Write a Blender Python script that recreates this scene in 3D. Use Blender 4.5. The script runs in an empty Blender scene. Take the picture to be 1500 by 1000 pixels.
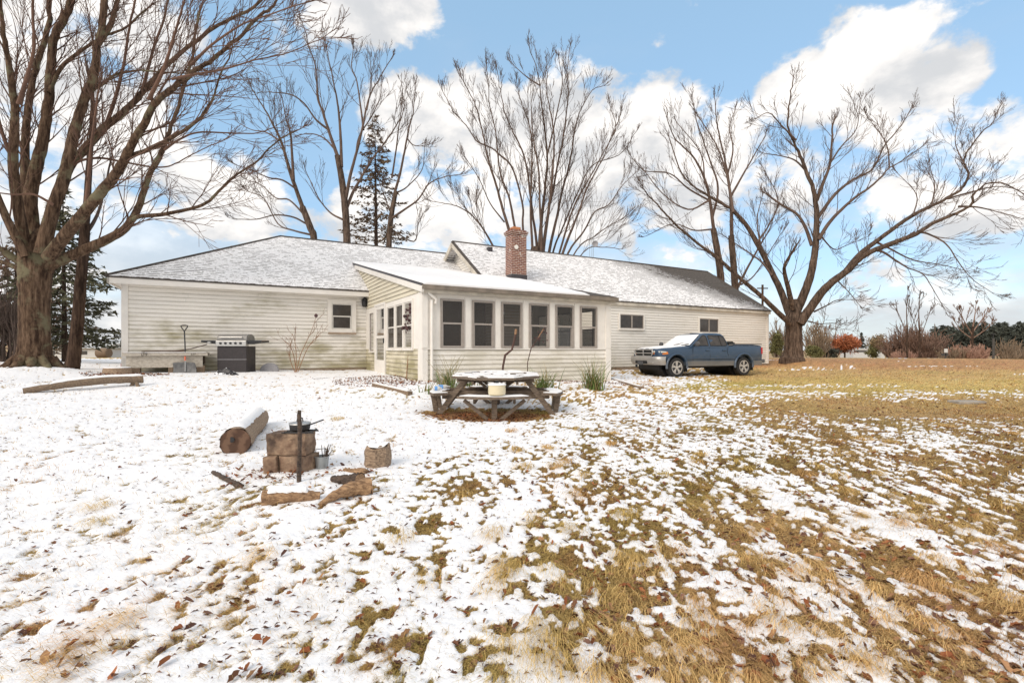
import bpy, bmesh, math, random
import numpy as np
from mathutils import Vector, Matrix

rnd = random.Random(7)
nr = np.random.default_rng(11)
R = math.radians
# ---------------------------------------------------------------- camera constants
F, CX, HY, EZ = 708.0, 750.0, 512.0, 1.30
def at(px, py, d):
    """point at depth d metres seen along a given direction from the camera"""
    return Vector(((px - CX) / F * d, d, EZ + (HY - py) / F * d))

scene = bpy.context.scene
col = scene.collection

# ---------------------------------------------------------------- materials
MATS = {}
class NT:
    """small node-tree helper"""
    def __init__(s, name):
        m = bpy.data.materials.new(name); m.use_nodes = True
        s.m = m; s.t = m.node_tree; s.n = s.t.nodes; s.l = s.t.links
        s.b = s.n['Principled BSDF']; s.out = s.n['Material Output']
    def node(s, typ, **kw):
        n = s.n.new(typ)
        for k, v in kw.items():
            if k == 'inp':
                for a, b in v.items():
                    if isinstance(b, bpy.types.NodeSocket): s.l.new(b, n.inputs[a])
                    else: n.inputs[a].default_value = b
            else: setattr(n, k, v)
        return n
    def coord(s, which='Object', scale=(1, 1, 1)):
        c = s.node('ShaderNodeTexCoord')
        return s.node('ShaderNodeMapping', inp={'Vector': c.outputs[which], 'Scale': scale}).outputs[0]
    def noise(s, vec, scale, detail=5, rough=.6):
        return s.node('ShaderNodeTexNoise', inp={'Vector': vec, 'Scale': scale, 'Detail': detail, 'Roughness': rough}).outputs['Fac']
    def ramp(s, fac, stops):
        r = s.node('ShaderNodeValToRGB', inp={'Fac': fac}); e = r.color_ramp.elements
        while len(e) < len(stops): e.new(.5)
        for i, (p, c) in enumerate(stops):
            e[i].position = p; e[i].color = (*c, 1) if len(c) == 3 else c
        return r.outputs['Color']
    def mix(s, fac, a, b, mode='MIX'):
        n = s.node('ShaderNodeMix', data_type='RGBA', blend_type=mode)
        for i, v in ((0, fac), (6, a), (7, b)):
            if isinstance(v, bpy.types.NodeSocket): s.l.new(v, n.inputs[i])
            elif i == 0: n.inputs[0].default_value = v
            else: n.inputs[i].default_value = (*v, 1)
        return n.outputs[2]
    def math(s, op, a, b=0.0, clamp=False):
        n = s.node('ShaderNodeMath', operation=op, use_clamp=clamp)
        for i, v in ((0, a), (1, b)):
            if isinstance(v, bpy.types.NodeSocket): s.l.new(v, n.inputs[i])
            else: n.inputs[i].default_value = v
        return n.outputs[0]
    def maprange(s, v, a, b, c=0.0, d=1.0, smooth=True):
        n = s.node('ShaderNodeMapRange', interpolation_type='SMOOTHSTEP' if smooth else 'LINEAR')
        s.l.new(v, n.inputs[0])
        for i, x in ((1, a), (2, b), (3, c), (4, d)): n.inputs[i].default_value = x
        return n.outputs[0]
    def bump(s, h, strength=.5, dist=.01):
        n = s.node('ShaderNodeBump', inp={'Height': h, 'Strength': strength, 'Distance': dist})
        s.l.new(n.outputs[0], s.b.inputs['Normal'])
    def color(s, c):
        if isinstance(c, bpy.types.NodeSocket): s.l.new(c, s.b.inputs['Base Color'])
        else: s.b.inputs['Base Color'].default_value = (*c, 1)
    def rough(s, v):
        if isinstance(v, bpy.types.NodeSocket): s.l.new(v, s.b.inputs['Roughness'])
        else: s.b.inputs['Roughness'].default_value = v
    def attr(s, name):
        return s.node('ShaderNodeAttribute', attribute_name=name)

def plain(name, c, rough=.7, metal=0.0, var=.25, scale=12, bump=.0):
    t = NT(name); v = t.coord()
    n = t.noise(v, scale)
    t.color(t.ramp(n, [(.3, [x * (1 - var) for x in c]), (.7, [min(1, x * (1 + var)) for x in c])]))
    t.rough(rough); t.b.inputs['Metallic'].default_value = metal
    if bump: t.bump(t.noise(v, scale * 4), bump, .01)
    MATS[name] = t.m
    return t.m

def bark(name, lo, hi, mid=None, scale=6, lichen=None, b=.8):
    t = NT(name); v = t.coord(scale=(1, 1, .22))
    n = t.noise(v, scale * 3, 8, .7); n2 = t.noise(t.coord(), scale * .35, 4)
    fis = t.noise(t.coord(scale=(1, 1, .09)), scale * 2.2, 5, .6)
    n = t.math('ADD', t.math('MULTIPLY', n, .6), t.math('MULTIPLY', fis, .42))
    c = t.ramp(n, [(.42, lo), (.53, mid or [(a + b2) / 2 for a, b2 in zip(lo, hi)]), (.66, hi)])
    if lichen: c = t.mix(t.maprange(n2, .52, .66), c, lichen)
    t.color(c); t.rough(.95); t.b.inputs['Specular IOR Level'].default_value = .15
    t.bump(n, b, .03)
    MATS[name] = t.m

def snowmat(name, c=(.9, .89, .885), speck=None):
    t = NT(name); v = t.coord()
    cc = t.ramp(t.noise(v, 3, 6), [(.3, [x * .95 for x in c]), (.7, c)])
    if speck: cc = t.mix(t.maprange(t.noise(v, speck[0], 3, .7), speck[1], speck[1] + .05), cc, speck[2])
    t.color(cc); t.rough(.75); t.b.inputs['Specular IOR Level'].default_value = .2
    t.b.inputs['Subsurface Weight'].default_value = 0
    t.bump(t.math('ADD', t.noise(v, 9, 6), t.noise(v, 60, 3)), .35, .02)
    MATS[name] = t.m

bark('bark_maple', (.035, .02, .013), (.20, .13, .085), (.105, .066, .042), lichen=(.16, .14, .085))
bark('bark_grey', (.04, .027, .02), (.20, .14, .102), (.11, .076, .056), scale=4)
bark('bark_brown', (.03, .018, .013), (.13, .082, .056), (.068, .043, .03))
bark('bark_spruce', (.03, .02, .015), (.12, .08, .06))
plain('twig_red', (.135, .072, .047), .9, var=.3, scale=2)
plain('twig_grey', (.115, .074, .054), .9, var=.3, scale=2)
plain('twig_dark', (.085, .058, .045), .9, var=.3, scale=2)
plain('twig_brush', (.24, .15, .11), .95, var=.35, scale=.6)
plain('twig_tan', (.30, .22, .15), .95, var=.35, scale=.6)
plain('twig_pink', (.44, .26, .19), .95, var=.25, scale=.6)
plain('needles', (.08, .078, .042), .9, var=.45, scale=.9)
plain('needles_brown', (.15, .10, .06), .9, var=.45, scale=.9)
plain('needles_far', (.075, .083, .066), .95, var=.4, scale=.35)
plain('leaf_orange', (.42, .14, .06), .9, var=.3, scale=.8)
plain('leaf_tan', (.27, .2, .11), .9, var=.3, scale=.8)
plain('leaf_olive', (.15, .14, .05), .9, var=.3, scale=.8)
snowmat('snow')
snowmat('snow_dirty', (.85, .84, .84), (7, .62, (.32, .27, .23)))
plain('trim_white', (.78, .74, .68), .6, var=.06, scale=3, bump=.1)
plain('fascia', (.55, .5, .42), .75, var=.3, scale=2.5)
plain('gutter', (.2, .165, .13), .6, var=.35, scale=3)
plain('sash_grey', (.33, .29, .255), .55, var=.1)
plain('sash_white', (.6, .57, .52), .55, var=.1)
plain('dark_metal', (.02, .02, .022), .45, var=.2)
plain('black_iron', (.018, .016, .016), .55, var=.4, bump=.2)
plain('flashing', (.045, .04, .045), .5, var=.2)
plain('concrete', (.3, .27, .23), .95, var=.3, scale=6, bump=.5)
plain('steel', (.5, .49, .47), .35, .7, var=.15, scale=4)
plain('galv', (.35, .37, .37), .45, .6, var=.15, scale=5)
plain('enamel', (.72, .63, .43), .35, var=.06)
plain('plastic_grey', (.3, .29, .3), .6, var=.1)
plain('plastic_dark', (.09, .09, .095), .6, var=.2)
plain('bluecan', (.12, .3, .62), .4, var=.1)
plain('red_paint', (.35, .06, .04), .6, var=.2)
plain('orange_tape', (.65, .16, .09), .6, var=.1)
plain('dry_stem', (.28, .16, .09), .9, var=.3)
plain('dark_stem', (.09, .05, .04), .9, var=.3)
plain('strap_leaf', (.17, .2, .075), .6, var=.5, scale=4)
plain('strap_dry', (.33, .28, .15), .7, var=.3, scale=4)
plain('seedpod', (.09, .045, .045), .9, var=.3)
plain('terracotta', (.5, .21, .09), .8, var=.2)
plain('rubber', (.02, .02, .02), .85, var=.3)
plain('alloy', (.55, .53, .5), .4, .5, var=.1)
plain('chrome_dull', (.42, .4, .375), .38, .55, var=.12, scale=3)
plain('grille_dark', (.012, .012, .013), .5)
plain('amber', (.6, .2, .05), .25, var=.1)
plain('lens_clear', (.6, .58, .52), .15, var=.1)
plain('tail_red', (.5, .03, .03), .25, var=.1)
plain('foundation', (.33, .25, .18), .95, var=.35, scale=3, bump=.4)
plain('far_white', (.62, .62, .6), .8, var=.06)
plain('far_roof', (.2, .19, .19), .8, var=.1)
plain('far_dark', (.07, .065, .06), .8, var=.2)

def mk_wood(name, lo, hi, rings=9):
    t = NT(name); v = t.coord(scale=(1.2, 6, 6))
    n = t.noise(v, rings, 8, .65)
    t.color(t.ramp(n, [(.3, lo), (.7, hi)])); t.rough(.9)
    t.bump(n, .9, .02)
    MATS[name] = t.m
mk_wood('wood_weathered', (.065, .048, .036), (.27, .205, .15))
mk_wood('wood_pale', (.36, .31, .25), (.6, .55, .47), 4)
mk_wood('wood_split', (.1, .05, .026), (.56, .35, .19))
mk_wood('wood_bark', (.08, .05, .032), (.56, .40, .27), 12)
mk_wood('wood_old', (.1, .07, .05), (.33, .235, .155))
mk_wood('wood_charred', (.02, .016, .014), (.15, .1, .07))
def mk_rings():
    t = NT('wood_endgrain'); v = t.coord()
    w = t.node('ShaderNodeTexWave', wave_type='RINGS', rings_direction='SPHERICAL', inp={'Vector': v, 'Scale': 14, 'Distortion': 3, 'Detail': 3}).outputs['Fac']
    n = t.noise(v, 14, 5)
    c = t.ramp(w, [(.2, (.085, .045, .028)), (.8, (.165, .095, .06))])
    t.color(t.mix(t.maprange(n, .5, .7), c, (.1, .05, .03))); t.rough(.95)
    MATS['wood_endgrain'] = t.m
mk_rings()
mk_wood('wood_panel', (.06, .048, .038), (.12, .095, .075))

def mk_siding(name, base, stain_amt, shadow_grime):
    """weathered painted lap siding: algae stains with their own shapes, lap shadow and dirt painted along board bottoms"""
    t = NT(name); v = t.coord()
    sep = t.node('ShaderNodeSeparateXYZ', inp={0: v})
    big = t.noise(t.coord(scale=(.55, .55, 1.0)), 1.6, 4, .6)
    streak = t.noise(t.coord(scale=(.35, .35, 9)), 2.5, 6, .7)
    fine = t.noise(v, 30, 4)
    low = t.maprange(sep.outputs['Z'], .1, 2.0, 1, 0, False)
    m = t.math('ADD', big, t.math('MULTIPLY', low, .3))
    m = t.math('ADD', m, t.math('MULTIPLY', t.math('SUBTRACT', streak, .5), .55))
    st = t.maprange(m, .54, .9, 0, stain_amt)
    c = t.mix(st, base, (.33, .29, .15))
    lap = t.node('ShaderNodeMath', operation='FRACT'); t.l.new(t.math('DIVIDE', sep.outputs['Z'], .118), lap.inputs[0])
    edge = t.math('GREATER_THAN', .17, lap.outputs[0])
    gr = t.math('MULTIPLY', edge, t.maprange(t.noise(t.coord(scale=(.6, .6, 14)), 2.2, 5, .7), .3, .62, shadow_grime * .45, shadow_grime))  # dark line painted at each board bottom: lap shadow mixed with dirt
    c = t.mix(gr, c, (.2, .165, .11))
    wear = t.maprange(t.noise(t.coord(scale=(1.5, 1.5, 12)), 4, 8, .75), .6, .74, 0, .55)
    c = t.mix(wear, c, (.42, .38, .31))
    c = t.mix(t.maprange(fine, .35, .7, 0, .12), c, (.5, .46, .38))
    t.color(c); t.rough(.7)
    t.bump(fine, .15, .004)
    MATS[name] = t.m
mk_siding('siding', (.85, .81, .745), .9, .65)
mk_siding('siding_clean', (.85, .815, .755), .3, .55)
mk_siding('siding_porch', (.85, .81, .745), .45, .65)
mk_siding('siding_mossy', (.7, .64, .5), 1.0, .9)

def mk_shingle(name, melt):
    """shingles under a thin broken coat of snow; uv = metres along and up the slope"""
    t = NT(name)
    uv = t.node('ShaderNodeTexCoord').outputs['UV']
    jit = t.noise(uv, 2.2, 3)
    sp = t.node('ShaderNodeSeparateXYZ', inp={0: uv})
    row = t.math('DIVIDE', sp.outputs['Y'], .145)
    fr = t.node('ShaderNodeMath', operation='FRACT'); t.l.new(row, fr.inputs[0])
    fl = t.node('ShaderNodeMath', operation='FLOOR'); t.l.new(row, fl.inputs[0])
    # a dark butt edge shows through the snow in broken dashes, row by row
    vec = t.node('ShaderNodeCombineXYZ', inp={'X': t.math('MULTIPLY', sp.outputs['X'], 4.2), 'Y': t.math('MULTIPLY', fl.outputs[0], 7.31)}).outputs[0]
    dash = t.noise(vec, 1.0, 3, .75)
    patch = t.noise(uv, .5, 5, .65)
    thin = t.math('ADD', dash, t.math('MULTIPLY', t.math('SUBTRACT', patch, .5), .45))
    if melt:
        bare = t.maprange(t.math('SUBTRACT', t.math('ADD', sp.outputs['X'], t.math('MULTIPLY', sp.outputs['Y'], 1.15)), t.math('MULTIPLY', t.math('SUBTRACT', t.noise(uv, .8, 5, .7), .5), 6.0)), melt[0], melt[1], 0, .75)
        thin = t.math('ADD', thin, bare)
        edgew = t.math('ADD', .3, t.math('MULTIPLY', bare, 1.2))
    else:
        edgew = t.math('ADD', .3, t.math('MULTIPLY', t.math('SUBTRACT', jit, .5), .4))
    isedge = t.math('LESS_THAN', fr.outputs[0], edgew)
    dark = t.math('MULTIPLY', isedge, t.maprange(thin, .42, .56))
    dark = t.math('MAXIMUM', dark, t.maprange(thin, .8, 1.05, 0, .96))
    dust = t.math('MULTIPLY', t.maprange(t.noise(uv, 14, 4, .7), .42, .7), .32)
    dark = t.math('MAXIMUM', dark, dust)
    sh = t.ramp(t.noise(uv, 9, 5), [(.3, (.05, .042, .036)), (.7, (.13, .108, .088))])
    t.color(t.mix(dark, (.86, .85, .85), sh)); t.rough(.85)
    t.bump(t.math('ADD', fr.outputs[0], t.noise(uv, 22, 4)), .4, .012)
    MATS[name] = t.m
mk_shingle('shingle_snow', None)
mk_shingle('shingle_melt', (20.8, 28))
plain('shingle_bare', (.075, .062, .052), .9, var=.45, scale=7)

def mk_brick():
    t = NT('brick'); uv = t.node('ShaderNodeTexCoord').outputs['UV']
    bt = t.node('ShaderNodeTexBrick', inp={'Vector': uv, 'Scale': 1.0, 'Color1': (.15, .042, .03, 1), 'Color2': (.28, .11, .066, 1), 'Mortar': (.5, .44, .38, 1),
                'Mortar Size': .008, 'Mortar Smooth': .1, 'Bias': -.1, 'Brick Width': .2, 'Row Height': .068})
    bt.offset = .5
    c = t.mix(t.maprange(t.noise(uv, 9, 5), .56, .7, 0, .8), bt.outputs['Color'], (.08, .035, .03))
    c = t.mix(t.maprange(t.noise(uv, 2.7, 5), .62, .68, 0, .85), c, (.6, .56, .5))
    t.color(c); t.rough(.9); t.bump(bt.outputs['Fac'], -.6, .01)
    MATS['brick'] = t.m
mk_brick()

def mk_glass(name, tint, gloss, alpha):
    t = NT(name)
    tr = t.node('ShaderNodeBsdfTransparent', inp={'Color': (*tint, 1)})
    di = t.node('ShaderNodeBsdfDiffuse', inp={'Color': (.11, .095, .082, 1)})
    gl = t.node('ShaderNodeBsdfGlossy', inp={'Color': (.9, .9, .9, 1), 'Roughness': .04})
    fr = t.node('ShaderNodeFresnel', inp={'IOR': 1.45})
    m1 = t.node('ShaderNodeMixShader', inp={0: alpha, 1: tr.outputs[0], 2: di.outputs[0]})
    m2 = t.node('ShaderNodeMixShader', inp={0: t.math('MULTIPLY', fr.outputs[0], gloss), 1: m1.outputs[0], 2: gl.outputs[0]})
    t.l.new(m2.outputs[0], t.out.inputs['Surface'])
    MATS[name] = t.m
mk_glass('screen_glass', (.66, .63, .6), .7, .34)
mk_glass('clear_glass', (.92, .9, .86), .9, .05)
mk_glass('car_glass', (.5, .52, .48), 1.0, .3)
t = NT('dark_glass'); t.color(t.ramp(t.noise(t.coord(), 4), [(.3, (.026, .022, .019)), (.7, (.06, .05, .043))])); t.rough(.12); MATS['dark_glass'] = t.m

def mk_paint(name, c, dust):
    t = NT(name); v = t.coord()
    sep = t.node('ShaderNodeSeparateXYZ', inp={0: v})
    low = t.maprange(sep.outputs['Z'], .35, .95, 1, 0, False)
    n = t.noise(t.coord(scale=(.8, 1, 2.5)), 3, 6, .65)
    d = t.maprange(t.math('ADD', n, t.math('MULTIPLY', low, .4)), .55, 1.0, .04, .6)
    t.color(t.mix(d, c, dust)); t.rough(t.maprange(d, 0, .6, .28, .7, False))
    t.b.inputs['Metallic'].default_value = .25
    t.b.inputs['Coat Weight'].default_value = .25; t.b.inputs['Coat Roughness'].default_value = .12
    MATS[name] = t.m
mk_paint('truck_blue', (.028, .062, .115), (.17, .18, .19))
mk_paint('truck_lower', (.13, .15, .17), (.26, .24, .22))

def mk_attr(name, rough=.9, mul=None):
    """colour from a per-vertex tint (each leaf or blade has its own colour)"""
    t = NT(name); a = t.attr('tint')
    t.color(a.outputs['Color']); t.rough(rough); t.b.inputs['Specular IOR Level'].default_value = .15
    MATS[name] = t.m
mk_attr('tinted')

# ---------------------------------------------------------------- mesh builder
class MB:
    def __init__(s): s.v = []; s.f = []; s.uv = {}; s.tint = None
    def add(s, vs, fs, uvs=None):
        o = len(s.v); s.v.extend([tuple(p) for p in vs])
        for i, f in enumerate(fs):
            if uvs: s.uv[len(s.f)] = uvs[i]
            s.f.append(tuple(o + k for k in f))
    def quad(s, a, b, c, d, uv=None): s.add([a, b, c, d], [(0, 1, 2, 3)], [uv] if uv else None)
    def box(s, lo, hi):
        x0, y0, z0 = lo; x1, y1, z1 = hi
        s.add([(x0, y0, z0), (x1, y0, z0), (x1, y1, z0), (x0, y1, z0), (x0, y0, z1), (x1, y0, z1), (x1, y1, z1), (x0, y1, z1)],
              [(0, 3, 2, 1), (4, 5, 6, 7), (0, 1, 5, 4), (1, 2, 6, 5), (2, 3, 7, 6), (3, 0, 4, 7)])
    def obox(s, c, ax, ay, az):
        """oriented box: centre and three half-axis vectors"""
        c, ax, ay, az = map(Vector, (c, ax, ay, az))
        s.add([c + i * ax + j * ay + k * az for k in (-1, 1) for j in (-1, 1) for i in (-1, 1)],
              [(0, 2, 3, 1), (4, 5, 7, 6), (0, 1, 5, 4), (1, 3, 7, 5), (3, 2, 6, 7), (2, 0, 4, 6)])
    def beam(s, a, b, w, h, up=(0, 0, 1)):
        a, b = Vector(a), Vector(b); t = (b - a).normalized(); up = Vector(up)
        side = t.cross(up)
        if side.length < 1e-3: side = t.cross(Vector((1, 0, 0)))
        side.normalize(); u2 = side.cross(t)
        s.obox((a + b) / 2, (b - a) / 2, side * w / 2, u2 * h / 2)
    def tube(s, pts, rad, n=8, cap=True, jitter=0, seed=0):
        pts = [Vector(p) for p in pts]
        if not hasattr(rad, '__len__'): rad = [rad] * len(pts)
        rr = random.Random(seed); o = len(s.v); prev = None
        for i, p in enumerate(pts):
            t = (pts[min(i + 1, len(pts) - 1)] - pts[max(i - 1, 0)]).normalized()
            if prev is None:
                prev = t.cross(Vector((0, 0, 1)))
                if prev.length < .2: prev = t.cross(Vector((1, 0, 0)))
            side = (prev - t * prev.dot(t)).normalized(); prev = side; up = t.cross(side)
            for k in range(n):
                a = 2 * math.pi * k / n; r = rad[i] * (1 + jitter * (rr.random() - .5) * 2)
                s.v.append(tuple(p + side * math.cos(a) * r + up * math.sin(a) * r))
        for i in range(len(pts) - 1):
            for k in range(n):
                a = o + i * n + k; b = o + i * n + (k + 1) % n
                s.f.append((a, b, b + n, a + n))
        if cap:
            s.f.append(tuple(o + k for k in reversed(range(n))))
            s.f.append(tuple(o + (len(pts) - 1) * n + k for k in range(n)))
    def lathe(s, prof, c=(0, 0, 0), n=24, axis='z', capb=True, capt=True):
        o = len(s.v); c = Vector(c)
        for r, h in prof:
            for k in range(n):
                a = 2 * math.pi * k / n; x, y = r * math.cos(a), r * math.sin(a)
                s.v.append(tuple(c + Vector({'z': (x, y, h), 'y': (x, h, -y), 'x': (h, x, y)}[axis])))
        for i in range(len(prof) - 1):
            for k in range(n):
                a = o + i * n + k; b = o + i * n + (k + 1) % n
                s.f.append((a, b, b + n, a + n))
        if capb: s.f.append(tuple(o + k for k in reversed(range(n))))
        if capt: s.f.append(tuple(o + (len(prof) - 1) * n + k for k in range(n)))
    def prism(s, poly, off):
        """polygon (3-D points) pushed along a vector"""
        n = len(poly); off = Vector(off); p = [Vector(q) for q in poly]
        s.add(p + [q + off for q in p], [tuple(reversed(range(n))), tuple(range(n, 2 * n))] + [(i, (i + 1) % n, n + (i + 1) % n, n + i) for i in range(n)])
    def build(s, name, mat, parent=None, smooth=None, bevel=0, fix=True):
        m = bpy.data.meshes.new(name)
        off = Vector((0, 0, 0))
        if parent is not None and parent.get('_world'):
            p = parent
            while p is not None and p.type != 'EMPTY': p = p.parent
            off = Vector(p.location)
        v = np.array(s.v, dtype=np.float64) - np.array(off)
        m.from_pydata(v.tolist(), [], s.f); m.update()
        if s.uv:
            l = m.uv_layers.new(name='UVMap')
            for i, poly in enumerate(m.polygons):
                if i in s.uv:
                    for k, li in enumerate(poly.loop_indices): l.data[li].uv = s.uv[i][k]
        if s.tint is not None:
            a = m.color_attributes.new('tint', 'FLOAT_COLOR', 'POINT')
            a.data.foreach_set('color', np.asarray(s.tint, np.float32).ravel())
        if fix:
            bm = bmesh.new(); bm.from_mesh(m); bmesh.ops.recalc_face_normals(bm, faces=bm.faces); bm.to_mesh(m); bm.free()
        if smooth is not None:
            for p in m.polygons: p.use_smooth = True
            m.set_sharp_from_angle(angle=R(smooth))
        m.materials.append(MATS[mat])
        o = bpy.data.objects.new(name, m); col.objects.link(o)
        if parent is not None:
            o.parent = parent
            if parent.get('_world'): o['_world'] = 1
        if bevel:
            b = o.modifiers.new('Bevel', 'BEVEL'); b.width = bevel; b.segments = 2; b.limit_method = 'ANGLE'
        return o

def big_mesh(name, v, quads=None, tris=None, mat=None, tint=None, parent=None, smooth=False):
    """fast mesh from numpy arrays"""
    m = bpy.data.meshes.new(name)
    nq = 0 if quads is None else len(quads); nt = 0 if tris is None else len(tris)
    m.vertices.add(len(v)); m.vertices.foreach_set('co', np.asarray(v, np.float32).ravel())
    idx = np.concatenate([a.ravel() for a in (quads, tris) if a is not None]).astype(np.int32)
    m.loops.add(len(idx)); m.loops.foreach_set('vertex_index', idx)
    m.polygons.add(nq + nt)
    ls = np.concatenate([np.arange(nq) * 4, nq * 4 + np.arange(nt) * 3]).astype(np.int32)
    m.polygons.foreach_set('loop_start', ls)
    if smooth: m.polygons.foreach_set('use_smooth', np.ones(nq + nt, bool))
    m.update(calc_edges=True); m.validate()
    if tint is not None:
        a = m.color_attributes.new('tint', 'FLOAT_COLOR', 'POINT')
        tt = np.ones((len(v), 4), np.float32); tt[:, :tint.shape[1]] = tint
        a.data.foreach_set('color', tt.ravel())
    m.materials.append(MATS[mat])
    o = bpy.data.objects.new(name, m); col.objects.link(o)
    if parent is not None: o.parent = parent
    return o

def tag(o, label=None, cat=None, group=None, kind=None):
    for k, v in (('label', label), ('category', cat), ('group', group), ('kind', kind)):
        if v: o[k] = v
    return o
def thing(name, loc, label, cat, group=None, rz=0, local=False):
    o = bpy.data.objects.new(name, None); col.objects.link(o)
    o.location = loc; o.rotation_euler = (0, 0, rz); o.empty_display_size = .2
    if not local: o['_world'] = 1         # children are given in world coordinates
    return tag(o, label, cat, group)

# ---------------------------------------------------------------- noise on numpy arrays
_perm = nr.random((256, 256))
def vnoise(x, y, seed=0):
    x = x + seed * 37.7; y = y + seed * 91.3
    xi = np.floor(x).astype(int); yi = np.floor(y).astype(int); fx = x - xi; fy = y - yi
    fx = fx * fx * (3 - 2 * fx); fy = fy * fy * (3 - 2 * fy)
    g = lambda a, b: _perm[a & 255, b & 255]
    return (g(xi, yi) * (1 - fx) + g(xi + 1, yi) * fx) * (1 - fy) + (g(xi, yi + 1) * (1 - fx) + g(xi + 1, yi + 1) * fx) * fy
def fbm(x, y, oct=4, seed=0, gain=.55):
    t = 0; a = 1; n = 0
    for i in range(oct):
        t = t + a * vnoise(x * 2 ** i, y * 2 ** i, seed + i * 3); n += a; a *= gain
    return t / n
def sstep(a, b, x):
    t = np.clip((x - a) / (b - a), 0, 1); return t * t * (3 - 2 * t)

# ---------------------------------------------------------------- terrain height
GP = np.array([(0, 0, -1.33), (0, 2.5, -1.3), (-3, 3, -1.27), (3, 3, -1.32), (-.3, 8.8, -1.16), (-3.5, 6, -1.13), (-1.9, 4.6, -1.2), (-8, 8.5, -.9), (-12, 6, -.9),
    (-10.9, 13.2, -.65), (-9.3, 12.6, -.65), (-8, 14.7, -.66), (-5.05, 16.6, -.71), (-3.6, 13.6, -.76), (-2.14, 11.5, -.79), (.5, 12.5, -.86), (2.9, 14.3, -.92), (4.15, 20.3, -.86), (9, 22.9, -.86), (13.7, 25.7, -.83), (6.2, 18.3, -1.025), (9.2, 19.4, -1.03),
    (4, 14, -1.02), (4, 8, -1.18), (8, 8, -1.16), (8, 13, -1.07), (15.2, 26, -.52), (14, 20, -.9), (12, 12, -1.06), (16, 16, -.98), (22, 22, -.8), (-11.8, 12, -.40), (-15, 14, -.38), (-9.8, 10.8, -.7),
    (28, 30, -.63), (20, 32, -.6), (40, 40, -.62), (0, 42, -.62), (-20, 22, -.5), (-30, 40, -.6), (55, 36, -.62), (35, 20, -.75), (-30, 10, -.5), (25, 5, -1.1), (-15, 2, -1.0), (8, -4, -1.33), (-8, -4, -1.2)])
def ground(x, y):
    x = np.asarray(x, float); y = np.asarray(y, float)
    num = 0; den = 0
    for gx, gy, gz in GP:
        w = 1 / (((x - gx) ** 2 + (y - gy) ** 2) + .35) ** 1.6
        num = num + w * gz; den = den + w
    z = num / den
    r = np.hypot(x, y)
    z = np.where(r > 40, z * 0 + (-.62) + (z + .62) * np.exp(-(r - 40) / 10), z)
    z = z - 2.2 * sstep(46, 90, r)
    hill = sstep(-.35, -.75, x / np.maximum(y, 1)) * sstep(45, 130, r)
    z = z + hill * 3.6
    return EZ + z
def gz(x, y): return float(ground(x, y))
def gpx(px, py):
    """where a sight line meets the terrain"""
    lo, hi = .5, 60.0
    k = (HY - py) / F
    for d in np.linspace(1, 60, 600):
        if EZ + k * d <= gz((px - CX) / F * d, d): hi = d; break
        lo = d
    for _ in range(20):
        m = (lo + hi) / 2
        if EZ + k * m <= gz((px - CX) / F * m, m): hi = m
        else: lo = m
    return Vector(((px - CX) / F * hi, hi, gz((px - CX) / F * hi, hi)))
# ================================================================= HOUSE
UX, UY, VX, VY = .870, .4928, -.4928, .870
S0, W0, ZB = 10.5, 18.0, .85
house = thing('farmhouse', (S0 * UX + W0 * VX, S0 * UY + W0 * VY, EZ - ZB),
              'long white farmhouse with lap siding, snowy hip and gable roofs and a windowed porch', 'house',
              rz=math.atan2(UY, UX), local=True)
def hl(s, w, z): return (s - S0, w - W0, z + ZB)          # z is measured from eye height
def s_of(px, w):
    k = (px - CX) / F; d = w / (VY - UY * k)
    return (UX * k + UY) * d
def z_of(px, py, w):
    k = (px - CX) / F; d = w / (VY - UY * k)
    return (HY - py) / F * d
def w_of(px, s):
    k = (px - CX) / F
    return (UX * s - UY * s * k) / (-VX + VY * k)
LAP = .118
def front(w): return lambda a, b, c: hl(a, w - b, c)
def side(s, sg=-1): return lambda a, b, c: hl(s + sg * b, a, c)
def siding(mb, M, a0, a1, z0, z1, holes=(), rng=None, reverse=False):
    """overlapping boards; rng(zlow, zhigh) may trim a course to a gable"""
    i = math.floor((z0 + ZB) / LAP + .5)
    while True:
        zb = i * LAP - ZB; zt = zb + LAP
        if zb >= z1 - .01: break
        zt = min(zt, z1)
        lo, hi = (a0, a1) if rng is None else rng(zb, zt)
        iv = [(lo, hi)]
        for h0, h1, c0, c1 in holes:
            if c0 < (zb + zt) / 2 < c1:
                nv = []
                for p, q in iv:
                    if h0 > p: nv.append((p, min(q, h0)))
                    if h1 < q: nv.append((max(p, h1), q))
                iv = [x for x in nv if x[1] - x[0] > .01]
        for p, q in iv:
            if q - p < .02: continue
            # boards butt every few metres
            cuts = [p]
            x = p + 1.2 + 2.6 * rnd.random()
            while x < q - .6: cuts.append(x); x += 2.2 + 2.2 * rnd.random()
            cuts.append(q)
            for c, d in zip(cuts, cuts[1:]):
                e = .0035; t = .019 + .004 * rnd.random(); dz = .003 * (rnd.random() - .5)
                mb.quad(M(c, t, zb + dz), M(d - e, t, zb + dz), M(d - e, .004, zt), M(c, .004, zt))
                mb.quad(M(c, 0, zb + dz), M(d - e, 0, zb + dz), M(d - e, t, zb + dz), M(c, t, zb + dz))
        i += 1
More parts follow.
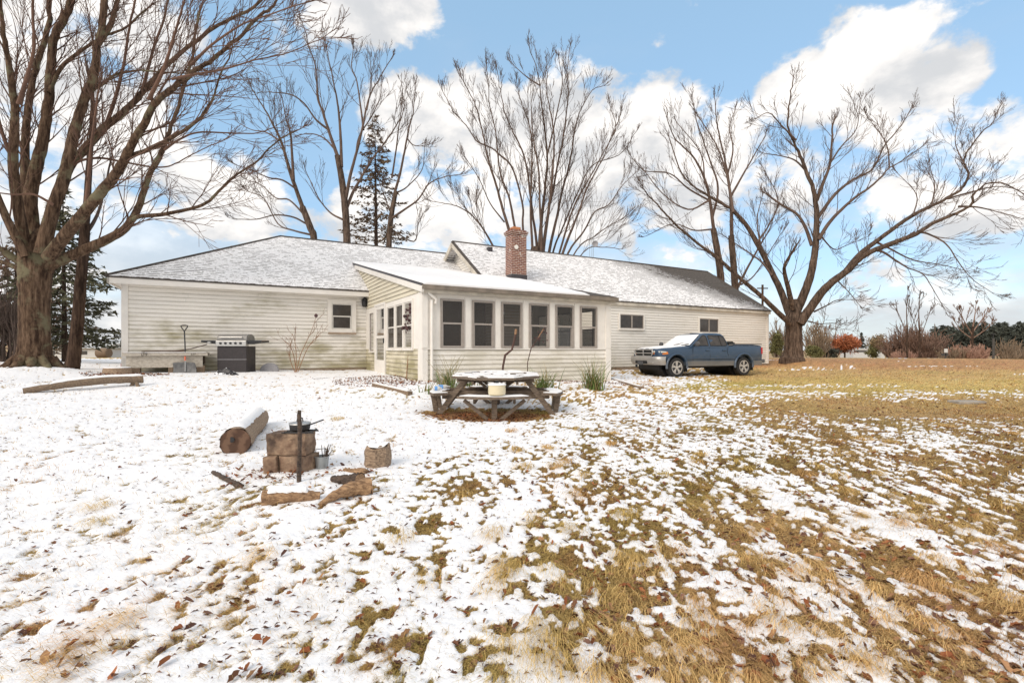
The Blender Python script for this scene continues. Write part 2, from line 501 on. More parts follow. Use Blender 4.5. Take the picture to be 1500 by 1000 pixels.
def sheet(mb, M, a0, a1, z0, z1, holes=(), t=.02):
    """flat sheathing with openings, made of butted boxes"""
    xs = sorted({a0, a1, *[min(max(h, a0), a1) for q in holes for h in q[:2]]}); zs = sorted({z0, z1, *[min(max(h, z0), z1) for q in holes for h in q[2:]]})
    for x0, x1 in zip(xs, xs[1:]):
        for c0, c1 in zip(zs, zs[1:]):
            if any(h[0] < (x0 + x1) / 2 < h[1] and h[2] < (c0 + c1) / 2 < h[3] for h in holes): continue
            P = [M(x0, 0, c0), M(x1, 0, c0), M(x1, 0, c1), M(x0, 0, c1)]
            Q = [M(x0, t, c0), M(x1, t, c0), M(x1, t, c1), M(x0, t, c1)]
            mb.add(P + Q, [(0, 3, 2, 1), (4, 5, 6, 7), (0, 1, 5, 4), (1, 2, 6, 5), (2, 3, 7, 6), (3, 0, 4, 7)])
def mbox(mb, M, a0, a1, b0, b1, c0, c1):
    P = [M(a, b, c) for c in (c0, c1) for b in (b0, b1) for a in (a0, a1)]
    mb.add(P, [(0, 2, 3, 1), (4, 5, 7, 6), (0, 1, 5, 4), (1, 3, 7, 5), (3, 2, 6, 7), (2, 0, 4, 6)])
def frame_boxes(mb, M, a0, a1, c0, c1, wd, b0, b1, sill=None):
    mbox(mb, M, a0, a0 + wd, b0, b1, c0, c1); mbox(mb, M, a1 - wd, a1, b0, b1, c0, c1)
    mbox(mb, M, a0 + wd, a1 - wd, b0, b1, c1 - wd, c1)
    mbox(mb, M, a0 + wd, a1 - wd, b0, b1 + (.03 if sill else 0), c0, c0 + (sill or wd))
def window(M, a0, a1, c0, c1, glass, trim=.07, sash='sash_grey', kind='hung', frame='trim_white', b0=.0, label=None):
    """a0..a1, c0..c1 is the sash opening; returns the frame"""
    f = MB()
    if trim: frame_boxes(f, M, a0 - trim, a1 + trim, c0 - trim, c1 + trim, trim, b0, b0 + .05, sill=trim)
    else: frame_boxes(f, M, a0 - .015, a1 + .015, c0 - .015, c1 + .015, .015, b0, b0 + .035)
    fo = f.build('window', frame, house)
    if label: fo['label'] = label
    s = MB(); w = .038
    frame_boxes(s, M, a0, a1, c0, c1, w, b0 + .003, b0 + .03)
    if kind == 'hung':
        mid = (c0 + c1) / 2
        mbox(s, M, a0 + w, a1 - w, b0 + .0, b0 + .036, mid - .022, mid + .022)
        mbox(s, M, a0 + w, a0 + w + .018, b0 + .004, b0 + .026, c0 + w, mid - .022)
        mbox(s, M, a1 - w - .03, a1 - w, b0 + .004, b0 + .026, c0 + w, mid - .022)
        rects = [(c0 + w, mid - .022), (mid + .022, c1 - w)]; r2 = [(a0 + w, a1 - w)]
    else:
        mid = (a0 + a1) / 2
        mbox(s, M, mid - .03, mid + .03, b0 + .0, b0 + .036, c0 + w, c1 - w)
        rects = [(c0 + w, c1 - w)]; r2 = [(a0 + w, mid - .03), (mid + .03, a1 - w)]
    s.build('sash', sash, fo)
    for z0_, z1_ in rects:
        for x0_, x1_ in r2:
            p = MB(); p.quad(M(x0_, b0 + .012, z0_), M(x1_, b0 + .012, z0_), M(x1_, b0 + .012, z1_), M(x0_, b0 + .012, z1_))
            p.build('pane', glass, fo)
    return fo

WL, WR, WP = 17.1, 15.6, 11.2          # front walls: left wing, right wing, porch
SL0, SR1 = -2.8, 24.4
SP0, SP1, SG = 3.88, 9.71, 8.5        # porch ends, left gable of the right wing
PSL = .2165                            # porch roof slope
def zp(w): return 1.57 + PSL * (w - 11.0)
def zl(w): return 2.0 + .549 * (w - 16.7)
def zr(w): return 2.05 + .655 * (w - 15.45)

# --- walls of the two wings
lw = MB()
siding(lw, front(WL), SL0, SP0, -.614, 1.9)
siding(lw, side(SL0), WL, 25.4, -.614, 1.9)
sheet(lw, front(25.4), SL0, SG, -.85, 1.9)
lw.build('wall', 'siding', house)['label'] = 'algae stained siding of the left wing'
rw = MB()
siding(rw, front(WR), SG, SR1, -.732, 1.95)
siding(rw, side(SR1, 1), WR, 23.3, -.732, 4.5, rng=lambda a, b: (max(WR, 15.45 + (b - 2.05) / .655), min(23.3, 23.45 - (b - 2.05) / .655)))
siding(rw, side(SG), WR, 23.3, -.732, 4.5, rng=lambda a, b: (max(WR, 15.45 + (b - 2.05) / .655), min(23.3, 23.45 - (b - 2.05) / .655)))
sheet(rw, front(23.3), SG, SR1, -.85, 1.95)
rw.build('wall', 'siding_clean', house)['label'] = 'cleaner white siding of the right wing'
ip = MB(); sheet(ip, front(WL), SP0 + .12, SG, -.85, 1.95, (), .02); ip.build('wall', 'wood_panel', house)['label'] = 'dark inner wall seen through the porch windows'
fd = MB()
mbox(fd, front(WL), SL0 + .02, SP0 + .0, -.4, -.012, -1.3, -.614)
mbox(fd, front(WR), SG + .02, SR1 - .02, -.4, -.012, -1.5, -.732)
mbox(fd, side(SL0), WL + .4, 25.3, -.4, -.012, -1.3, -.614)
mbox(fd, front(WP), SP0 + .04, SP1 - .04, -.4, -.02, -1.5, -.855)
mbox(fd, side(SP0), WP + .4, WL - .02, -.4, -.02, -1.5, -.855)
fd.build('foundation', 'foundation', house)
cb = MB()
mbox(cb, front(WL), SL0 - .03, SL0 + .12, .0, .045, -.614, 1.88)
cb.build('corner_board', 'trim_white', house); cb = MB()
mbox(cb, front(WR), SR1 - .1, SR1 + .03, .0, .045, -.732, 1.93)
cb.build('corner_board', 'trim_white', house)

# --- roofs (uv = metres along, metres up the slope)
def roof_face(mb, pts, s_off=0, w_e=0, slope=.55, axis='s'):
    L = math.hypot(1, slope)
    uv = [((p[0] if axis == 's' else p[1]), abs((p[1] if axis == 's' else p[0]) - w_e) * L) for p in pts]
    mb.add([hl(*p) for p in pts], [tuple(range(len(pts)))], [uv])
rl = MB(); A, B = 16.7, 25.8; RW = 21.25; RZ = zl(RW)
roof_face(rl, [(-3.1, A, 2.0), (SG, A, 2.0), (SG, RW, RZ), (1.45, RW, RZ)], w_e=A)
roof_face(rl, [(-3.1, B, 2.0), (-3.1, A, 2.0), (1.45, RW, RZ)], w_e=-3.1, axis='w')
roof_face(rl, [(SG, B, 2.0), (-3.1, B, 2.0), (1.45, RW, RZ), (SG, RW, RZ)], w_e=B)
e = MB()
mbox(e, front(A), -3.1, SP0, -.02, .0, 1.955, 2.0); mbox(e, side(-3.1), A, B, -.02, .0, 1.955, 2.0)
rlo = rl.build('roof', 'shingle_snow', house); rlo['label'] = 'snow dusted hip roof of the left wing'
e.build('shingle_edge', 'shingle_bare', rlo)
rc = MB()
for a_, b_ in (((1.45, RW, RZ), (SG, RW, RZ)), ((-3.1, A, 2.0), (1.45, RW, RZ))):
    rc.tube([hl(*a_), hl(*b_)], .045, 6)
rc.build('ridge_cap', 'shingle_bare', rlo)
rr_ = MB(); A2, B2, RW2 = 15.45, 23.45, 19.45; RZ2 = zr(RW2)
roof_face(rr_, [(SG - .45, A2, 2.05), (SR1 + .08, A2, 2.05), (SR1 + .08, RW2, RZ2), (SG - .45, RW2, RZ2)], w_e=A2, slope=.655)
roof_face(rr_, [(SR1 + .08, B2, 2.05), (SG - .45, B2, 2.05), (SG - .45, RW2, RZ2), (SR1 + .08, RW2, RZ2)], w_e=B2, slope=.655)
rro = rr_.build('roof', 'shingle_melt', house); rro['label'] = 'gable roof of the right wing, snow melting off its far end'
e2 = MB(); mbox(e2, front(A2), SP1, SR1 + .08, -.02, 0, 2.005, 2.05); e2.tube([hl(SG - .45, RW2, RZ2), hl(SR1 + .08, RW2, RZ2)], .045, 6)
e2.tube([hl(SR1 + .1, A2, 2.03), hl(SR1 + .1, RW2, RZ2)], .03, 6)
e2.build('ridge_cap', 'shingle_bare', rro)
# rake boards of the exposed left gable
rk = MB()
for w0_, w1_ in ((A2 + .2, RW2), (RW2, B2)):
    a_, b_ = hl(SG - .47, w0_, zr(w0_) if w0_ < RW2 else RZ2), hl(SG - .47, w1_, RZ2 if w1_ == RW2 else 2.05)
    rk.beam(Vector(a_) - Vector((0, 0, .13)), Vector(b_) - Vector((0, 0, .13)), .05, .2)
rk.build('rake_board', 'fascia', rro)
sf = MB(); q_ = [hl(SG - .44, A2 + .2, zr(A2 + .2) - .16), hl(SG - .02, A2 + .2, zr(A2 + .2) - .16), hl(SG - .02, RW2, RZ2 - .16), hl(SG - .44, RW2, RZ2 - .16)]
sf.prism(q_, (0, 0, .02)); sf.build('soffit', 'foundation', rro)
rk = MB()
a_, b_ = hl(SG - .44, A2 + .2, zr(A2 + .2)), hl(SG - .44, RW2, RZ2)
rk.beam(Vector(a_) - Vector((0, 0, .012)), Vector(b_) - Vector((0, 0, .012)), .14, .03)
rk.build('rake_shingle', 'shingle_bare', rro)
fa = MB()
mbox(fa, front(A), -3.08, SP0, -.07, -.02, 1.80, 1.955); mbox(fa, front(A), -3.05, SP0, -.42, -.07, 1.84, 1.86)
mbox(fa, side(-3.08), A + .02, B, -.05, -.0, 1.80, 1.955); mbox(fa, side(-3.08), A + .1, B, -.3, -.05, 1.84, 1.86)
fa.build('fascia', 'trim_white', house)
fa = MB(); mbox(fa, front(A2), SP1, SR1 + .06, -.12, -.02, 1.87, 2.005)
fa.build('fascia', 'fascia', house)

# --- porch
PZ0, SILL, HEAD = -.85 - LAP, .02, 1.28
wins = [(644.6, 679.0), (690.8, 723.2), (733.6, 763.8), (774.4, 803.0), (812.8, 839.2), (848.8, 873.4)]
wz = []
for a_, b_ in wins: wz.append((s_of(a_, WP) + .015, s_of(b_, WP) - .015, .06, 1.24))
M = front(WP)
pf = MB()
sheet(pf, M, SP0, SP1, SILL, 1.5, [(a, b, c, d) for a, b, c, d in wz], t=.02)
# interior side
sheet(pf, front(WP + .1), SP0 + .02, SP1 - .02, -.85, 1.5, [(a, b, c, d) for a, b, c, d in wz], t=.02)
pf.build('porch_panel', 'trim_white', house)
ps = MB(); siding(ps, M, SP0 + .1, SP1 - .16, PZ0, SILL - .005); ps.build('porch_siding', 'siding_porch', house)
mt = MB()
mbox(mt, M, SP0, SP1, .02, .035, SILL - .02, SILL + .022)        # sill band
mbox(mt, M, SP0, SP1 + .02, .02, .05, 1.33, 1.5)                  # header band
for i, (a, b, c, d) in enumerate(wz[:-1]):
    m = (b + wz[i + 1][0]) / 2
    mbox(mt, M, m - .075, m + .075, .02, .036, SILL + .025, 1.325)
mt.build('porch_trim', 'trim_white', house)
cbp = MB(); mbox(cbp, M, SP1 - .17, SP1 + .02, .0, .05, PZ0, SILL - .02); mbox(cbp, M, SP1 - .17, SP1 + .02, .02, .045, SILL + .025, 1.325)
cbp.build('corner_board', 'trim_white', house); cbp = MB()
mbox(cbp, M, SP0 - .03, SP0 + .1, .0, .05, PZ0, SILL - .025); mbox(cbp, M, SP0 - .03, SP0 + .1, .02, .05, SILL + .025, 1.325)
mbox(cbp, side(SP0), WP, WP + .3, .0, .03, PZ0, 1.40)
cbp.build('corner_board', 'trim_white', house)
for i, (a, b, c, d) in enumerate(wz): window(M, a, b, c, d, 'screen_glass' if i < 3 else 'clear_glass', trim=0, frame='sash_grey', sash='sash_grey', b0=.018)
# side wall with the storm door
MS = side(SP0)
wa = lambda px: w_of(px, SP0)
door0, door1 = wa(565.2), wa(551.5)
sw = [(wa(580), wa(569.4), .03, 1.24), (wa(592.4), wa(582), .03, 1.24), (wa(606.2), wa(594.4), .03, 1.24)]
nw = (wa(551) + .1, wa(543) - .05, -.05, 1.2)
holes = [x for x in sw] + [nw, (door0, door1, -.85, 1.36)]
pl = MB()
sheet(pl, MS, WP + .02, WL - .01, SILL, 1.40, holes, t=.015)
sheet(pl, side(SP0 + .1), WP + .12, WL - .05, -.85, 1.45, holes, t=.015)
pl.build('porch_panel', 'trim_white', house)
sm = MB()
siding(sm, MS, WP + .3, WL, PZ0, SILL, [(door0 - .08, door1 + .08, -2, 2)])
siding(sm, MS, WP, WL, 1.40, 3.3, rng=lambda a, b: (max(WP + .02, 11.0 + (b - 1.50) / PSL), 17.1 if a < 2.2 else 16.7 + (b - 2.0) / .549))
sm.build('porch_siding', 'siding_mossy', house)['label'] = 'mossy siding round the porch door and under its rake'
for w_ in sw: window(MS, *w_, 'screen_glass', trim=.05, sash='sash_white', b0=.012)
window(MS, *nw, 'clear_glass', trim=.04, sash='sash_grey', b0=.012)
dr = MB(); frame_boxes(dr, MS, door0 - .07, door1 + .07, -.85, 1.44, .07, .0, .05)
do = dr.build('door', 'trim_white', house); do['label'] = 'white aluminium storm door in the porch side'
dl = MB(); frame_boxes(dl, MS, door0, door1, -.84, 1.36, .1, .005, .035)
mbox(dl, MS, door0 + .1, door1 - .1, .005, .035, -.74, -.32); mbox(dl, MS, door0 + .1, door1 - .1, .003, .038, .36, .43)
dl.build('door_leaf', 'trim_white', do)
for z0_, z1_ in ((-.32, .36), (.43, 1.26)):
    q = MB(); q.quad(*[MS(a, .015, c) for a, c in ((door0 + .1, z0_), (door1 - .1, z0_), (door1 - .1, z1_), (door0 + .1, z1_))]); q.build('pane', 'screen_glass' if z0_ < 0 else 'clear_glass', do)
q = MB(); mbox(q, MS, door0 + .03, door0 + .06, .035, .075, .2, .34); q.build('handle', 'dark_metal', do)
# right porch wall, floor and ceiling close the room
pr = MB()
MR = side(SP1, 1)
rh = [(12.0, 12.9, .03, 1.24), (13.2, 14.1, .03, 1.24), (14.4, 15.2, .03, 1.24)]  # unseen side openings, added to let light into the porch
sheet(pr, MR, WP + .02, WR - .02, -.9, 1.5, rh, t=.02)
pr.prism([MR(11.35, 0, 1.5), MR(WR - .02, 0, 1.5), MR(WR - .02, 0, zp(WR) - .09)], Vector(MR(12, .02, 1)) - Vector(MR(12, 0, 1)))
pr.build('porch_panel', 'trim_white', house)
for w_ in rh: window(MR, *w_, 'clear_glass', trim=.05, b0=.018)
pfl = MB(); mbox(pfl, front(0), SP0 + .12, SP1 - .02, -WL + .03, -WP - .12, -.86, -.8); pfl.build('porch_floor', 'wood_old', house)
# porch roof slab
prf = MB()
def slab(mb, plan, zf, t, n=None):
    top = [hl(s, w, zf(w)) for s, w in plan]; bot = [hl(s, w, zf(w) - t) for s, w in plan]
    k = len(plan); uvt = [(s, w) for s, w in plan]
    mb.add(top + bot, [tuple(range(k)), tuple(reversed(range(k, 2 * k)))] + [(i, (i + 1) % k, k + (i + 1) % k, k + i) for i in range(k)],
           [uvt, list(reversed(uvt))] + [[(0, 0)] * 4] * k)
slab(prf, [(3.8, 11.0), (9.82, 11.0), (9.82, 16.75), (SG - .02, 16.75), (SG - .02, 19.25), (3.8, 19.25)], zp, .07)
pro = prf.build('roof', 'shingle_bare', house); pro['label'] = 'low shed roof of the porch'
# snow blanket lying on it
sn = MB(); NS, NW = 70, 90
g = {}
for i in range(NS + 1):
    for j in range(NW + 1):
        w = 11.0 + (19.22 - 11.0) * j / NW
        right = 9.76 - .95 * (1 - min(1, (w - 11.0) / 5.0)) ** 1.2 + .25 * (float(fbm(w * 1.3, 4.2, 4)) - .5)
        s = 3.82 + (right - 3.82) * i / NS
        inside = min(i, NS - i) / NS * 8; e_ = min(1, inside * 6) * min(1, j / NW * 40 + .35)
        th = (.012 + .05 * e_ * (.6 + .8 * float(fbm(s * 1.1, w * 1.1, 4, 5)))) * (1 if e_ > 0 else .2)
        g[i, j] = len(sn.v); sn.v.append(hl(s, w, zp(w) + th))
for i in range(NS):
    for j in range(NW): sn.f.append((g[i, j], g[i + 1, j], g[i + 1, j + 1], g[i, j + 1]))
for i in range(NS):     # front lip
    a = sn.v[g[i, 0]]; b = sn.v[g[i + 1, 0]]
    sn.quad((a[0], a[1] - .004, a[2] - .05), (b[0], b[1] - .004, b[2] - .05), b, a)
sn.build('roof_snow', 'snow', pro, smooth=60)
gt = MB(); mbox(gt, front(11.0), 3.78, 9.84, .0, .07, 1.44, 1.545); gt.build('gutter', 'gutter', house)
ff = MB(); mbox(ff, front(11.03), 3.82, 9.8, -.02, .0, 1.36, 1.5); ff.build('fascia', 'fascia', house)
rk = MB()
a_, b_ = Vector(hl(3.81, 11.0, zp(11.0) - .13)), Vector(hl(3.81, 18.6, zp(18.6) - .13))
rk.beam(a_, b_, .06, .15); rk.build('rake_board', 'trim_white', house)
rk = MB(); rk.beam(a_ + Vector((-.02, 0, .1)), b_ + Vector((-.02, .3, .165)), .03, .05); rk.build('drip_edge', 'flashing', house)
ds = MB()
q0 = lambda s, b, z: hl(s, WP - b, z)
ds.tube([q0(3.98, .08, 1.46), q0(4.0, .1, 1.36), q0(4.18, .09, 1.22), q0(4.16, .08, 1.12)], .04, 8)
ds.tube([q0(4.07, .085, 1.2), q0(4.07, .085, -.8)], .038, 8)
ds.build('downspout', 'trim_white', house, smooth=50)
# windows of the wings
M = front(WL)
window(M, s_of(485.5, WL), s_of(515.5, WL), z_of(500, 482, WL), z_of(500, 445, WL), 'dark_glass', trim=.13, sash='sash_white', b0=.02, label='small double hung window with a rusty sill')
sl = MB(); mbox(sl, M, s_of(480, WL), s_of(521, WL), .07, .11, z_of(500, 489.5, WL), z_of(500, 487, WL)); sl.build('window_sill', 'foundation', house)
M = front(WR)
for x0, x1, y0, y1 in ((907, 941.5, 461, 481.5), (1023.5, 1051, 467, 487)):
    xm = (x0 + x1) / 2
    window(M, s_of(x0, WR), s_of(x1, WR), z_of(xm, y1, WR), z_of(xm, y0, WR), 'dark_glass', trim=.06, sash='sash_grey', kind='slide', b0=.02)
# chimney
def uvbox(mb, lo, hi, faces='xy'):
    (x0, y0, z0), (x1, y1, z1) = lo, hi
    for a, b in (((x0, y0), (x1, y0)), ((x1, y0), (x1, y1)), ((x1, y1), (x0, y1)), ((x0, y1), (x0, y0))):
        L = math.hypot(b[0] - a[0], b[1] - a[1]); o = a[0] * 1.0 + a[1]
        mb.add([(*a, z0), (*b, z0), (*b, z1), (*a, z1)], [(0, 1, 2, 3)], [[(o, z0), (o + L, z0), (o + L, z1), (o, z1)]])
    mb.add([(x0, y0, z1), (x1, y0, z1), (x1, y1, z1), (x0, y1, z1)], [(0, 1, 2, 3)], [[(0, 0), (.5, 0), (.5, .5), (0, .5)]])
ch = MB(); c0, c1 = hl(9.25, 16.35, 2.5), hl(9.92, 16.85, 4.5)
uvbox(ch, c0, c1)
uvbox(ch, (c0[0] - .03, c0[1] - .03, c1[2]), (c1[0] + .03, c1[1] + .03, c1[2] + .07)); uvbox(ch, (c0[0] - .055, c0[1] - .055, c1[2] + .07), (c1[0] + .055, c1[1] + .055, c1[2] + .14))
uvbox(ch, (c0[0], c0[1], c1[2] + .14), (c1[0], c1[1], c1[2] + .2))
cho = ch.build('chimney', 'brick', house, fix=False)
fl = MB(); fl.box((c0[0] + .13, c0[1] + .1, c1[2] + .2), (c1[0] - .2, c1[1] - .1, c1[2] + .33)); fl.build('flue', 'terracotta', cho, bevel=.01)
fh = MB(); fh.box((c0[0] - .02, c0[1] - .02, c0[2]), (c1[0] + .02, c1[1] + .02, c0[2] + .44)); fh.build('flashing', 'flashing', cho)
th = MB(); th.lathe([(.085, 0), (.085, .03), (.07, .035)], (c0[0] + .2, c0[1] - .001, c0[2] + 1.5), 16, 'y'); th.build('thimble_cover', 'trim_white', cho)
for v in cho.children[-1].data.vertices: v.co.y = 2 * (c0[1] - .001) - v.co.y
# vent pipe on the far slope, lantern
vp = MB(); x, y, z = hl(-.2, 19.8, 2.6); vp.lathe([(.12, 0), (.12, .75), (.15, .76), (.15, .8), (.05, .82)], (x, y, z), 12)
vpo = vp.build('vent_stack', 'strap_leaf', house)
vp = MB(); vp.lathe([(.09, 0), (.1, .08), (.06, .2), (.03, .26)], (x, y, z + .82), 12); vp.tube([(x + .05, y, z + .9), (x + .2, y, z + 1.0), (x + .3, y, z + .92), (x + .32, y, z + .7)], .03, 6); vp.build('vent_cap', 'steel', vpo, smooth=40)
vp = MB(); x, y, z = hl(SG + 1.1, 18.95, zr(18.95)); vp.box((x - .1, y - .1, z - .05), (x + .1, y + .1, z + .14)); vp.build('roof_vent', 'flashing', house)
ln = MB(); sx = s_of(533, WL); x, y, z = hl(sx, WL - .12, z_of(533, 450, WL))
ln.lathe([(.05, 0), (.085, .03), (.1, .2), (.12, .21), (.09, .27), (.03, .33), (.0, .34)], (x, y, z), 8); ln.box((x - .03, y, z + .15), (x + .03, y + .12, z + .22))
ln.build('wall_lantern', 'dark_metal', house)
# ================================================================= TRUCK
def build_truck():
    zb = EZ - 1.03
    r0 = Vector((6.10, 18.0)); r1 = Vector((9.19, 19.25)); dirv = (r1 - r0).normalized()
    # front axle x=+1.75, near side is +y (towards the camera)
    ang = math.atan2(-dirv.y, -dirv.x)
    near = Vector((dirv.y, -dirv.x))
    origin = r0 + dirv * 1.75 - near * .84
    t = thing('pickup_truck', (origin.x, origin.y, zb), 'dusty blue crew cab pickup truck with snow on its hood and windshield', 'truck', rz=ang, local=True)
    WF, WRr, RW_ = 1.75, -1.58, .365
    # body shell: rings along the length
    st = [  # x, halfwidth, top, bottom
        (2.50, .70, 1.00, .62), (2.42, .80, 1.045, .56), (2.22, .875, 1.075, .5), (1.9, .905, 1.105, .46), (1.45, .91, 1.14, .44), (1.05, .9, 1.165, .42),
        (.5, .895, 1.15, .40), (0, .895, 1.15, .40), (-.5, .895, 1.155, .40), (-.84, .895, 1.16, .40), (-.88, .90, 1.20, .43), (-1.2, .905, 1.2, .45), (-1.6, .915, 1.2, .46), (-2.1, .905, 1.205, .48), (-2.52, .89, 1.21, .5), (-2.6, .86, 1.2, .52)]
    b = MB(); rings = []
    for x, hw, top, bot in st:
        sh = top - .5
        pr = [(0, top + .035), (.55 * hw, top + .025), (hw - .12, top), (hw - .04, top - .035), (hw - .012, top - .1), (hw, top - .22), (hw + .006, top - .36), (hw - .004, bot + .2), (hw - .02, bot + .06), (hw - .06, bot), (0, bot + .02)]
        ring = [(x, y, z) for y, z in pr] + [(x, -y, z) for y, z in reversed(pr[1:-1])]
        o = len(b.v); b.v.extend(ring); rings.append((o, len(ring)))
    for (a, n), (c, _) in zip(rings, rings[1:]):
        for k in range(n): b.f.append((a + k, a + (k + 1) % n, c + (k + 1) % n, c + k))
    b.f.append(tuple(rings[0][0] + k for k in range(rings[0][1]))); b.f.append(tuple(rings[-1][0] + k for k in reversed(range(rings[-1][1]))))
    body = b.build('body', 'truck_blue', t)
    # carve wheel wells and the cargo bed
    cut = MB()
    for x in (WF, WRr):
        for sy in (-1, 1): cut.lathe([(.44, -.35), (.44, .35)], (x, sy * .85, RW_ + .03), 32, 'y')
    cut.box((-2.5, -.76, .72), (-.98, .76, 1.5))
    co = cut.build('wheel_well', 'grille_dark', t)
    bo = body.modifiers.new('cut', 'BOOLEAN'); bo.object = co; bo.operation = 'DIFFERENCE'; bo.solver = 'EXACT'
    bpy.context.view_layer.update()
    dg = bpy.context.evaluated_depsgraph_get(); nm = bpy.data.meshes.new_from_object(body.evaluated_get(dg))
    body.modifiers.clear(); old = body.data; body.data = nm; bpy.data.objects.remove(co); bpy.data.meshes.remove(old)
    if len(nm.materials) == 0: nm.materials.append(MATS['truck_blue'])
    for p in nm.polygons: p.use_smooth = True; p.material_index = 0
    nm.materials.clear(); nm.materials.append(MATS['truck_blue']); nm.set_sharp_from_angle(angle=R(38))
    # wells behind the wheels
    for x in (WF, WRr):
        w = MB(); w.lathe([(.45, -.6), (.45, .6)], (x, 0, RW_ + .03), 24, 'y'); w.build('inner_well', 'grille_dark', t)
    un = MB(); un.box((-2.45, -.55, .36), (2.3, .55, .55)); un.box((-.5, -.6, .3), (.5, .1, .42)); un.box((2.05, -.6, .28), (2.35, .6, .5)); un.build('underbody', 'grille_dark', t)
    # cab: lofted greenhouse
    lv = [  # z, x_front, x_rear, half width, corner
        (1.10, 1.13, -.86, .865), (1.19, 1.02, -.86, .855), (1.40, .72, -.80, .785), (1.57, .46, -.74, .715), (1.645, .28, -.66, .66), (1.68, .08, -.55, .56), (1.692, -.1, -.4, .3)]
    c = MB(); rg = []
    for z, xf, xr, hw in lv:
        cr = .10; q = []
        bow = .1 if z < 1.6 else .05
        for y in (-1, -.5, 0, .5, 1): q.append((xf + bow * (1 - y * y) - .0, y * (hw - cr), z))
        q.append((xf - cr * .35, hw - .02, z)); q.append((xf - cr * 1.2, hw, z)); q.append(((xf + xr) / 2, hw + .008, z)); q.append((xr + cr, hw, z)); q.append((xr + .02, hw - .03, z))
        for y in (1, .5, 0, -.5, -1): q.append((xr - .02 * (1 - y * y), y * (hw - cr), z))
        q += [(xr + .02, -hw + .03, z), (xr + cr, -hw, z), ((xf + xr) / 2, -hw - .008, z), (xf - cr * 1.2, -hw, z), (xf - cr * .35, -hw + .02, z)]
        o = len(c.v); c.v.extend(q); rg.append((o, len(q)))
    for (a, n), (d, _) in zip(rg, rg[1:]):
        for k in range(n): c.f.append((a + k, a + (k + 1) % n, d + (k + 1) % n, d + k))
    c.f.append(tuple(rg[-1][0] + k for k in range(rg[-1][1])))
    cab = c.build('cab', 'truck_blue', t, smooth=35)
    def hwz(z):
        for (z0, a0, r0_, h0), (z1, a1, r1_, h1) in zip(lv, lv[1:]):
            if z0 <= z <= z1:
                f = (z - z0) / (z1 - z0); return h0 + (h1 - h0) * f, a0 + (a1 - a0) * f, r0_ + (r1_ - r0_) * f
        return lv[-1][3], lv[-1][1], lv[-1][2]
    def side_poly(pts, sg, off):
        return [(x, sg * (hwz(z)[0] + off), z) for x, z in pts]
    def seal(poly, off, mat, name, sg, par, rr=.014):
        m = MB(); p = side_poly(poly, sg, off); m.tube(p + [p[0], p[1]], rr, 6); return m.build(name, mat, par)
    fw = [(.95, 1.195), (.21, 1.185), (.21, 1.45), (.24, 1.56), (.33, 1.585), (.43, 1.55), (.62, 1.41), (.82, 1.27)]
    rw = [(.10, 1.185), (-.70, 1.19), (-.735, 1.25), (-.69, 1.42), (-.62, 1.54), (-.52, 1.58), (.08, 1.585), (.12, 1.55)]
    for sg in (1, -1):
        for poly in (fw, rw):
            # triangulate as a fan against the curved side
            cx = sum(p[0] for p in poly) / len(poly); cz = sum(p[1] for p in poly) / len(poly)
            m = MB(); P = side_poly(poly, sg, .012); cpt = side_poly([(cx, cz)], sg, .012)[0]
            m.add([cpt] + P, [(0, i + 1, (i + 1) % len(P) + 1) for i in range(len(P))])
            m.build('side_window', 'dark_glass', t)
            s = seal(poly, .012, 'rubber', 'window_seal', sg, t)
        d = MB(); z0, z1 = 1.2, 1.57
        d.tube(side_poly([(-.44, 1.19), (-.42, 1.57)], sg, .016), .017, 6); d.build('window_divider', 'rubber', t)
        # door seams
        for line in ([(.98, 1.15), (1.0, .9), (.98, .5)], [(.155, 1.58), (.155, 1.17), (.155, .8), (.155, .5)], [(-.74, 1.15), (-.72, .9), (-.8, .78)], ):
            m = MB(); pts = []
            for x, z in line:
                hw = (hwz(z)[0] if z > 1.16 else .898)
                pts.append((x, sg * (hw + .003), z))
            m.tube(pts, .007, 5); m.build('door_seam', 'grille_dark', t)
        for x in (.28, -.56):
            m = MB(); m.box((x - .09, sg * .9 - .02, .985), (x + .09, sg * .9 + .025, 1.025)); m.build('door_handle', 'truck_blue', t, bevel=.008)
        # mirror
        m = MB(); m.lathe([(.05, -.02), (.095, 0), (.09, .07), (.05, .09)], (.86, sg * 1.03, 1.25), 14, 'x')
        m.beam((.86, sg * .87, 1.19), (.88, sg * 1.0, 1.22), .05, .04); m.build('mirror', 'plastic_dark', t, smooth=40)
        # fender flares
        for x in (WF, WRr):
            m = MB(); pts = []; 
            for k in range(17):
                a = R(-8 + 196 * k / 16); pts.append((x + .475 * math.cos(a), sg * .905, RW_ + .03 + .475 * math.sin(a)))
            m.tube(pts, .045, 8); m.build('fender_flare', 'truck_blue', t, smooth=50)
            m = MB(); m.box((x - .52, sg * .77 - .1, .2), (x - .5, sg * .77 + .1, .5)); m.build('mud_flap', 'rubber', t)
            # wheel
            y = sg * .79
            m = MB(); m.lathe([(.2, -.11), (.31, -.125), (.35, -.115), (RW_, -.07), (RW_, .07), (.35, .115), (.31, .125), (.235, .11)], (x, y, RW_), 36, 'y', False, False)
            wh = m.build('wheel', 'rubber', t, smooth=40)
            m = MB(); o = y + sg * .07
            prof = [(.24, .045), (.225, .04), (.215, -.03), (.05, -.01), (.045, .02), (0.001, .025)]
            m.lathe([(r, sg * h) for r, h in prof], (x, o, RW_), 32, 'y', False, False)
            m.build('rim_barrel', 'plastic_dark', wh, smooth=40)
            m = MB()
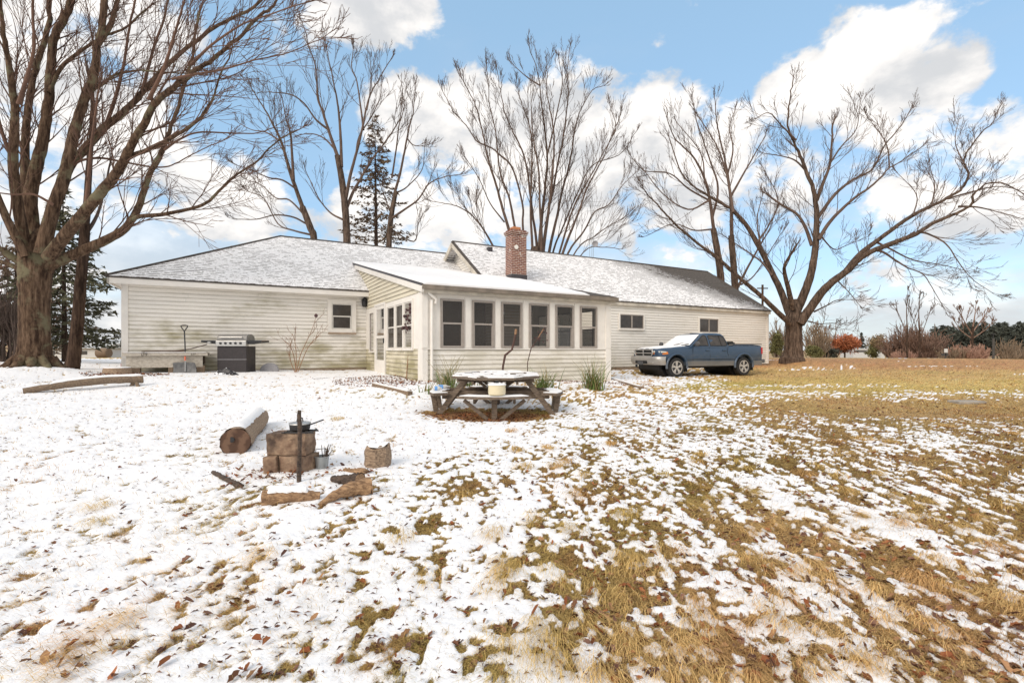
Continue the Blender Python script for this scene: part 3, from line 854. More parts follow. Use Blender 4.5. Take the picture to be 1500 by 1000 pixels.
            for k in range(5):
                for dlt in (-.16, .16):
                    a0 = 2 * math.pi * k / 5 + .3
                    m.beam((x + .05 * math.cos(a0), o + sg * .025, RW_ + .05 * math.sin(a0)), (x + .225 * math.cos(a0 + dlt), o + sg * .032, RW_ + .225 * math.sin(a0 + dlt)), .04, .03, up=(0, 1, 0))
            m.lathe([(.245, sg * .03), (.245, sg * .055), (.222, sg * .055), (.222, sg * .03)], (x, o, RW_), 32, 'y', False, False)
            m.lathe([(.065, sg * .0), (.06, sg * .05), (.001, sg * .052)], (x, o, RW_), 16, 'y', False, False)
            m.build('rim', 'alloy', wh)
        # lights
        m = MB(); m.box((-2.6, sg * .80 - .07, .86), (-2.53, sg * .83 + .075, 1.12)); m.build('tail_light', 'tail_red', t, bevel=.012)
        hlp = [(2.475, .46, .86), (2.475, .46, .99), (2.38, .74, .975), (2.16, .9, .955), (2.14, .905, .86), (2.40, .76, .835)]
        m = MB(); m.prism([(x, sg * y, z) for x, y, z in hlp], (.05, sg * .012, 0)); hd = m.build('headlight', 'amber', t, bevel=.008)
        m = MB(); m.prism([(2.49, sg * .46, .925), (2.49, sg * .46, .99), (2.395, sg * .74, .975), (2.2, sg * .89, .962), (2.2, sg * .89, .925), (2.395, sg * .75, .915)], (.05, sg * .014, .002)); m.build('lens', 'lens_clear', hd)
    # lower cladding stripe
    for sg in (1, -1):
        for x0, x1 in ((1.28, -1.08), (-2.08, -2.56)):
            m = MB(); m.prism([(x0, sg * .88, .41), (x1, sg * .88, .41), (x1, sg * .905, .6), (x0, sg * .905, .6)], (0, sg * .012, 0)); m.build('lower_cladding', 'truck_lower', t, bevel=.006)
        m = MB(); m.tube([(1.3, sg * .905, .69), (-1.1, sg * .905, .7)], .022, 8); m.build('side_crease', 'truck_blue', t, smooth=50)
    # grille: trapezoid frame with a plain cross
    g = MB(); g.prism([(2.46, -.45, .78), (2.46, .45, .78), (2.5, .5, 1.02), (2.5, -.5, 1.02)], (.06, 0, .0)); g.build('grille', 'grille_dark', t)
    gf = MB(); fr = [(2.565, -.46, .785), (2.565, .46, .785), (2.575, .54, .9), (2.56, .51, 1.03), (2.56, -.51, 1.03), (2.575, -.54, .9)]
    gf.tube(fr + [fr[0], fr[1]], .026, 8); gf.tube([(2.575, 0, .8), (2.58, 0, 1.03)], .026, 8); gf.tube([(2.58, -.5, .9), (2.585, 0, .9), (2.58, .5, .9)], .022, 8)
    gf.build('grille_surround', 'steel', t, smooth=50)
    bp = MB()
    outl = [(2.3, .94), (2.5, .9), (2.62, .7), (2.68, .35), (2.69, 0), (2.68, -.35), (2.62, -.7), (2.5, -.9), (2.3, -.94)]
    nn = len(outl)
    for z, sc in ((.46, .96), (.52, .99), (.62, 1.0), (.72, 1.0), (.775, .985)):
        bp.v.extend([(x * sc if sc < 1 else x, y * sc, z) for x, y in outl])
    for r_ in range(4):
        for k in range(nn - 1): a = r_ * nn + k; bp.f.append((a, a + 1, a + 1 + nn, a + nn))
    bp.f.append(tuple(range(4 * nn, 5 * nn)))
    bp.build('front_bumper', 'chrome_dull', t, smooth=50)
    m = MB(); m.box((2.62, -.34, .5), (2.705, .34, .62)); m.build('bumper_intake', 'grille_dark', t, bevel=.02)
    m = MB(); m.box((2.70, -.16, .46), (2.725, .16, .6)); m.build('plate_bracket', 'plastic_dark', t)
    for sg in (1, -1):
        m = MB(); m.lathe([(.055, 0), (.05, .03), (.001, .04)], (2.585, sg * .6, .58), 14, 'x'); m.build('fog_light', 'lens_clear', t)
    m = MB(); m.box((-2.76, -.88, .5), (-2.6, .88, .64)); m.build('rear_bumper', 'plastic_dark', t, bevel=.03)
    # bed rail caps and a rolled cover just behind the cab
    m = MB()
    for sg in (1, -1): m.box((-2.58, sg * .83 - .06, 1.232), (-.92, sg * .83 + .05, 1.262))
    m.box((-2.6, -.8, 1.235), (-2.52, .8, 1.262)); m.build('bed_rail', 'plastic_dark', t, bevel=.008)
    m = MB(); m.tube([(-1.02, -.78, 1.29), (-1.02, .85, 1.29)], .07, 12); m.tube([(-1.16, -.78, 1.27), (-1.16, .8, 1.27)], .05, 10); m.build('rolled_cover', 'rubber', t, smooth=50)
    m = MB(); m.quad((.3, .5, 1.0), (-.7, .5, 1.0), (-.7, -.5, 1.0), (.3, -.5, 1.0)); m.build('cab_floor', 'plastic_dark', t)
    # snow: windshield and hood
    m = MB(); n = 12; gg = {}
    for i in range(n + 1):
        for j in range(9):
            z = 1.19 + (1.60 - 1.19) * j / 8; y = -1 + 2 * i / n
            hw, xf, xr = hwz(z); bow = .1 if z < 1.58 else .06
            e = max(0, 1 - (abs(y) ** 6)) * (1 if 0 < j < 8 else .25)
            gg[i, j] = len(m.v); m.v.append((xf + bow * (1 - y * y) + .02 + .035 * e, y * (hw - .09), z + .012 + .02 * e))
    for i in range(n):
        for j in range(8): m.f.append((gg[i, j], gg[i + 1, j], gg[i + 1, j + 1], gg[i, j + 1]))
    m.build('windshield_snow', 'snow', t, smooth=60)
    m = MB(); n, k = 26, 22; gg = {}
    for i in range(n + 1):
        for j in range(k + 1):
            x = 1.12 + 1.36 * i / n; y = -.8 + 1.6 * j / k
            for (x0, h0, t0, _), (x1, h1, t1, _) in zip(st, st[1:]):
                if x1 <= x <= x0: f = (x - x0) / (x1 - x0); hw = h0 + (h1 - h0) * f; top = t0 + (t1 - t0) * f
            e = min(1, (1.36 * (n - i) / n + .02) * 7) * min(1, (j / k * 1.6 + .02) * 6) * min(1, ((k - j) / k * 1.6) * 5)
            yy = y * hw / .95; nz = float(fbm(x * 3, y * 3, 4, 9))
            base = top + (.035 - .01 * abs(yy) / (.55 * hw) if abs(yy) < .55 * hw else .025 - .025 * (abs(yy) - .55 * hw) / (.45 * hw - .12))
            gg[i, j] = len(m.v); m.v.append((x, yy, base + .03 * (e - .5) + .03 * (nz - .4)))
    for i in range(n):
        for j in range(k): m.f.append((gg[i, j], gg[i + 1, j], gg[i + 1, j + 1], gg[i, j + 1]))
    m.build('hood_snow', 'snow', t, smooth=60)
    m = MB(); m.lathe([(.42, 0), (.36, .012), (.0, .018)], (0, 0, 1.692), 20); ob = m.build('roof_snow', 'snow', t, smooth=60)
    for v in ob.data.vertices: v.co.x = v.co.x * 1.0 - .22; v.co.z -= .02 * (v.co.y / .42) ** 2
    # wipers
    m = MB(); m.tube([(1.22, .1, 1.21), (1.02, .45, 1.3)], .012, 5); m.tube([(1.22, .5, 1.2), (1.02, .72, 1.26)], .012, 5); m.build('wiper', 'grille_dark', t)
build_truck()

# ================================================================= YARD THINGS
def up(v, dz): return Vector((v[0], v[1], v[2] + dz))
# ---- picnic table
def picnic_table():
    c = gpx(727, 604); d = c.y
    t = thing('picnic_table', c, 'weathered octagonal wooden picnic table with attached benches and snow on top', 'picnic table')
    m_ = d / F  # metres per photo pixel there
    H = .70; zt = c.z + H
    RX = .78; RY = .80
    # tabletop: parallel boards clipped to a rounded octagon, with gaps
    def octo(rx, ry, z, n=8, rot=22.5): return [(c.x + rx * math.cos(R(rot + 45 * k)) / math.cos(R(22.5)), c.y + ry * math.sin(R(rot + 45 * k)) / math.cos(R(22.5)), z) for k in range(n)]
    def halfx(y, rx, ry):
        ay = abs(y) / ry
        tt = math.tan(R(22.5))
        return rx if ay < tt else rx * max(.0, 1 - (ay - tt))
    tilt = lambda y: -.03 * y       # the ground lets the table lean a little towards the camera
    tp = MB(); ts = MB(); nb = 10
    for k in range(nb):
        y0 = -RY + 2 * RY * k / nb + .005; y1 = -RY + 2 * RY * (k + 1) / nb - .005
        a, b = halfx(y0, RX, RY), halfx(y1, RX, RY)
        w = rnd.uniform(-.006, .006)
        tp.prism([(c.x - a, c.y + y0, zt + w - .04 + y0 * .03), (c.x + a, c.y + y0, zt + w - .04 + y0 * .03), (c.x + b, c.y + y1, zt + w - .04 + y1 * .03), (c.x - b, c.y + y1, zt + w - .04 + y1 * .03)], (0, 0, .04))
        n = 30
        for i in range(n):
            xa, xb = -1 + 2 * i / n, -1 + 2 * (i + 1) / n
            nz = float(fbm(xa * 3 + k * 5, k * 1.7, 3, 2))
            if nz < .43 or (k == 4 and -.3 < xa < -.1) or (k == 6 and .2 < xa < .55): continue
            th = .006 + .016 * nz
            q = [(c.x + xa * a * .985, c.y + y0 - .004, 0), (c.x + xb * a * .985, c.y + y0 - .004, 0), (c.x + xb * b * .985, c.y + y1 + (.004 if k not in (1, 2) else -.02), 0), (c.x + xa * b * .985, c.y + y1 + (.004 if k not in (1, 2) else -.02), 0)]
            ts.prism([(x, y, zt + w + .001 + (y - c.y) * .03) for x, y, _ in q], (0, 0, th))
    to = tp.build('tabletop', 'wood_weathered', t)
    ts.build('snow_cover', 'snow', to)
    ap = MB()
    for k in range(4):
        a = R(90 * k); dx, dy = math.cos(a), math.sin(a)
        pass
    # cross beams under the top and long bench-carrying rails
    rl_ = MB()
    for sy in (-.33, .33):
        rl_.beam((c.x - .95, c.y + sy, c.z + .36), (c.x + .95, c.y + sy, c.z + .36), .04, .14)
    for sx in (-.33, .33):
        rl_.beam((c.x + sx, c.y - .95, c.z + .325), (c.x + sx, c.y + .95, c.z + .325), .04, .12)
    rl_.build('bench_rail', 'wood_weathered', t)
    ub = MB()
    for sy in (-.38, .38): ub.beam((c.x - .68, c.y + sy, zt - .075), (c.x + .68, c.y + sy, zt - .075), .04, .08)
    for sx in (-.38, .38): ub.beam((c.x + sx, c.y - .68, zt - .11), (c.x + sx, c.y + .68, zt - .11), .04, .06)
    ub.build('top_brace', 'wood_weathered', t)
    for sx in (-1, 1):
        for sy in (-1, 1):
            m = MB(); m.beam((c.x + sx * .52, c.y + sy * .38, zt - .04), (c.x + sx * 1.04, c.y + sy * .38, c.z - .03 + .0), .09, .045, up=(0, 1, 0)); m.build('leg', 'wood_weathered', t)
    for sy in (-1, 1):
        m = MB(); m.beam((c.x, c.y + sy * .32, zt - .05), (c.x, c.y + sy * .98, c.z - .03), .1, .05, up=(1, 0, 0)); m.build('leg', 'wood_weathered', t); m = MB()
        m.beam((c.x, c.y + sy * .95, c.z + .36), (c.x, c.y + sy * .93, c.z - .03), .09, .09); m.build('leg', 'wood_weathered', t)
        for sx in (-1, 1):
            m = MB(); m.beam((c.x + sx * .5, c.y + sy * .97, c.z + .33), (c.x + sx * .1, c.y + sy * .95, c.z - .0), .045, .06); m.build('diagonal_brace', 'wood_weathered', t); m = MB()
            m.beam((c.x + sx * .34, c.y + sy * .33, zt - .08), (c.x + sx * .04, c.y + sy * .33, c.z + .4), .04, .05); m.build('diagonal_brace', 'wood_weathered', t)
    ct = MB(); ct.beam((c.x, c.y, zt - .05), (c.x, c.y, c.z + .3), .16, .09); ct.build('center_post', 'wood_weathered', t)
    # benches: front/back straight, left/right crescent
    for sx, sy in ((0, -1), (0, 1), (-1, 0), (1, 0)):
        m = MB(); s = MB(); z = c.z + .40
        out = []
        n = 12; ro, ri = 1.22, .93
        for k in range(n + 1):
            a = R(-30 + 60 * k / n); out.append((ro, a))
        pts = [(ro * math.cos(a), ro * math.sin(a)) for _, a in out] + [(ri * math.cos(a) , ri * math.sin(a)) for _, a in reversed(out)]
        ang = math.atan2(sy, sx) if (sx or sy) else 0
        ca, sa = math.cos(ang), math.sin(ang)
        def put(p, zz, sc=1.0): 
            r_ = math.hypot(*p); th_ = math.atan2(p[1], p[0]) * sc; rr2 = (ro + ri) / 2 + (r_ - (ro + ri) / 2) * sc
            x, y = rr2 * math.cos(th_), rr2 * math.sin(th_)
            return (c.x + ca * x - sa * y, c.y + sa * x + ca * y, zz)
        m.prism([put(p, z - .04) for p in pts], (0, 0, .04))
        bo = m.build('bench', 'wood_weathered', t)
        s.prism([put(p, z + .001, .93) for p in pts], (0, 0, .013)); s.build('snow_cover', 'snow', bo, bevel=.008)
        if sx:
            m = MB(); m.beam(put((1.12, .25), z - .04), put((1.06, .2), c.z - .03), .09, .05, up=(0, 1, 0)); m.build('leg', 'wood_weathered', t); m = MB(); m.beam(put((1.12, -.25), z - .04), put((1.06, -.2), c.z - .03), .09, .05, up=(0, 1, 0)); m.build('leg', 'wood_weathered', t)
    # pot on the front bench
    p = Vector((c.x + .045, c.y - 1.08, c.z + .423))
    m = MB(); m.lathe([(.1, 0), (.135, .012), (.142, .04), (.142, .16), (.15, .165)], p, 32)
    pot = m.build('stock_pot', 'enamel', None, smooth=40); tag(pot, 'cream enamel stock pot with a lid on the front picnic bench', 'pot')
    m = MB(); m.lathe([(.152, .165), (.148, .178), (.1, .19), (.0, .196)], p, 32); lid = m.build('lid', 'snow', pot, smooth=40)
    m = MB(); m.lathe([(.012, .19), (.012, .205), (.03, .21), (.028, .225), (0, .228)], p, 14); m.build('knob', 'dark_metal', lid)
    m = MB()
    for sx in (-1, 1):
        m.tube([p + Vector((sx * .14, -.04, .13)), p + Vector((sx * .175, -.03, .135)), p + Vector((sx * .175, .03, .135)), p + Vector((sx * .14, .04, .13))], .007, 6)
    m.build('handle', 'dark_metal', pot)
    return c
TC = picnic_table()
# drink cans lying on the left bench
for i, (x, y, a, lab) in enumerate(((-1.0, .16, .2, 'farther of two blue and white bottles lying on the left picnic bench'), (-1.05, -.2, .1, 'nearer of two blue and white bottles lying on the left picnic bench'))):
    p = Vector((TC.x + x, TC.y + y, TC.z + .423 + .04))
    dx = Vector((math.cos(a), math.sin(a), 0)); L = .26 if i == 0 else .15
    m = MB(); q = lambda t: p + dx * (t - .5) * L
    m.tube([q(0), q(.04), q(.7), q(.85), q(.9), q(1)], [.034, .038, .038, .02, .014, .014], 14)
    b = m.build('bottle', 'far_white', None, smooth=40); tag(b, lab, 'bottle', 'bottles on the picnic bench')
    m = MB(); m.tube([q(.15), q(.5)], [.0385, .0385], 14, cap=False); m.build('wrapper', 'bluecan', b, smooth=40)

# ---- fire spot: stacked concrete blocks, pan, stake, bucket
def block(name, cx, cy, z, w, d, h, rot, label, hole=False):
    m = MB(); ca, sa = math.cos(rot), math.sin(rot)
    t = lambda x, y, q: (cx + ca * x - sa * y, cy + sa * x + ca * y, z + q)
    if hole:
        ws = .03
        for x0, x1 in ((-w / 2, -w / 2 + .05), (-.03, .03), (w / 2 - .05, w / 2)):
            m.prism([t(x0, -d / 2, 0), t(x1, -d / 2, 0), t(x1, d / 2, 0), t(x0, d / 2, 0)], (0, 0, h))
        for y0, y1 in ((-d / 2, -d / 2 + .035), (d / 2 - .035, d / 2)):
            for x0, x1 in ((-w / 2 + .05, -.03), (.03, w / 2 - .05)):
                m.prism([t(x0, y0, 0), t(x1, y0, 0), t(x1, y1, 0), t(x0, y1, 0)], (0, 0, h))
    else: m.prism([t(-w / 2, -d / 2, 0), t(w / 2, -d / 2, 0), t(w / 2, d / 2, 0), t(-w / 2, d / 2, 0)], (0, 0, h))
    m = MB(); K = 9
    def P_(u, v_, q):
        rd = lambda a: math.copysign(abs(a) ** 1.0, a)
        e = [abs(u), abs(v_), abs(q)]; big = sorted(e)[1]; k_ = 1 - .045 * max(0, big - .8) / .2
        p = t(u * w / 2 * k_, v_ * d / 2 * k_, h / 2 + q * h / 2 * k_)
        nz = lambda s_: (float(fbm(p[0] * 14 + s_ + p[2] * 9, p[1] * 14 + p[2] * 11, 4, s_)) - .5) * .03
        return (p[0] + nz(1), p[1] + nz(2), p[2] + nz(3) * .6)
    for ax in range(3):
        for sg in (-1, 1):
            gg = {}
            for i in range(K + 1):
                for j in range(K + 1):
                    a_, b_ = -1 + 2 * i / K, -1 + 2 * j / K
                    c3 = [0, 0, 0]; c3[ax] = sg; c3[(ax + 1) % 3] = a_; c3[(ax + 2) % 3] = b_
                    gg[i, j] = len(m.v); m.v.append(P_(*c3))
            for i in range(K):
                for j in range(K): m.f.append((gg[i, j], gg[i + 1, j], gg[i + 1, j + 1], gg[i, j + 1]) if sg > 0 else (gg[i, j], gg[i, j + 1], gg[i + 1, j + 1], gg[i + 1, j]))
    o = m.build(name, 'scorched', None, fix=False)
    return tag(o, label, 'concrete block', 'blocks of the fire stand')
t = NT('scorched'); v = t.coord()
n = t.noise(v, 2.6, 5, .6)
c_ = t.ramp(t.noise(v, 12, 6), [(.3, (.15, .085, .055)), (.7, (.36, .25, .165))])
t.color(t.mix(t.maprange(n, .44, .64, 0, .92), c_, (.05, .032, .025))); t.rough(.95); t.bump(t.noise(v, 40, 4), .4, .01); MATS['scorched'] = t.m
fb = gpx(424, 692)
k = fb.y / F
block('fire_block', fb.x - .09 * 1.05 - .06, fb.y + .05, fb.z - .01, .125, .3, .185, .05, 'narrow scorched block under the left end of the fire stand')
block('fire_block', fb.x + .075, fb.y + .06, fb.z - .015, .25, .3, .19, -.28, 'wide scorched block under the right end of the fire stand')
tb = fb.z + .176
block('fire_block', fb.x - .005, fb.y + .06, tb, .40, .24, .215, -.05, 'upper scorched block lying across two lower ones, pan on top')
top = tb + .215
m = MB(); pc = Vector((fb.x + .085, fb.y + .04, top + .018))
m.lathe([(.075, 0), (.092, .01), (.098, .06), (.102, .062)], pc, 28, capt=False); pan = m.build('frying_pan', 'black_iron', None, smooth=40)
tag(pan, 'black cast iron pan with a lid on the stacked fire blocks', 'pan')
m = MB(); m.lathe([(.103, .062), (.1, .075), (.05, .085), (0, .088)], pc, 28); l = m.build('lid', 'steel', pan, smooth=40)
m = MB(); m.tube([pc + Vector((-.03, 0, .083)), pc + Vector((-.025, 0, .115)), pc + Vector((.025, 0, .115)), pc + Vector((.03, 0, .083))], .006, 6); m.build('lid_handle', 'black_iron', l)
m = MB(); m.beam(pc + Vector((.09, 0, .05)), pc + Vector((.24, -.03, .105)), .022, .012); m.build('handle', 'black_iron', pan)
gr = MB()
for i in range(4): gr.tube([(fb.x - .05 + .0 * i, fb.y - .06 + .06 * i, top + .009), (fb.x + .265 - .03 * (i % 2), fb.y - .07 + .06 * i, top + .009)], .006, 6)
gr.tube([(fb.x - .02, fb.y - .09, top + .0095), (fb.x - .02, fb.y + .16, top + .0095)], .006, 6); gr.tube([(fb.x + .2, fb.y - .1, top + .0095), (fb.x + .2, fb.y + .16, top + .0095)], .006, 6)
tag(gr.build('grill_grate', 'black_iron'), 'iron rod grate between the pan and the stacked blocks', 'grate')
sp = gpx(438, 709)
m = MB(); m.tube([up(sp, -.05), up(sp, .12), up(sp, .3) + Vector((.004, 0, 0)), up(sp, .5) + Vector((.008, 0, 0)), up(sp, .62) + Vector((0, 0, 0)), up(sp, .66) + Vector((.004, 0, 0))], [.017, .019, .016, .018, .02, .014], 9, jitter=.25, seed=3)
m.tube([up(sp, .53), up(sp, .55) + Vector((.022, -.005, .0))], [.008, .004], 5)
tag(m.build('wooden_stake', 'wood_charred', None, smooth=60), 'dark upright stake stuck in the snow before the fire blocks', 'stake')
bc = gpx(468, 690); bc.y += .06
m = MB(); m.lathe([(.052, 0), (.054, .005), (.068, .13), (.074, .132), (.074, .14), (.068, .14), (.066, .13), (.052, .012)], bc, 24, capt=True); bu = m.build('metal_bucket', 'galv', None, smooth=40)
tag(bu, 'small galvanised bucket of twigs beside the fire blocks', 'bucket')
m = MB(); m.tube([bc + Vector((-.07, .0, .13)), bc + Vector((-.065, .02, .2)), bc + Vector((.03, .02, .21)), bc + Vector((.034, .0, .14))], .004, 5); m.build('handle', 'dark_metal', bu)
for i in range(9):
    m = MB(); a = rnd.uniform(-.6, 1.2); q = bc + Vector((rnd.uniform(-.0, .045), rnd.uniform(-.03, .03), .05))
    m.tube([q, q + Vector((.02 + .05 * a * .4, rnd.uniform(-.02, .02), .09)), q + Vector((.03 + .09 * a * .5, rnd.uniform(-.03, .03), rnd.uniform(.13, .21)))], [.006, .005, .003], 5)
    tag(m.build('kindling_stick', 'wood_charred'), 'dark twig poking out of the small metal bucket', 'stick', 'kindling in the bucket')
# ---- logs
def log(name, a, b, ra, rb, label, cat='log', bark_m='wood_bark', snow=None, n=20, seed=1, bend=None, jit=.06, ends='wood_endgrain'):
    a, b = Vector(a), Vector(b); N = 22; pts = []; rad = []
    rr = random.Random(seed); ph = rr.random() * 6
    for i in range(N + 1):
        f = i / N; p = a.lerp(b, f)
        if bend: p = p + Vector(bend) * math.sin(f * math.pi)
        pts.append(p); rad.append((ra + (rb - ra) * f) * (1 + .05 * math.sin(f * 9 + ph)))
    m = MB(); m.tube(pts, rad, n, cap=False, jitter=jit, seed=seed)
    o = m.build(name, bark_m, None, smooth=60); tag(o, label, cat)
    ax = (b - a).normalized()
    for e, (p, r, s) in enumerate(((pts[0], rad[0], -1), (pts[-1], rad[-1], 1))):
        m = MB(); m.tube([p - ax * s * .005, p + ax * s * .004], r * .965, n); m.build('cut_end', ends, o)
    if snow:
        f0, f1, half = snow; s = MB(); g = {}
        side = ax.cross(Vector((0, 0, 1))).normalized(); u_ = side.cross(ax)
        NN = 40
        for i in range(NN + 1):
            f = f0 + (f1 - f0) * i / NN; k_ = f * N; i0 = min(int(k_), N - 1); p = pts[i0].lerp(pts[i0 + 1], k_ - i0); r = rad[i0] + (rad[i0 + 1] - rad[i0]) * (k_ - i0)
            w0 = half * (.75 + .6 * float(fbm(f * 9, seed * 3.1, 3, 4))); w1 = half * (.75 + .6 * float(fbm(f * 11, seed * 5.7, 3, 6)))
            for j in range(9):
                th = -w0 + (w0 + w1) * j / 8
                e = (1 - abs(j - 4) / 4) ** .5 * min(1, min(i, NN - i) / 2)
                rr_2 = r * 1.03 + .03 * e
                g[i, j] = len(s.v); s.v.append(tuple(p + side * math.sin(th) * rr_2 + u_ * math.cos(th) * rr_2))
        for i in range(NN):
            for j in range(8): s.f.append((g[i, j], g[i + 1, j], g[i + 1, j + 1], g[i, j + 1]))
        s.build('snow_cover', 'snow', o, smooth=60)
    return o
la = gpx(345, 666); lb = gpx(390, 634)
lb = Vector((-3.72, 7.1, 0)); lb.z = gz(lb.x, lb.y)
big = log('fallen_log', up(la, .14), up(lb, .125), .15, .135, 'thick sawn log with snow along its top lying left of the fire blocks', snow=(.03, .97, .62), n=26)
m = MB(); q = Vector((la.x - .03, la.y - .01, la.z + .17)); ax = (lb - la).normalized()
m.lathe([(.03, -.012), (.028, .0), (.0, .003)], q, 12, 'y'); m.build('rot_hole', 'grille_dark', big)
# bench log on a stub leg, far left
p0 = gpx(34, 577); p1 = gpx(190, 570); p1 = Vector((p1.x, p1.y + .35, p1.z))
z1 = EZ + (HY - 555) / F * p1.y
bl = log('log_bench', (p0.x, p0.y, p0.z + .05), (p1.x, p1.y, z1), .06, .085, 'long thin crooked log bench propped up at its right end', bark_m='wood_old', snow=(.2, 1, .55), n=14, seed=5, bend=(0, 0, .06), jit=.1)
bl['category'] = 'log bench'
q = p0.lerp(Vector((p1.x, p1.y, z1)), .93)
for dx in (-.03, .05):
    m = MB(); m.tube([(q.x, q.y, q.z), (q.x + dx * 2.2, q.y - .05, gz(q.x, q.y) - .02)], .035, 8, jitter=.15); m.build('leg', 'wood_old', bl)
# chopping stump and split wood
sc = gpx(548, 688); sc.y += .1
m = MB(); prof = []; N = 26
for i in range(11):
    h = .235 * i / 10
    for k_ in range(N):
        a = 2 * math.pi * k_ / N; r = .128 * (1 + .08 * math.sin(3 * a + 1) + .05 * math.sin(8 * a) + .03 * math.sin(13 * a + i)) * (1 - .16 * max(0, (i - 7) / 3) ** 1.5 - .1 * max(0, (2 - i) / 2))
        dz = (.012 * math.sin(2 * a + 1.3) + .016 * math.sin(5 * a) + .008 * math.sin(11 * a)) * (i / 10) ** 2
        m.v.append((sc.x + r * math.cos(a), sc.y + r * math.sin(a), sc.z - .01 + h + dz))
for i in range(10):
    for k_ in range(N): a = i * N + k_; b = i * N + (k_ + 1) % N; m.f.append((a, b, b + N, a + N))
m.f.append(tuple(10 * N + k_ for k_ in range(N)))
st_ = m.build('chopping_stump', 'wood_bark', None, smooth=50); tag(st_, 'upright sawn log stump with chipped top right of the bucket', 'stump')
m = MB(); g = {}
for i in range(9):
    for k_ in range(20):
        a = 2 * math.pi * k_ / 20; r = .112 * i / 8
        g[i, k_] = len(m.v); m.v.append((sc.x + r * math.cos(a), sc.y + r * math.sin(a), sc.z + .232 + (.012 * math.sin(2 * a + 1.3)) * i / 8 + .012 * (i < 7) + .02 * (float(fbm(r * 30 * math.cos(a) + 5, r * 30 * math.sin(a) + 5, 3)) - .5)))
for i in range(8):
    for k_ in range(20): m.f.append((g[i, k_], g[i + 1, k_], g[i + 1, (k_ + 1) % 20], g[i, (k_ + 1) % 20]))
m.build('snow_cover', 'snow', st_, smooth=60)
a_, b_ = gpx(386, 741), gpx(468, 733)
log('split_log', up(a_, .055), up(b_, .035), .068, .035, 'pale split log with snow on top in front of the fire stake', bark_m='wood_split', snow=(.08, .8, .7), n=12, seed=8, bend=(0, -.01, .015), jit=.16, ends='wood_split')
a_, b_ = gpx(540, 726), gpx(470, 742)
log('split_log', up(a_, .075), up(b_, .02), .078, .022, 'thick knotty split log pointing at the stump, tapering to the left', bark_m='wood_split', n=12, seed=12, bend=(.0, .02, .035), jit=.16, ends='wood_split')
a_, b_ = gpx(488, 708), gpx(528, 716)
log('split_log', up(a_, .04), up(b_, .075), .03, .06, 'dark rotten piece of log lying behind the knotty split log', bark_m='wood_charred', n=10, seed=15, jit=.25, ends='wood_split')
a_, b_ = gpx(505, 692), gpx(536, 697)
log('wood_chunk', up(a_, .02), up(b_, .025), .025, .045, 'flat reddish bark slab at the foot of the stump', 'wood chunk', bark_m='wood_split', n=9, seed=21, jit=.25, ends='wood_split')
a_, b_ = gpx(312, 696), gpx(352, 716)
log('charred_stick', up(a_, .03), up(b_, .02), .018, .03, 'thick charred stick lying left of the fire blocks', 'stick', bark_m='wood_charred', n=9, seed=31, jit=.25, ends='wood_charred')
a_, b_ = gpx(280, 705), gpx(308, 698)
log('charred_stick', up(a_, .012), up(b_, .015), .008, .012, 'thin dark twig left of the thick charred stick', 'stick', bark_m='wood_charred', n=7, seed=33, jit=.25, ends='wood_charred')
for i, (x0, y0, x1, y1, r, lab) in enumerate(((352, 745, 388, 738, .013, 'reddish bark strip off the left end of the pale split log'), (350, 691, 356, 684, .02, 'small tan wood chip left of the fire blocks'), (543, 577, 600, 583, .03, 'snow edged board in the leaves before the porch side'))):
    a_, b_ = gpx(x0, y0), gpx(x1, y1)
    if i == 2: continue
    log('bark_strip', up(a_, .01), up(b_, .012), r, r * .8, lab, 'bark', bark_m='wood_split', n=7, seed=40 + i, jit=.3, ends='wood_split')
def plank(name, a, b, w, h, label, mat='wood_old', snow=False):
    m = MB(); m.beam(a, b, w, h); o = m.build(name, mat, None, bevel=.006); tag(o, label, 'board')
    if snow:
        m = MB(); d = (Vector(b) - Vector(a)); m.beam(Vector(a) + d * .02 + Vector((0, 0, h / 2 + .006)), Vector(b) - d * .03 + Vector((0, 0, h / 2 + .006)), w * .85, .012); m.build('snow_cover', 'snow', o)
    return o
a_, b_ = gpx(548, 567), gpx(601, 580)
plank('garden_board', up(a_, .05), up(b_, .05), .12, .09, 'snow topped board edging the leafy bed before the porch side', snow=True)
a_, b_ = gpx(884, 553), gpx(940, 570)
plank('garden_board', up(a_, .04), up(b_, .04), .13, .06, 'weathered plank on the ground between porch and truck', snow=True)
a_, b_ = gpx(458, 556), gpx(505, 553)
plank('garden_board', up(a_, .01), up(b_, .01), .05, .03, 'thin dark stick of wood in the snow under the small window', mat='wood_charred')

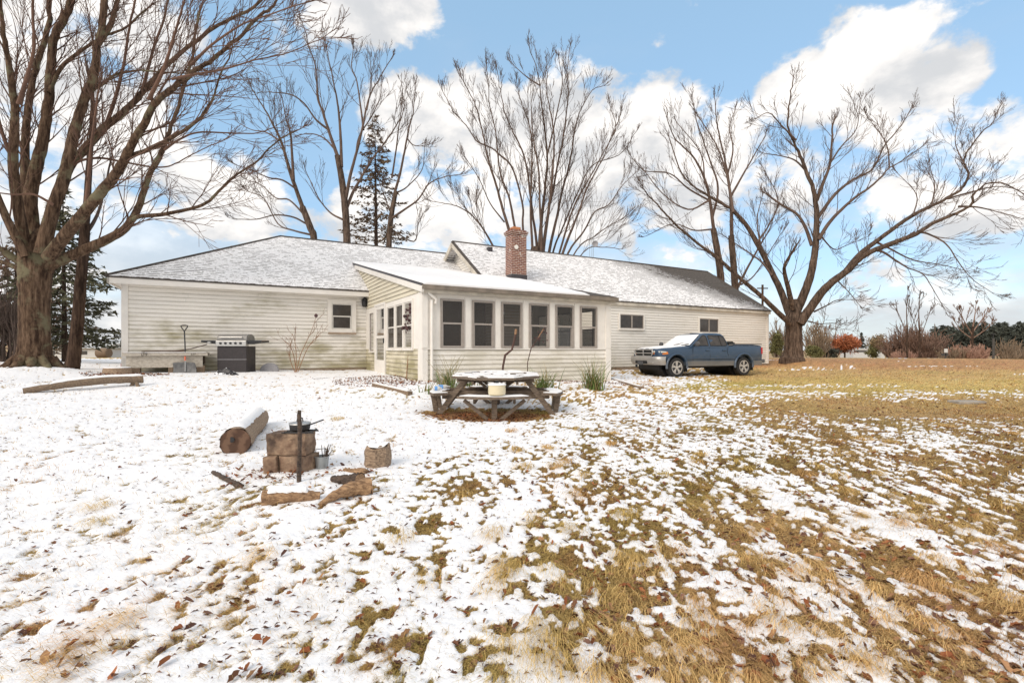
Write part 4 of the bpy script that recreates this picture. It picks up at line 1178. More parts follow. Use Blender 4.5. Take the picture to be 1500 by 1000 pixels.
# ---- platform of pale boards beside the wall, on blocks
def pt(px, py, d): return at(px, py, d)
DP = 12.6
def platform():
    x0, x1 = (178 - CX) / F * DP, (304 - CX) / F * DP
    z = lambda py: EZ + (HY - py) / F * DP
    o = Vector(((x0 + x1) / 2, DP, z(547)))
    # runs parallel to the wall
    du = Vector((UX, UY, 0)); dv = Vector((VX, VY, 0))
    t = thing('wooden_platform', o, 'low platform of pale thick boards on blocks against the left wall', 'platform')
    L = (x1 - x0) / (UX) * .92
    o = Vector((x0, DP, 0)); 
    # choose the length so the far end lands where the photo has it
    kx = (304 - CX) / F
    L = (kx * o.y - o.x) / (UX - kx * UY)
    P = lambda a, b, zz: o + du * a + dv * b + Vector((0, 0, zz))
    zt = z(516.5)
    m = MB()
    for i in range(4): m.obox(P(L / 2, .14 + .26 * i, zt - .045 - .002 * i), du * L / 2, dv * .122, Vector((0, 0, .045)))
    m.build('top_board', 'wood_pale', t, bevel=.006)
    m = MB(); m.obox(P(L / 2 - .02, .12, zt - .25), du * (L / 2 - .1), dv * .03, Vector((0, 0, .155))); m.build('front_board', 'wood_pale', t, bevel=.006)
    m = MB(); m.obox(P(L / 2 - .0, .85, zt - .22), du * (L / 2 - .1), dv * .03, Vector((0, 0, .12))); m.build('rear_board', 'wood_weathered', t)
    m = MB()
    for a in (.14, L - .2): m.obox(P(a, .5, zt - .2), du * .05, dv * .36, Vector((0, 0, .1)))
    m.build('end_beam', 'wood_weathered', t)
    s = MB(); s.obox(P(L / 2, .5, zt + .006), du * L * .48, dv * .5, Vector((0, 0, .006))); s.build('snow_cover', 'snow_dirty', t)
    for a, lab in ((.22, 'left stone block propping the pale platform'), (L * .60, 'middle stone block propping the pale platform'), (L - .22, 'right stone block propping the pale platform')):
        q = P(a, .22, 0); g = gz(q.x, q.y)
        m = MB(); m.obox(Vector((q.x, q.y, (zt - .36 + g) / 2 - .02)), du * .15, dv * .12, Vector((0, 0, max(.05, (zt - .36 - g) / 2 + .02)))); tag(m.build('support_block', 'wood_old', None, bevel=.012), lab, 'block', 'blocks under the platform')
    # the marking painted on the front board: D9
    m = MB(); q = P(.30 + .12, -.004, zt - .045)
    def stroke(pts, oo): m.tube([oo + du * a + Vector((0, 0, b)) for a, b in pts], .006, 5)
    hgt = .07
    stroke([(0, 0), (0, hgt), (.03, hgt), (.05, hgt * .7), (.05, hgt * .3), (.03, 0), (0, 0)], q - Vector((0, 0, .035)))
    stroke([(.11, hgt * .55), (.085, hgt * .55), (.075, hgt * .8), (.09, hgt), (.11, hgt), (.115, hgt * .7), (.11, hgt * .3), (.085, 0)], q - Vector((0, 0, .035)))
    q2 = P(L - .38, -.004, zt - .045)
    stroke([(0, .0), (0, hgt * .8)], q2 - Vector((0, 0, .03))); stroke([(.04, 0), (.05, hgt * .8), (.08, hgt * .2), (.1, hgt * .8)], q2 - Vector((0, 0, .03)))
    m.build('painted_marking', 'far_dark', t)
    # loose sticks lying on the platform
    for i, (a0, b0, a1, b1, dz, lab) in enumerate(((.35, .5, L - .55, .3, 0, 'dark strip of wood lying along the platform'), (L * .55, .5, L - .05, .8, .2, 'stick on the platform tilting up to the right'))):
        m = MB(); m.tube([P(a0, b0, zt + .03), P((a0 + a1) / 2, (b0 + b1) / 2, zt + .04 + dz * .3), P(a1, b1, zt + .035 + dz)], .014, 6); tag(m.build('loose_stick', 'dark_stem'), lab, 'stick')
    return P, L, zt
PP, PL_, PZ = platform()
# ---- snow shovel
def shovel():
    d = 12.15; b = gpx(271, 547); d = b.y
    x = lambda px: (px - CX) / F * d
    z = lambda py: EZ + (HY - py) / F * d
    t = thing('snow_shovel', (b.x, b.y, gz(b.x, b.y)), 'grey scoop snow shovel with black shaft leaning on the pale platform', 'shovel')
    lean = lambda py: d + (547 - py) * .0055
    Z = lambda py: EZ + (HY - py) / F * lean(py); X = lambda px, py: (px - CX) / F * lean(py)
    q = lambda px, py: Vector((X(px, py), lean(py), Z(py)))
    m = MB(); m.tube([q(271.5, 526), q(271, 505), q(270, 484)], .017, 10); m.build('shaft', 'dark_metal', t, smooth=50)
    m = MB(); m.tube([q(270, 485), q(265.5, 479), q(265, 477), q(268, 476.2), q(272, 476.2), q(275, 477), q(274.5, 479), q(270, 485)], .014, 8); m.build('grip', 'dark_metal', t, smooth=50)
    m = MB(); m.tube([q(271.2, 528), q(271.2, 522)], .022, 10); m.build('collar', 'orange_tape', t, smooth=50)
    m = MB(); g = {}; nx, nz_ = 16, 10
    for i in range(nx + 1):
        for j in range(nz_ + 1):
            u = -1 + 2 * i / nx; v = j / nz_
            py = 530 + 17 * v; px = 271.3 + u * (17.2 - 1.0 * (1 - v))
            p = q(px, py + 1.3 * abs(u) ** 2 * (1 - v)); p.y += -.10 * (u * u) * .6 + .05 * math.sin(v * 2.5) + (.012 if i % 4 == 2 else 0)
            g[i, j] = len(m.v); m.v.append(tuple(p))
    for i in range(nx):
        for j in range(nz_): m.f.append((g[i, j], g[i + 1, j], g[i + 1, j + 1], g[i, j + 1]))
    s = m.build('scoop', 'plastic_scoop', t, smooth=60, fix=False)
    so = s.modifiers.new('thick', 'SOLIDIFY'); so.thickness = .012
    m = MB(); m.tube([q(271.3, 527), q(271.3, 544)], .014, 6); m.build('rib', 'steel', t)
plain('plastic_scoop', (.13, .13, .13), .6, var=.45, scale=5)
shovel()
# ---- gas grill
def grill():
    b = gpx(339, 546); d = b.y; b.z = gz(b.x, b.y)
    x = lambda px: (px - CX) / F * d; z = lambda py: EZ + (HY - py) / F * d
    t = thing('gas_grill', (b.x, b.y, z(546)), 'gas barbecue grill with black cabinet and steel hood against the left wall', 'grill')
    y0, y1 = d - .0, d + .5
    m = MB(); m.box((x(318), y0, z(546)), (x(361), y1, z(507))); m.build('cabinet', 'plastic_dark2', t, bevel=.012)
    m = MB(); m.box((x(318) - .004, y0 - .006, z(526.7)), (x(361) + .004, y0, z(526))); m.build('door_seam', 'plastic_grey', t)
    m = MB(); m.box((x(317.3), y0 - .05, z(507)), (x(361.7), y0 + .1, z(499))); m.build('control_panel', 'steel', t, bevel=.01)
    for k in range(5):
        kn = MB(); kx = x(324.5 + 7.3 * k); kn.lathe([(.034, 0), (.03, -.025), (.0, -.03)], (kx, y0 - .05, z(502.6)), 16, 'y'); kn.build('knob', 'dark_metal', t)
    # hood: curved profile
    m = MB(); prof = [(0, 0), (-.0, .1), (.04, .17), (.12, .215), (.3, .215), (.42, .15), (.46, 0)]
    zz = z(499)
    m.prism([(x(317.6), y0 + a, zz + h * .9) for a, h in prof], (x(361.4) - x(317.6), 0, 0)); m.build('hood', 'hood_steel', t, bevel=.012)
    m = MB(); m.tube([(x(323), y0 - .05, z(494)), (x(356), y0 - .05, z(494))], .014, 8)
    for px in (324, 355): m.tube([(x(px), y0 - .05, z(494)), (x(px), y0 + .02, z(494))], .01, 6)
    m.build('hood_handle', 'steel', t)
    for a, c in ((294.5, 317.3), (361.7, 382.5)):
        m = MB(); m.box((x(a), y0 + .0, z(501)), (x(c), y1 - .05, z(498.3)))
        e = a if a < 317 else c; i_ = c if a < 317 else a
        m.prism([(x(i_), y0 + .03, z(501)), (x(e), y0 + .03, z(501)), (x(i_), y0 + .03, z(504))], (0, .35, 0)); m.build('side_shelf', 'dark_metal', t)
    m = MB(); m.lathe([(.05, 0), (.05, .05), (.03, .06)], (x(307), y0 - .01, z(503)), 12); m.build('side_burner_valve', 'steel', t)
plain('plastic_dark2', (.028, .022, .023), .55, var=.25)
plain('hood_steel', (.26, .25, .235), .5, .4, var=.2, scale=3)
grill()
# black bag with snow, grey panel, stump with a plant pot
def lump(name, c, rx, ry, h, mat, label, cat, seed, snow=False):
    m = MB(); g = {}; N, K = 34, 16
    for i in range(K + 1):
        for k_ in range(N):
            a = 2 * math.pi * k_ / N; f = i / K
            rr = (1 - f) ** .6 if f < 1 else 0
            n = float(fbm(math.cos(a) * 2.4 * (1 - f * .6) + seed, math.sin(a) * 2.4 * (1 - f * .6) + f * 3, 5, seed))
            g[i, k_] = len(m.v); m.v.append((c[0] + rx * rr * math.cos(a) * (.7 + .6 * n), c[1] + ry * rr * math.sin(a) * (.7 + .6 * n), c[2] - .02 + h * f * (.45 + 1.1 * n)))
    for i in range(K):
        for k_ in range(N): m.f.append((g[i, k_], g[i, (k_ + 1) % N], g[i + 1, (k_ + 1) % N], g[i + 1, k_]))
    o = m.build(name, mat, None, smooth=45); tag(o, label, cat); return o
t = NT('bag_snowy'); v = t.coord(); geo = t.node('ShaderNodeNewGeometry')
sp_ = t.node('ShaderNodeSeparateXYZ', inp={0: geo.outputs['Normal']})
fm = t.math('ADD', t.noise(v, 7, 5, .65), t.math('MULTIPLY', sp_.outputs['Z'], .12))
t.color(t.mix(t.maprange(fm, .6, .64), (.015, .014, .017), (.85, .85, .87))); t.rough(.45); MATS['bag_snowy'] = t.m
b = gpx(331, 549)
lump('trash_bag', b, .36, .2, .2, 'bag_snowy', 'crumpled black plastic bag streaked with snow before the grill', 'bag', 4)
b = gpx(391, 545); b.y += .1
m = MB(); pr = []
for k_ in range(15):
    a = math.pi * k_ / 14; pr.append((b.x + .27 * math.cos(a) * (1 if math.cos(a) > 0 else 1.05), b.y, b.z - .03 + .28 * math.sin(a) ** .75))
m.prism(pr, (.02, .07, .03)); tag(m.build('grey_panel', 'plastic_grey', None, bevel=.02), 'rounded grey plastic cover leaning on the wall right of the grill', 'cover')
b = gpx(160, 549); b.y += .25
m = MB(); m.lathe([(.33, 0), (.31, .05), (.29, .17), (.285, .19)], (b.x, b.y, b.z - .02), 24); so = m.build('low_stump', 'wood_bark', None, smooth=40); tag(so, 'wide low cut stump with snowy top left of the platform', 'stump')
m = MB(); m.lathe([(.28, .19), (.27, .21), (0, .215)], (b.x, b.y, b.z - .02), 24); m.build('snow_cover', 'snow', so, smooth=50)
for px, py, h, lab in ((170, 541, .17, 'small red tin standing beside the low stump'),):
    q = gpx(px, py); q.y += .3; q.z = gz(q.x, q.y)
    m = MB(); m.lathe([(.07, 0), (.08, .02), (.08, h), (.05, h + .03), (.05, h + .08)], q, 16); o = m.build('red_tin', 'red_paint', None, smooth=40); tag(o, lab, 'tin')
    m = MB(); m.lathe([(.055, h + .08), (.055, h + .12), (0, h + .125)], q, 16); m.build('cap', 'dark_metal', o)
# small box in the grass far right
b = gpx(1416, 590)
m = MB(); m.box((b.x - .28, b.y - .15, b.z - .03), (b.x + .28, b.y + .15, b.z + .05)); o = m.build('ground_cover', 'concrete', None, bevel=.02); tag(o, 'low grey utility cover in the grass at the right edge', 'cover')
# ================================================================= GROUND
def px_world(px, py):
    rel = 1.15 if py > 600 else 1.0 if py > 560 else .8
    d = rel * F / (py - HY); return ((px - CX) / F * d, d)
COV = [(100,600,.97),(100,700,.95),(100,800,.93),(100,950,.94),(300,750,.95),(300,900,.90),(450,600,.98),(450,680,.97),(450,800,.86),(450,950,.84),(600,640,.95),(600,700,.8),(600,780,.68),(600,860,.72),(620,960,.82),(750,640,.88),(750,700,.52),(750,800,.5),(750,900,.72),
    (850,600,.8),(850,680,.45),(850,850,.56),(900,750,.42),(900,950,.68),(1000,580,.62),(1000,650,.45),(1000,800,.42),(1050,900,.62),(1080,556,.3),(1200,585,.03),(1300,592,.04),(1400,590,.05),(1300,560,.3),(1450,562,.35),(1250,548,.12),(1400,545,.15),(1500,548,.1),(1150,540,.45),(1100,640,.45),(1200,640,.26),(1350,650,.28),(1450,620,.12),(1300,615,.12),(1450,650,.24),(1100,615,.22),(1150,600,.2),(1050,575,.35),
    (1200,760,.4),(1350,760,.42),(1480,760,.32),(1250,700,.38),(1420,700,.36),(1200,920,.52),(1400,900,.42),(1480,980,.42),(950,550,.75),(960,600,.6),(500,555,.97),(700,590,.95),(1600,700,.4),(1800,700,.4),(-100,600,.97),(-300,700,.95),(1000,1100,.6),(300,1200,.9),(-100,545,.95),(300,552,.97),(850,562,.85)]
CP = np.array([(*px_world(a, b), c) for a, b, c in COV])
def cover(x, y):
    lx = x / (y + 1.5); ly = np.log(np.maximum(y, .3) + .5)      # distances compared by bearing and log range
    num = 0; den = 0
    for cx, cy, c in CP:
        w = 1 / (((lx - cx / (cy + 1.5)) ** 2 * 9 + (ly - math.log(cy + .5)) ** 2 * 14) + .01) ** 2
        num = num + w * c; den = den + w
    c = num / den
    far = sstep(10.5, 14, y) * sstep(.3, .5, x / np.maximum(y, 1)) + sstep(24, 30, y) * sstep(-.1, .25, x / np.maximum(y, 1)); far = np.minimum(far, 1)
    c = c * (1 - far) + far * (.01 + .22 * sstep(.6, .72, fbm(x * .16, y * .55, 3, 61)))
    c = np.where((y > 17) & (x < 0), .97 - .9 * sstep(30, 36, y), c)
    # a bare leafy ring under the picnic table
    e = ((x - TC.x + .15) / 1.35) ** 2 + ((y - TC.y + .45) / 1.0) ** 2
    c = c * sstep(.55, 1.05, e + .5 * (vnoise(x * 3, y * 3, 8) - .5)) 
    return c
def mask(x, y):
    """snow amount 0..1"""
    c = cover(x, y)
    right = sstep(.05, .6, x / np.maximum(y, .5)) * sstep(9, 5, y)
    n1 = fbm(x * 3.0, y * 1.3, 4, 1)
    wx = x + .25 * (vnoise(x * .9, y * .9, 3) - .5)
    n2 = fbm(wx * 10, y * 2.4, 4, 2)
    n3 = fbm(x * 8.0, y * 5.2, 4, 5)
    n4 = fbm(x * 24, y * 16, 2, 6)
    n = .2 * n1 + right * .38 * n2 + (1 - right) * .38 * n3 + .42 * n4
    n = (n - .5) / .075
    u = 1 / (1 + np.exp(-1.7 * n))           # about uniform
    return sstep(-.16, .16, c + .02 * sstep(9, 6, y) - u) * sstep(.04, .12, c)
def tilt(x, y):
    return ground(x, y)

def litter_zone(x, y):
    z = 0
    for cx, cy, rx, ry, a in ((-2.9, 12.0, 1.5, 1.6, .75), (-9.6, 12.0, 1.1, .6, .8), (TC.x - .15, TC.y - .6, 1.1, .75, .8), (16, 29, 24, 6.5, .7), (26, 24, 14, 5, .6), (1.8, 13.2, 2.2, .35, .8), (4.2, 15.2, 1.0, 1.2, .5)):
        z = np.maximum(z, a * sstep(1.15, .5, ((x - cx) / rx) ** 2 + ((y - cy) / ry) ** 2))
    return z
def grass_tint(x, y, n):
    lz = litter_zone(x, y)
    green = np.clip(.34 + .8 * (fbm(x * .8, y * .5, 3, 12) - .45) * 2, 0, 1)
    band = sstep(10, 12.5, y) * sstep(19, 14, y) * sstep(.2, .4, x / np.maximum(y, 1))
    green = np.clip(green * (1 - .45 * sstep(.35, .7, x / np.maximum(y, .5))) + .3 * band, 0, 1)
    straw = np.array([.72, .47, .2]); gr = np.array([.46, .36, .095]); br = np.array([.56, .27, .12])
    g = green[:, None]; c = straw * (1 - g) + gr * g
    lz = np.clip(lz + .4 * sstep(.56, .72, fbm(x * 3.1, y * 2.2, 3, 14)) * (1 - band), 0, 1)
    c = c * (1 - lz[:, None]) + br * lz[:, None]
    c = c * (1 + .25 * band[:, None])
    return np.clip(c * (.28 + 1.0 * n[:, None]), 0, 1)  # wide tone range; its dark end paints in shade within tussocks

# rows are closer together where they are nearer to the viewer
ys = [-6.0, -3, -1, 0]
y = .25
while y < 60: ys.append(y); y += max(.012, y * y * .00125 if y < 24 else .72)
while y < 1500: ys.append(y); y *= 1.12
ys = np.array(ys)
ka = np.concatenate([-np.geomspace(40, 2.35, 26), np.linspace(-2.3, -1.3, 150), np.linspace(-1.296, 1.296, 700), np.linspace(1.3, 2.3, 150), np.geomspace(2.35, 40, 26)])
YY, KK = np.meshgrid(ys, ka, indexing='ij')
XX = KK * (np.abs(YY) * .97 + .35)
XX = np.clip(XX, -1500, 1500)
fx, fy = XX.ravel(), YY.ravel()
gzv = ground(fx, fy)
nearm = (fy < 60) & (fy > -1) & (np.abs(fx) < 90)
sm_ = np.zeros(len(fx)); sm_[nearm] = mask(fx[nearm], fy[nearm])
bmp = np.zeros(len(fx)); bmp[nearm] = (fbm(fx[nearm] * 5, fy[nearm] * 4, 4, 21) - .5) * .05 + (fbm(fx[nearm] * 28, fy[nearm] * 24, 2, 22) - .5) * .012
hgt = gzv + bmp * (1 - .55 * sm_) + .022 * sm_
nn_ = np.zeros(len(fx)); nn_[nearm] = fbm(fx[nearm] * 17, fy[nearm] * 9, 3, 23)
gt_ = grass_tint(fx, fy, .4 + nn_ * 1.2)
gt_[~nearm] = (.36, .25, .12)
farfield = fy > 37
gt_[farfield] = np.array([.6, .42, .22]) * (.8 + .4 * fbm(fx[farfield] * .2, fy[farfield] * .2, 3, 2))[:, None]
tint = np.concatenate([gt_ * (.45 + .45 * sstep(5, 14, fy))[:, None], sm_[:, None]], axis=1)  # near ground colour darkened to paint in shade between the tussocks
nr_, nc_ = XX.shape
ii, jj = np.meshgrid(np.arange(nr_ - 1), np.arange(nc_ - 1), indexing='ij')
a = (ii * nc_ + jj).ravel(); quads = np.stack([a, a + 1, a + nc_ + 1, a + nc_], 1)
t = NT('ground'); at_ = t.attr('tint'); v = t.coord()
n = t.noise(v, 26, 5, .7); n2 = t.noise(v, 90, 3, .7)
soil = t.mix(t.maprange(n, .35, .7), at_.outputs['Color'], (.09, .06, .035))
snowc = t.mix(t.maprange(t.noise(v, 5, 5), .35, .7), (.86, .86, .875), (.91, .905, .91))
edge = t.math('ADD', at_.outputs['Alpha'], t.math('ADD', t.math('MULTIPLY', t.math('SUBTRACT', n, .5), 1.3), t.math('MULTIPLY', t.math('SUBTRACT', n2, .5), .9)))
m_ = t.maprange(edge, .3, .68)
speck = t.maprange(n2, .68, .76, 0, .5)
snowc = t.mix(speck, snowc, (.5, .42, .34))
t.color(t.mix(m_, soil, snowc)); t.rough(.85); t.b.inputs['Specular IOR Level'].default_value = .15
t.bump(t.math('ADD', t.noise(v, 14, 5), t.math('MULTIPLY', n2, .4)), .45, .03); MATS['ground'] = t.m
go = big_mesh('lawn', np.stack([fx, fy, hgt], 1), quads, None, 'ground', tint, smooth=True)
go['kind'] = 'structure'

def surf(x, y):
    m = mask(x, y)
    return ground(x, y) + ((fbm(x * 5, y * 4, 4, 21) - .5) * .05) * (1 - .55 * m) + .022 * m, m

# ---- grass blades: matted, combed towards and away from the viewer
def sample(n, y0=530, y1=1010, x0=-200, x1=1700, bias=1.0):
    px = nr.uniform(x0, x1, n); py = y0 + (y1 - y0) * nr.random(n) ** bias
    d = np.full(n, 5.0)
    for _ in range(7):
        X = (px - CX) / F * d; rel = EZ - ground(X, d)
        d = .5 * d + .5 * np.clip(rel * F / (py - HY), .9, 45)
    return (px - CX) / F * d, d
def blades(n, keep, length, name, label, cat, flat=(.12, .5), wmul=1.0, comb=.75, tall=False):
    x, y = sample(n)
    z, m = surf(x, y)
    p = keep(x, y, m)
    k = nr.random(n) < p
    x, y, z, m = x[k], y[k], z[k], m[k]; n = len(x)
    hd = fbm(x * .7, y * .7, 3, 31); 
    ang = -math.pi / 2 + (hd - .5) * 3.2 + nr.normal(0, comb, n)
    ang = np.where(nr.random(n) < .1, nr.uniform(0, 6.28, n), ang)
    L = nr.uniform(*length, n) * (.7 + .6 * fbm(x * 2, y * 2, 2, 33)) 
    el = nr.uniform(*flat, n)
    w = np.maximum(.0008, y * .00030) * wmul * nr.uniform(.7, 1.4, n)
    dx, dy = np.cos(ang), np.sin(ang)
    sx, sy = -dy * w, dx * w
    c = grass_tint(x, y, nr.random(n) * 1.1 + .1)
    h1 = L * np.sin(el) * .62; h2 = L * np.sin(el) * .62
    r1 = L * .5 * np.cos(el); r2 = L * np.cos(el)
    V_ = np.empty((n, 5, 3))
    V_[:, 0] = np.stack([x - sx, y - sy, z - .012], 1); V_[:, 1] = np.stack([x + sx, y + sy, z - .012], 1)
    V_[:, 2] = np.stack([x + dx * r1 + sx * .8, y + dy * r1 + sy * .8, z + h1], 1); V_[:, 3] = np.stack([x + dx * r1 - sx * .8, y + dy * r1 - sy * .8, z + h1], 1)
    V_[:, 4] = np.stack([x + dx * r2, y + dy * r2, z + h2 * .85 + .004], 1)
    o = np.arange(n) * 5
    q = np.stack([o, o + 1, o + 2, o + 3], 1); tr = np.stack([o + 3, o + 2, o + 4], 1)
    col_ = np.repeat(c, 5, 0)
    ob = big_mesh(name, V_.reshape(-1, 3), q, tr, 'tinted', col_)
    ob['kind'] = 'stuff'
    return ob
blades(720000, lambda x, y, m: (1 - m) * .9 * np.where(y > 22, .5, 1) * (1 - .8 * litter_zone(x, y)), (.03, .085), 'grass', '', '', (.15, .65))
blades(60000, lambda x, y, m: (1 - m) * .8 * sstep(8, 5, y) * sstep(-.2, .3, x / y), (.07, .15), 'long_grass', '', '', (.1, .4), comb=.3)
blades(150000, lambda x, y, m: m * (.06 + .3 * sstep(0, .25, x / y) * sstep(14, 8, y) + .15 * sstep(.52, .64, fbm(x * 2.2, y * 1.6, 3, 77)) * sstep(12, 6, y)), (.03, .1), 'sparse_grass', '', '', (.15, .8), .9, comb=.7)

# tussocks: arched clumps of long straw breaking through the snow
def tussocks():
    x, y = sample(900, 600, 1010)
    _, m = surf(x, y)
    rt = x / y
    p = np.where(rt > -.05, .55, .03) * (1 - m * .55) * sstep(9, 6, y)
    k = nr.random(len(x)) < p; x, y = x[k], y[k]
    VV, CC = [], []
    for cx, cy in zip(x, y):
        n = int(rnd.uniform(50, 110)); R0 = rnd.uniform(.03, .1); hd = -math.pi / 2 + (float(fbm(cx * .7, cy * .7, 3, 31)) - .5) * 3.4 + rnd.uniform(-.4, .4)
        a = nr.uniform(0, 6.28, n); r = R0 * np.sqrt(nr.random(n))
        bx = cx + r * np.cos(a); by = cy + r * np.sin(a) * 1.3; bz, _ = surf(bx, by)
        ang = hd + nr.normal(0, .45, n); L = nr.uniform(.05, .17, n)
        w = np.maximum(.0008, by * .0003) * nr.uniform(.7, 1.3, n); el = nr.uniform(.25, .9, n)
        dx, dy = np.cos(ang), np.sin(ang); sx, sy = -dy * w, dx * w
        H = L * .42 * np.sin(el) + .015
        P = np.empty((n, 7, 3))
        for i, (f, h, ww) in enumerate(((0, -.01, 1), (.4, .9, .9), (.75, .8, .7))):
            P[:, 2 * i] = np.stack([bx + dx * L * f - sx * ww, by + dy * L * f - sy * ww, bz + (H * h if i else -.01)], 1)
            P[:, 2 * i + 1] = np.stack([bx + dx * L * f + sx * ww, by + dy * L * f + sy * ww, bz + (H * h if i else -.01)], 1)
        P[:, 6] = np.stack([bx + dx * L, by + dy * L, bz + H * .25], 1)
        VV.append(P); c = grass_tint(bx, by, nr.random(n) * 1.0 + .25); CC.append(np.repeat(c, 7, 0))
    P = np.concatenate(VV); n = len(P); o = np.arange(n) * 7
    q = np.concatenate([np.stack([o, o + 1, o + 3, o + 2], 1), np.stack([o + 2, o + 3, o + 5, o + 4], 1)]); tr = np.stack([o + 4, o + 5, o + 6], 1)
    ob = big_mesh('grass_tussocks', P.reshape(-1, 3), q, tr, 'tinted', np.concatenate(CC)); ob['kind'] = 'stuff'
tussocks()
# ---- fallen leaves
def leaves():
    xs_, ys_ = [], []
    x, y = sample(15000, 532, 1010)
    lz = litter_zone(x, y); _, m = surf(x, y)
    p = .022 + .03 * sstep(-.1, .2, x / y) + .55 * lz + (.3 + .3 * sstep(-.1, .2, x / y)) * (1 - m) + .03 * sstep(-.1, .2, x / y) + .06 * sstep(.55, .68, fbm(x * 1.1, y * .8, 3, 55))
    k = nr.random(len(x)) < p; x, y = x[k], y[k]
    for cx, cy, rx, ry, n in ((-2.9, 12.0, 1.4, 1.5, 900), (-9.6, 12.0, 1.0, .55, 400), (TC.x - .1, TC.y - .7, 1.0, .6, 420), (1.8, 13.2, 2.2, .35, 300), (-1.9, 4.5, .7, .45, 60), (-2.3, 4.55, .4, .2, 50)):
        a = nr.uniform(0, 6.28, n); r = np.sqrt(nr.random(n)) * 1.05
        x = np.append(x, cx + rx * r * np.cos(a)); y = np.append(y, cy + ry * r * np.sin(a))
    z, m = surf(x, y); n = len(x)
    out = np.array([(0, -1), (.34, -.7), (.62, -.35), (.52, 0), (.6, .4), (.3, .55), (0, .95), (-.3, .55), (-.62, .4), (-.5, .0), (-.6, -.4), (-.34, -.65)])
    N = len(out); s = nr.uniform(.013, .03, n) * np.where(y > 9, 1.15, 1); a = nr.uniform(0, 6.28, n)
    ca, sa = np.cos(a), np.sin(a); curl = nr.uniform(.1, .8, n); tx, ty = nr.normal(0, .4, n), nr.normal(0, .4, n)
    asp = nr.uniform(.5, 1, n)
    V_ = np.empty((n, N + 1, 3))
    for i in range(N):
        lx, ly = out[i, 0] * s * asp, out[i, 1] * s
        wx, wy = lx * ca - ly * sa, lx * sa + ly * ca
        V_[:, i] = np.stack([x + wx, y + wy, z + .012 + np.abs(out[i, 0]) * s * curl + wx * tx + wy * ty + nr.uniform(0, .006, n)], 1)
    V_[:, N] = np.stack([x, y, z + .011], 1)
    o = np.arange(n) * (N + 1)
    tr = np.concatenate([np.stack([o + N, o + i, o + (i + 1) % N], 1) for i in range(N)])
    pal = np.array([(.23, .08, .035), (.30, .115, .05), (.16, .075, .045), (.12, .06, .045), (.34, .19, .1), (.22, .12, .085)])
    c = pal[nr.integers(0, len(pal), n)] * nr.uniform(.6, 1.2, (n, 1))
    ob = big_mesh('fallen_leaves', V_.reshape(-1, 3), None, tr, 'tinted', np.repeat(c, N + 1, 0)); ob['kind'] = 'stuff'
    # small twigs and debris
    x, y = sample(9500, 532, 1010); k = nr.random(len(x)) < np.where(x / y < .05, .85, .7) * (.35 + .65 * sstep(3, 7, y)); x, y = x[k], y[k]
    n = len(x); z, m = surf(x, y); a = np.where(nr.random(n) < .6, nr.normal(.3, .5, n), nr.uniform(0, 6.28, n)); L = nr.uniform(.008, .035, n) * (1 + y * .09); w = np.maximum(.0018, y * .0006) * nr.uniform(.7, 1.5, n)
    dx, dy = np.cos(a) * L, np.sin(a) * L; sx, sy = -np.sin(a) * w, np.cos(a) * w
    V_ = np.stack([np.stack([x - sx, y - sy, z + .003], 1), np.stack([x + dx * .5 + sx * 1.2, y + dy * .5 + sy, z + .012], 1), np.stack([x + dx, y + dy, z + .004], 1), np.stack([x + dx * .4 - sx * 1.4, y + dy * .4 - sy, z + .006], 1)], 1)
    o = np.arange(n) * 4
    c = np.array([(.12, .07, .05)]) * nr.uniform(.5, 1.8, (n, 1))
    ob = big_mesh('twig_debris', V_.reshape(-1, 3), np.stack([o, o + 3, o + 2, o + 1], 1), None, 'tinted', np.repeat(c, 4, 0)); ob['kind'] = 'stuff'
leaves()

# ================================================================= TREES
class Wood:
    """collects branch polylines, then sweeps them all at once"""
    def __init__(s): s.b = {}
    def add(s, pts, rad, n):
        s.b.setdefault((len(pts), n), []).append((pts, rad))
    def build(s, name, mat, parent, rough=0.0, seed=0):
        VS, QS, off = [], [], 0
        for (N, n), lst in s.b.items():
            P = np.array([l[0] for l in lst], float); Rr = np.array([l[1] for l in lst], float)
            T = np.empty_like(P); T[:, 1:-1] = P[:, 2:] - P[:, :-2]; T[:, 0] = P[:, 1] - P[:, 0]; T[:, -1] = P[:, -1] - P[:, -2]
            T /= np.linalg.norm(T, axis=2, keepdims=True) + 1e-9
            ref = np.array([.31, .92, .23]); ref /= np.linalg.norm(ref)
            S = np.cross(T, ref); S /= np.linalg.norm(S, axis=2, keepdims=True) + 1e-9
            Un = np.cross(S, T)
            a = np.arange(n) * 2 * math.pi / n
            ring = S[:, :, None] * np.cos(a)[None, None, :, None] + Un[:, :, None] * np.sin(a)[None, None, :, None]
            rr = Rr[:, :, None, None]
            if rough and n > 7:
                fl = 1 + rough * np.sin(a * 5 + 1)[None, None, :, None] * .5 + rough * nr.normal(0, .5, (len(lst), N, n, 1))
                rr = rr * fl
            V_ = P[:, :, None] + ring * rr
            B = len(lst); base = np.arange(B)[:, None, None] * N * n + np.arange(N - 1)[None, :, None] * n
            k = np.arange(n); k2 = (k + 1) % n
            q = np.stack([base + k, base + k2, base + n + k2, base + n + k], -1).reshape(-1, 4) + off
            VS.append(V_.reshape(-1, 3)); QS.append(q); off += B * N * n
        v = np.concatenate(VS)
        if parent is not None: v = v - np.array(parent.location)
        return big_mesh(name, v, np.concatenate(QS), None, mat, None, parent, smooth=True)
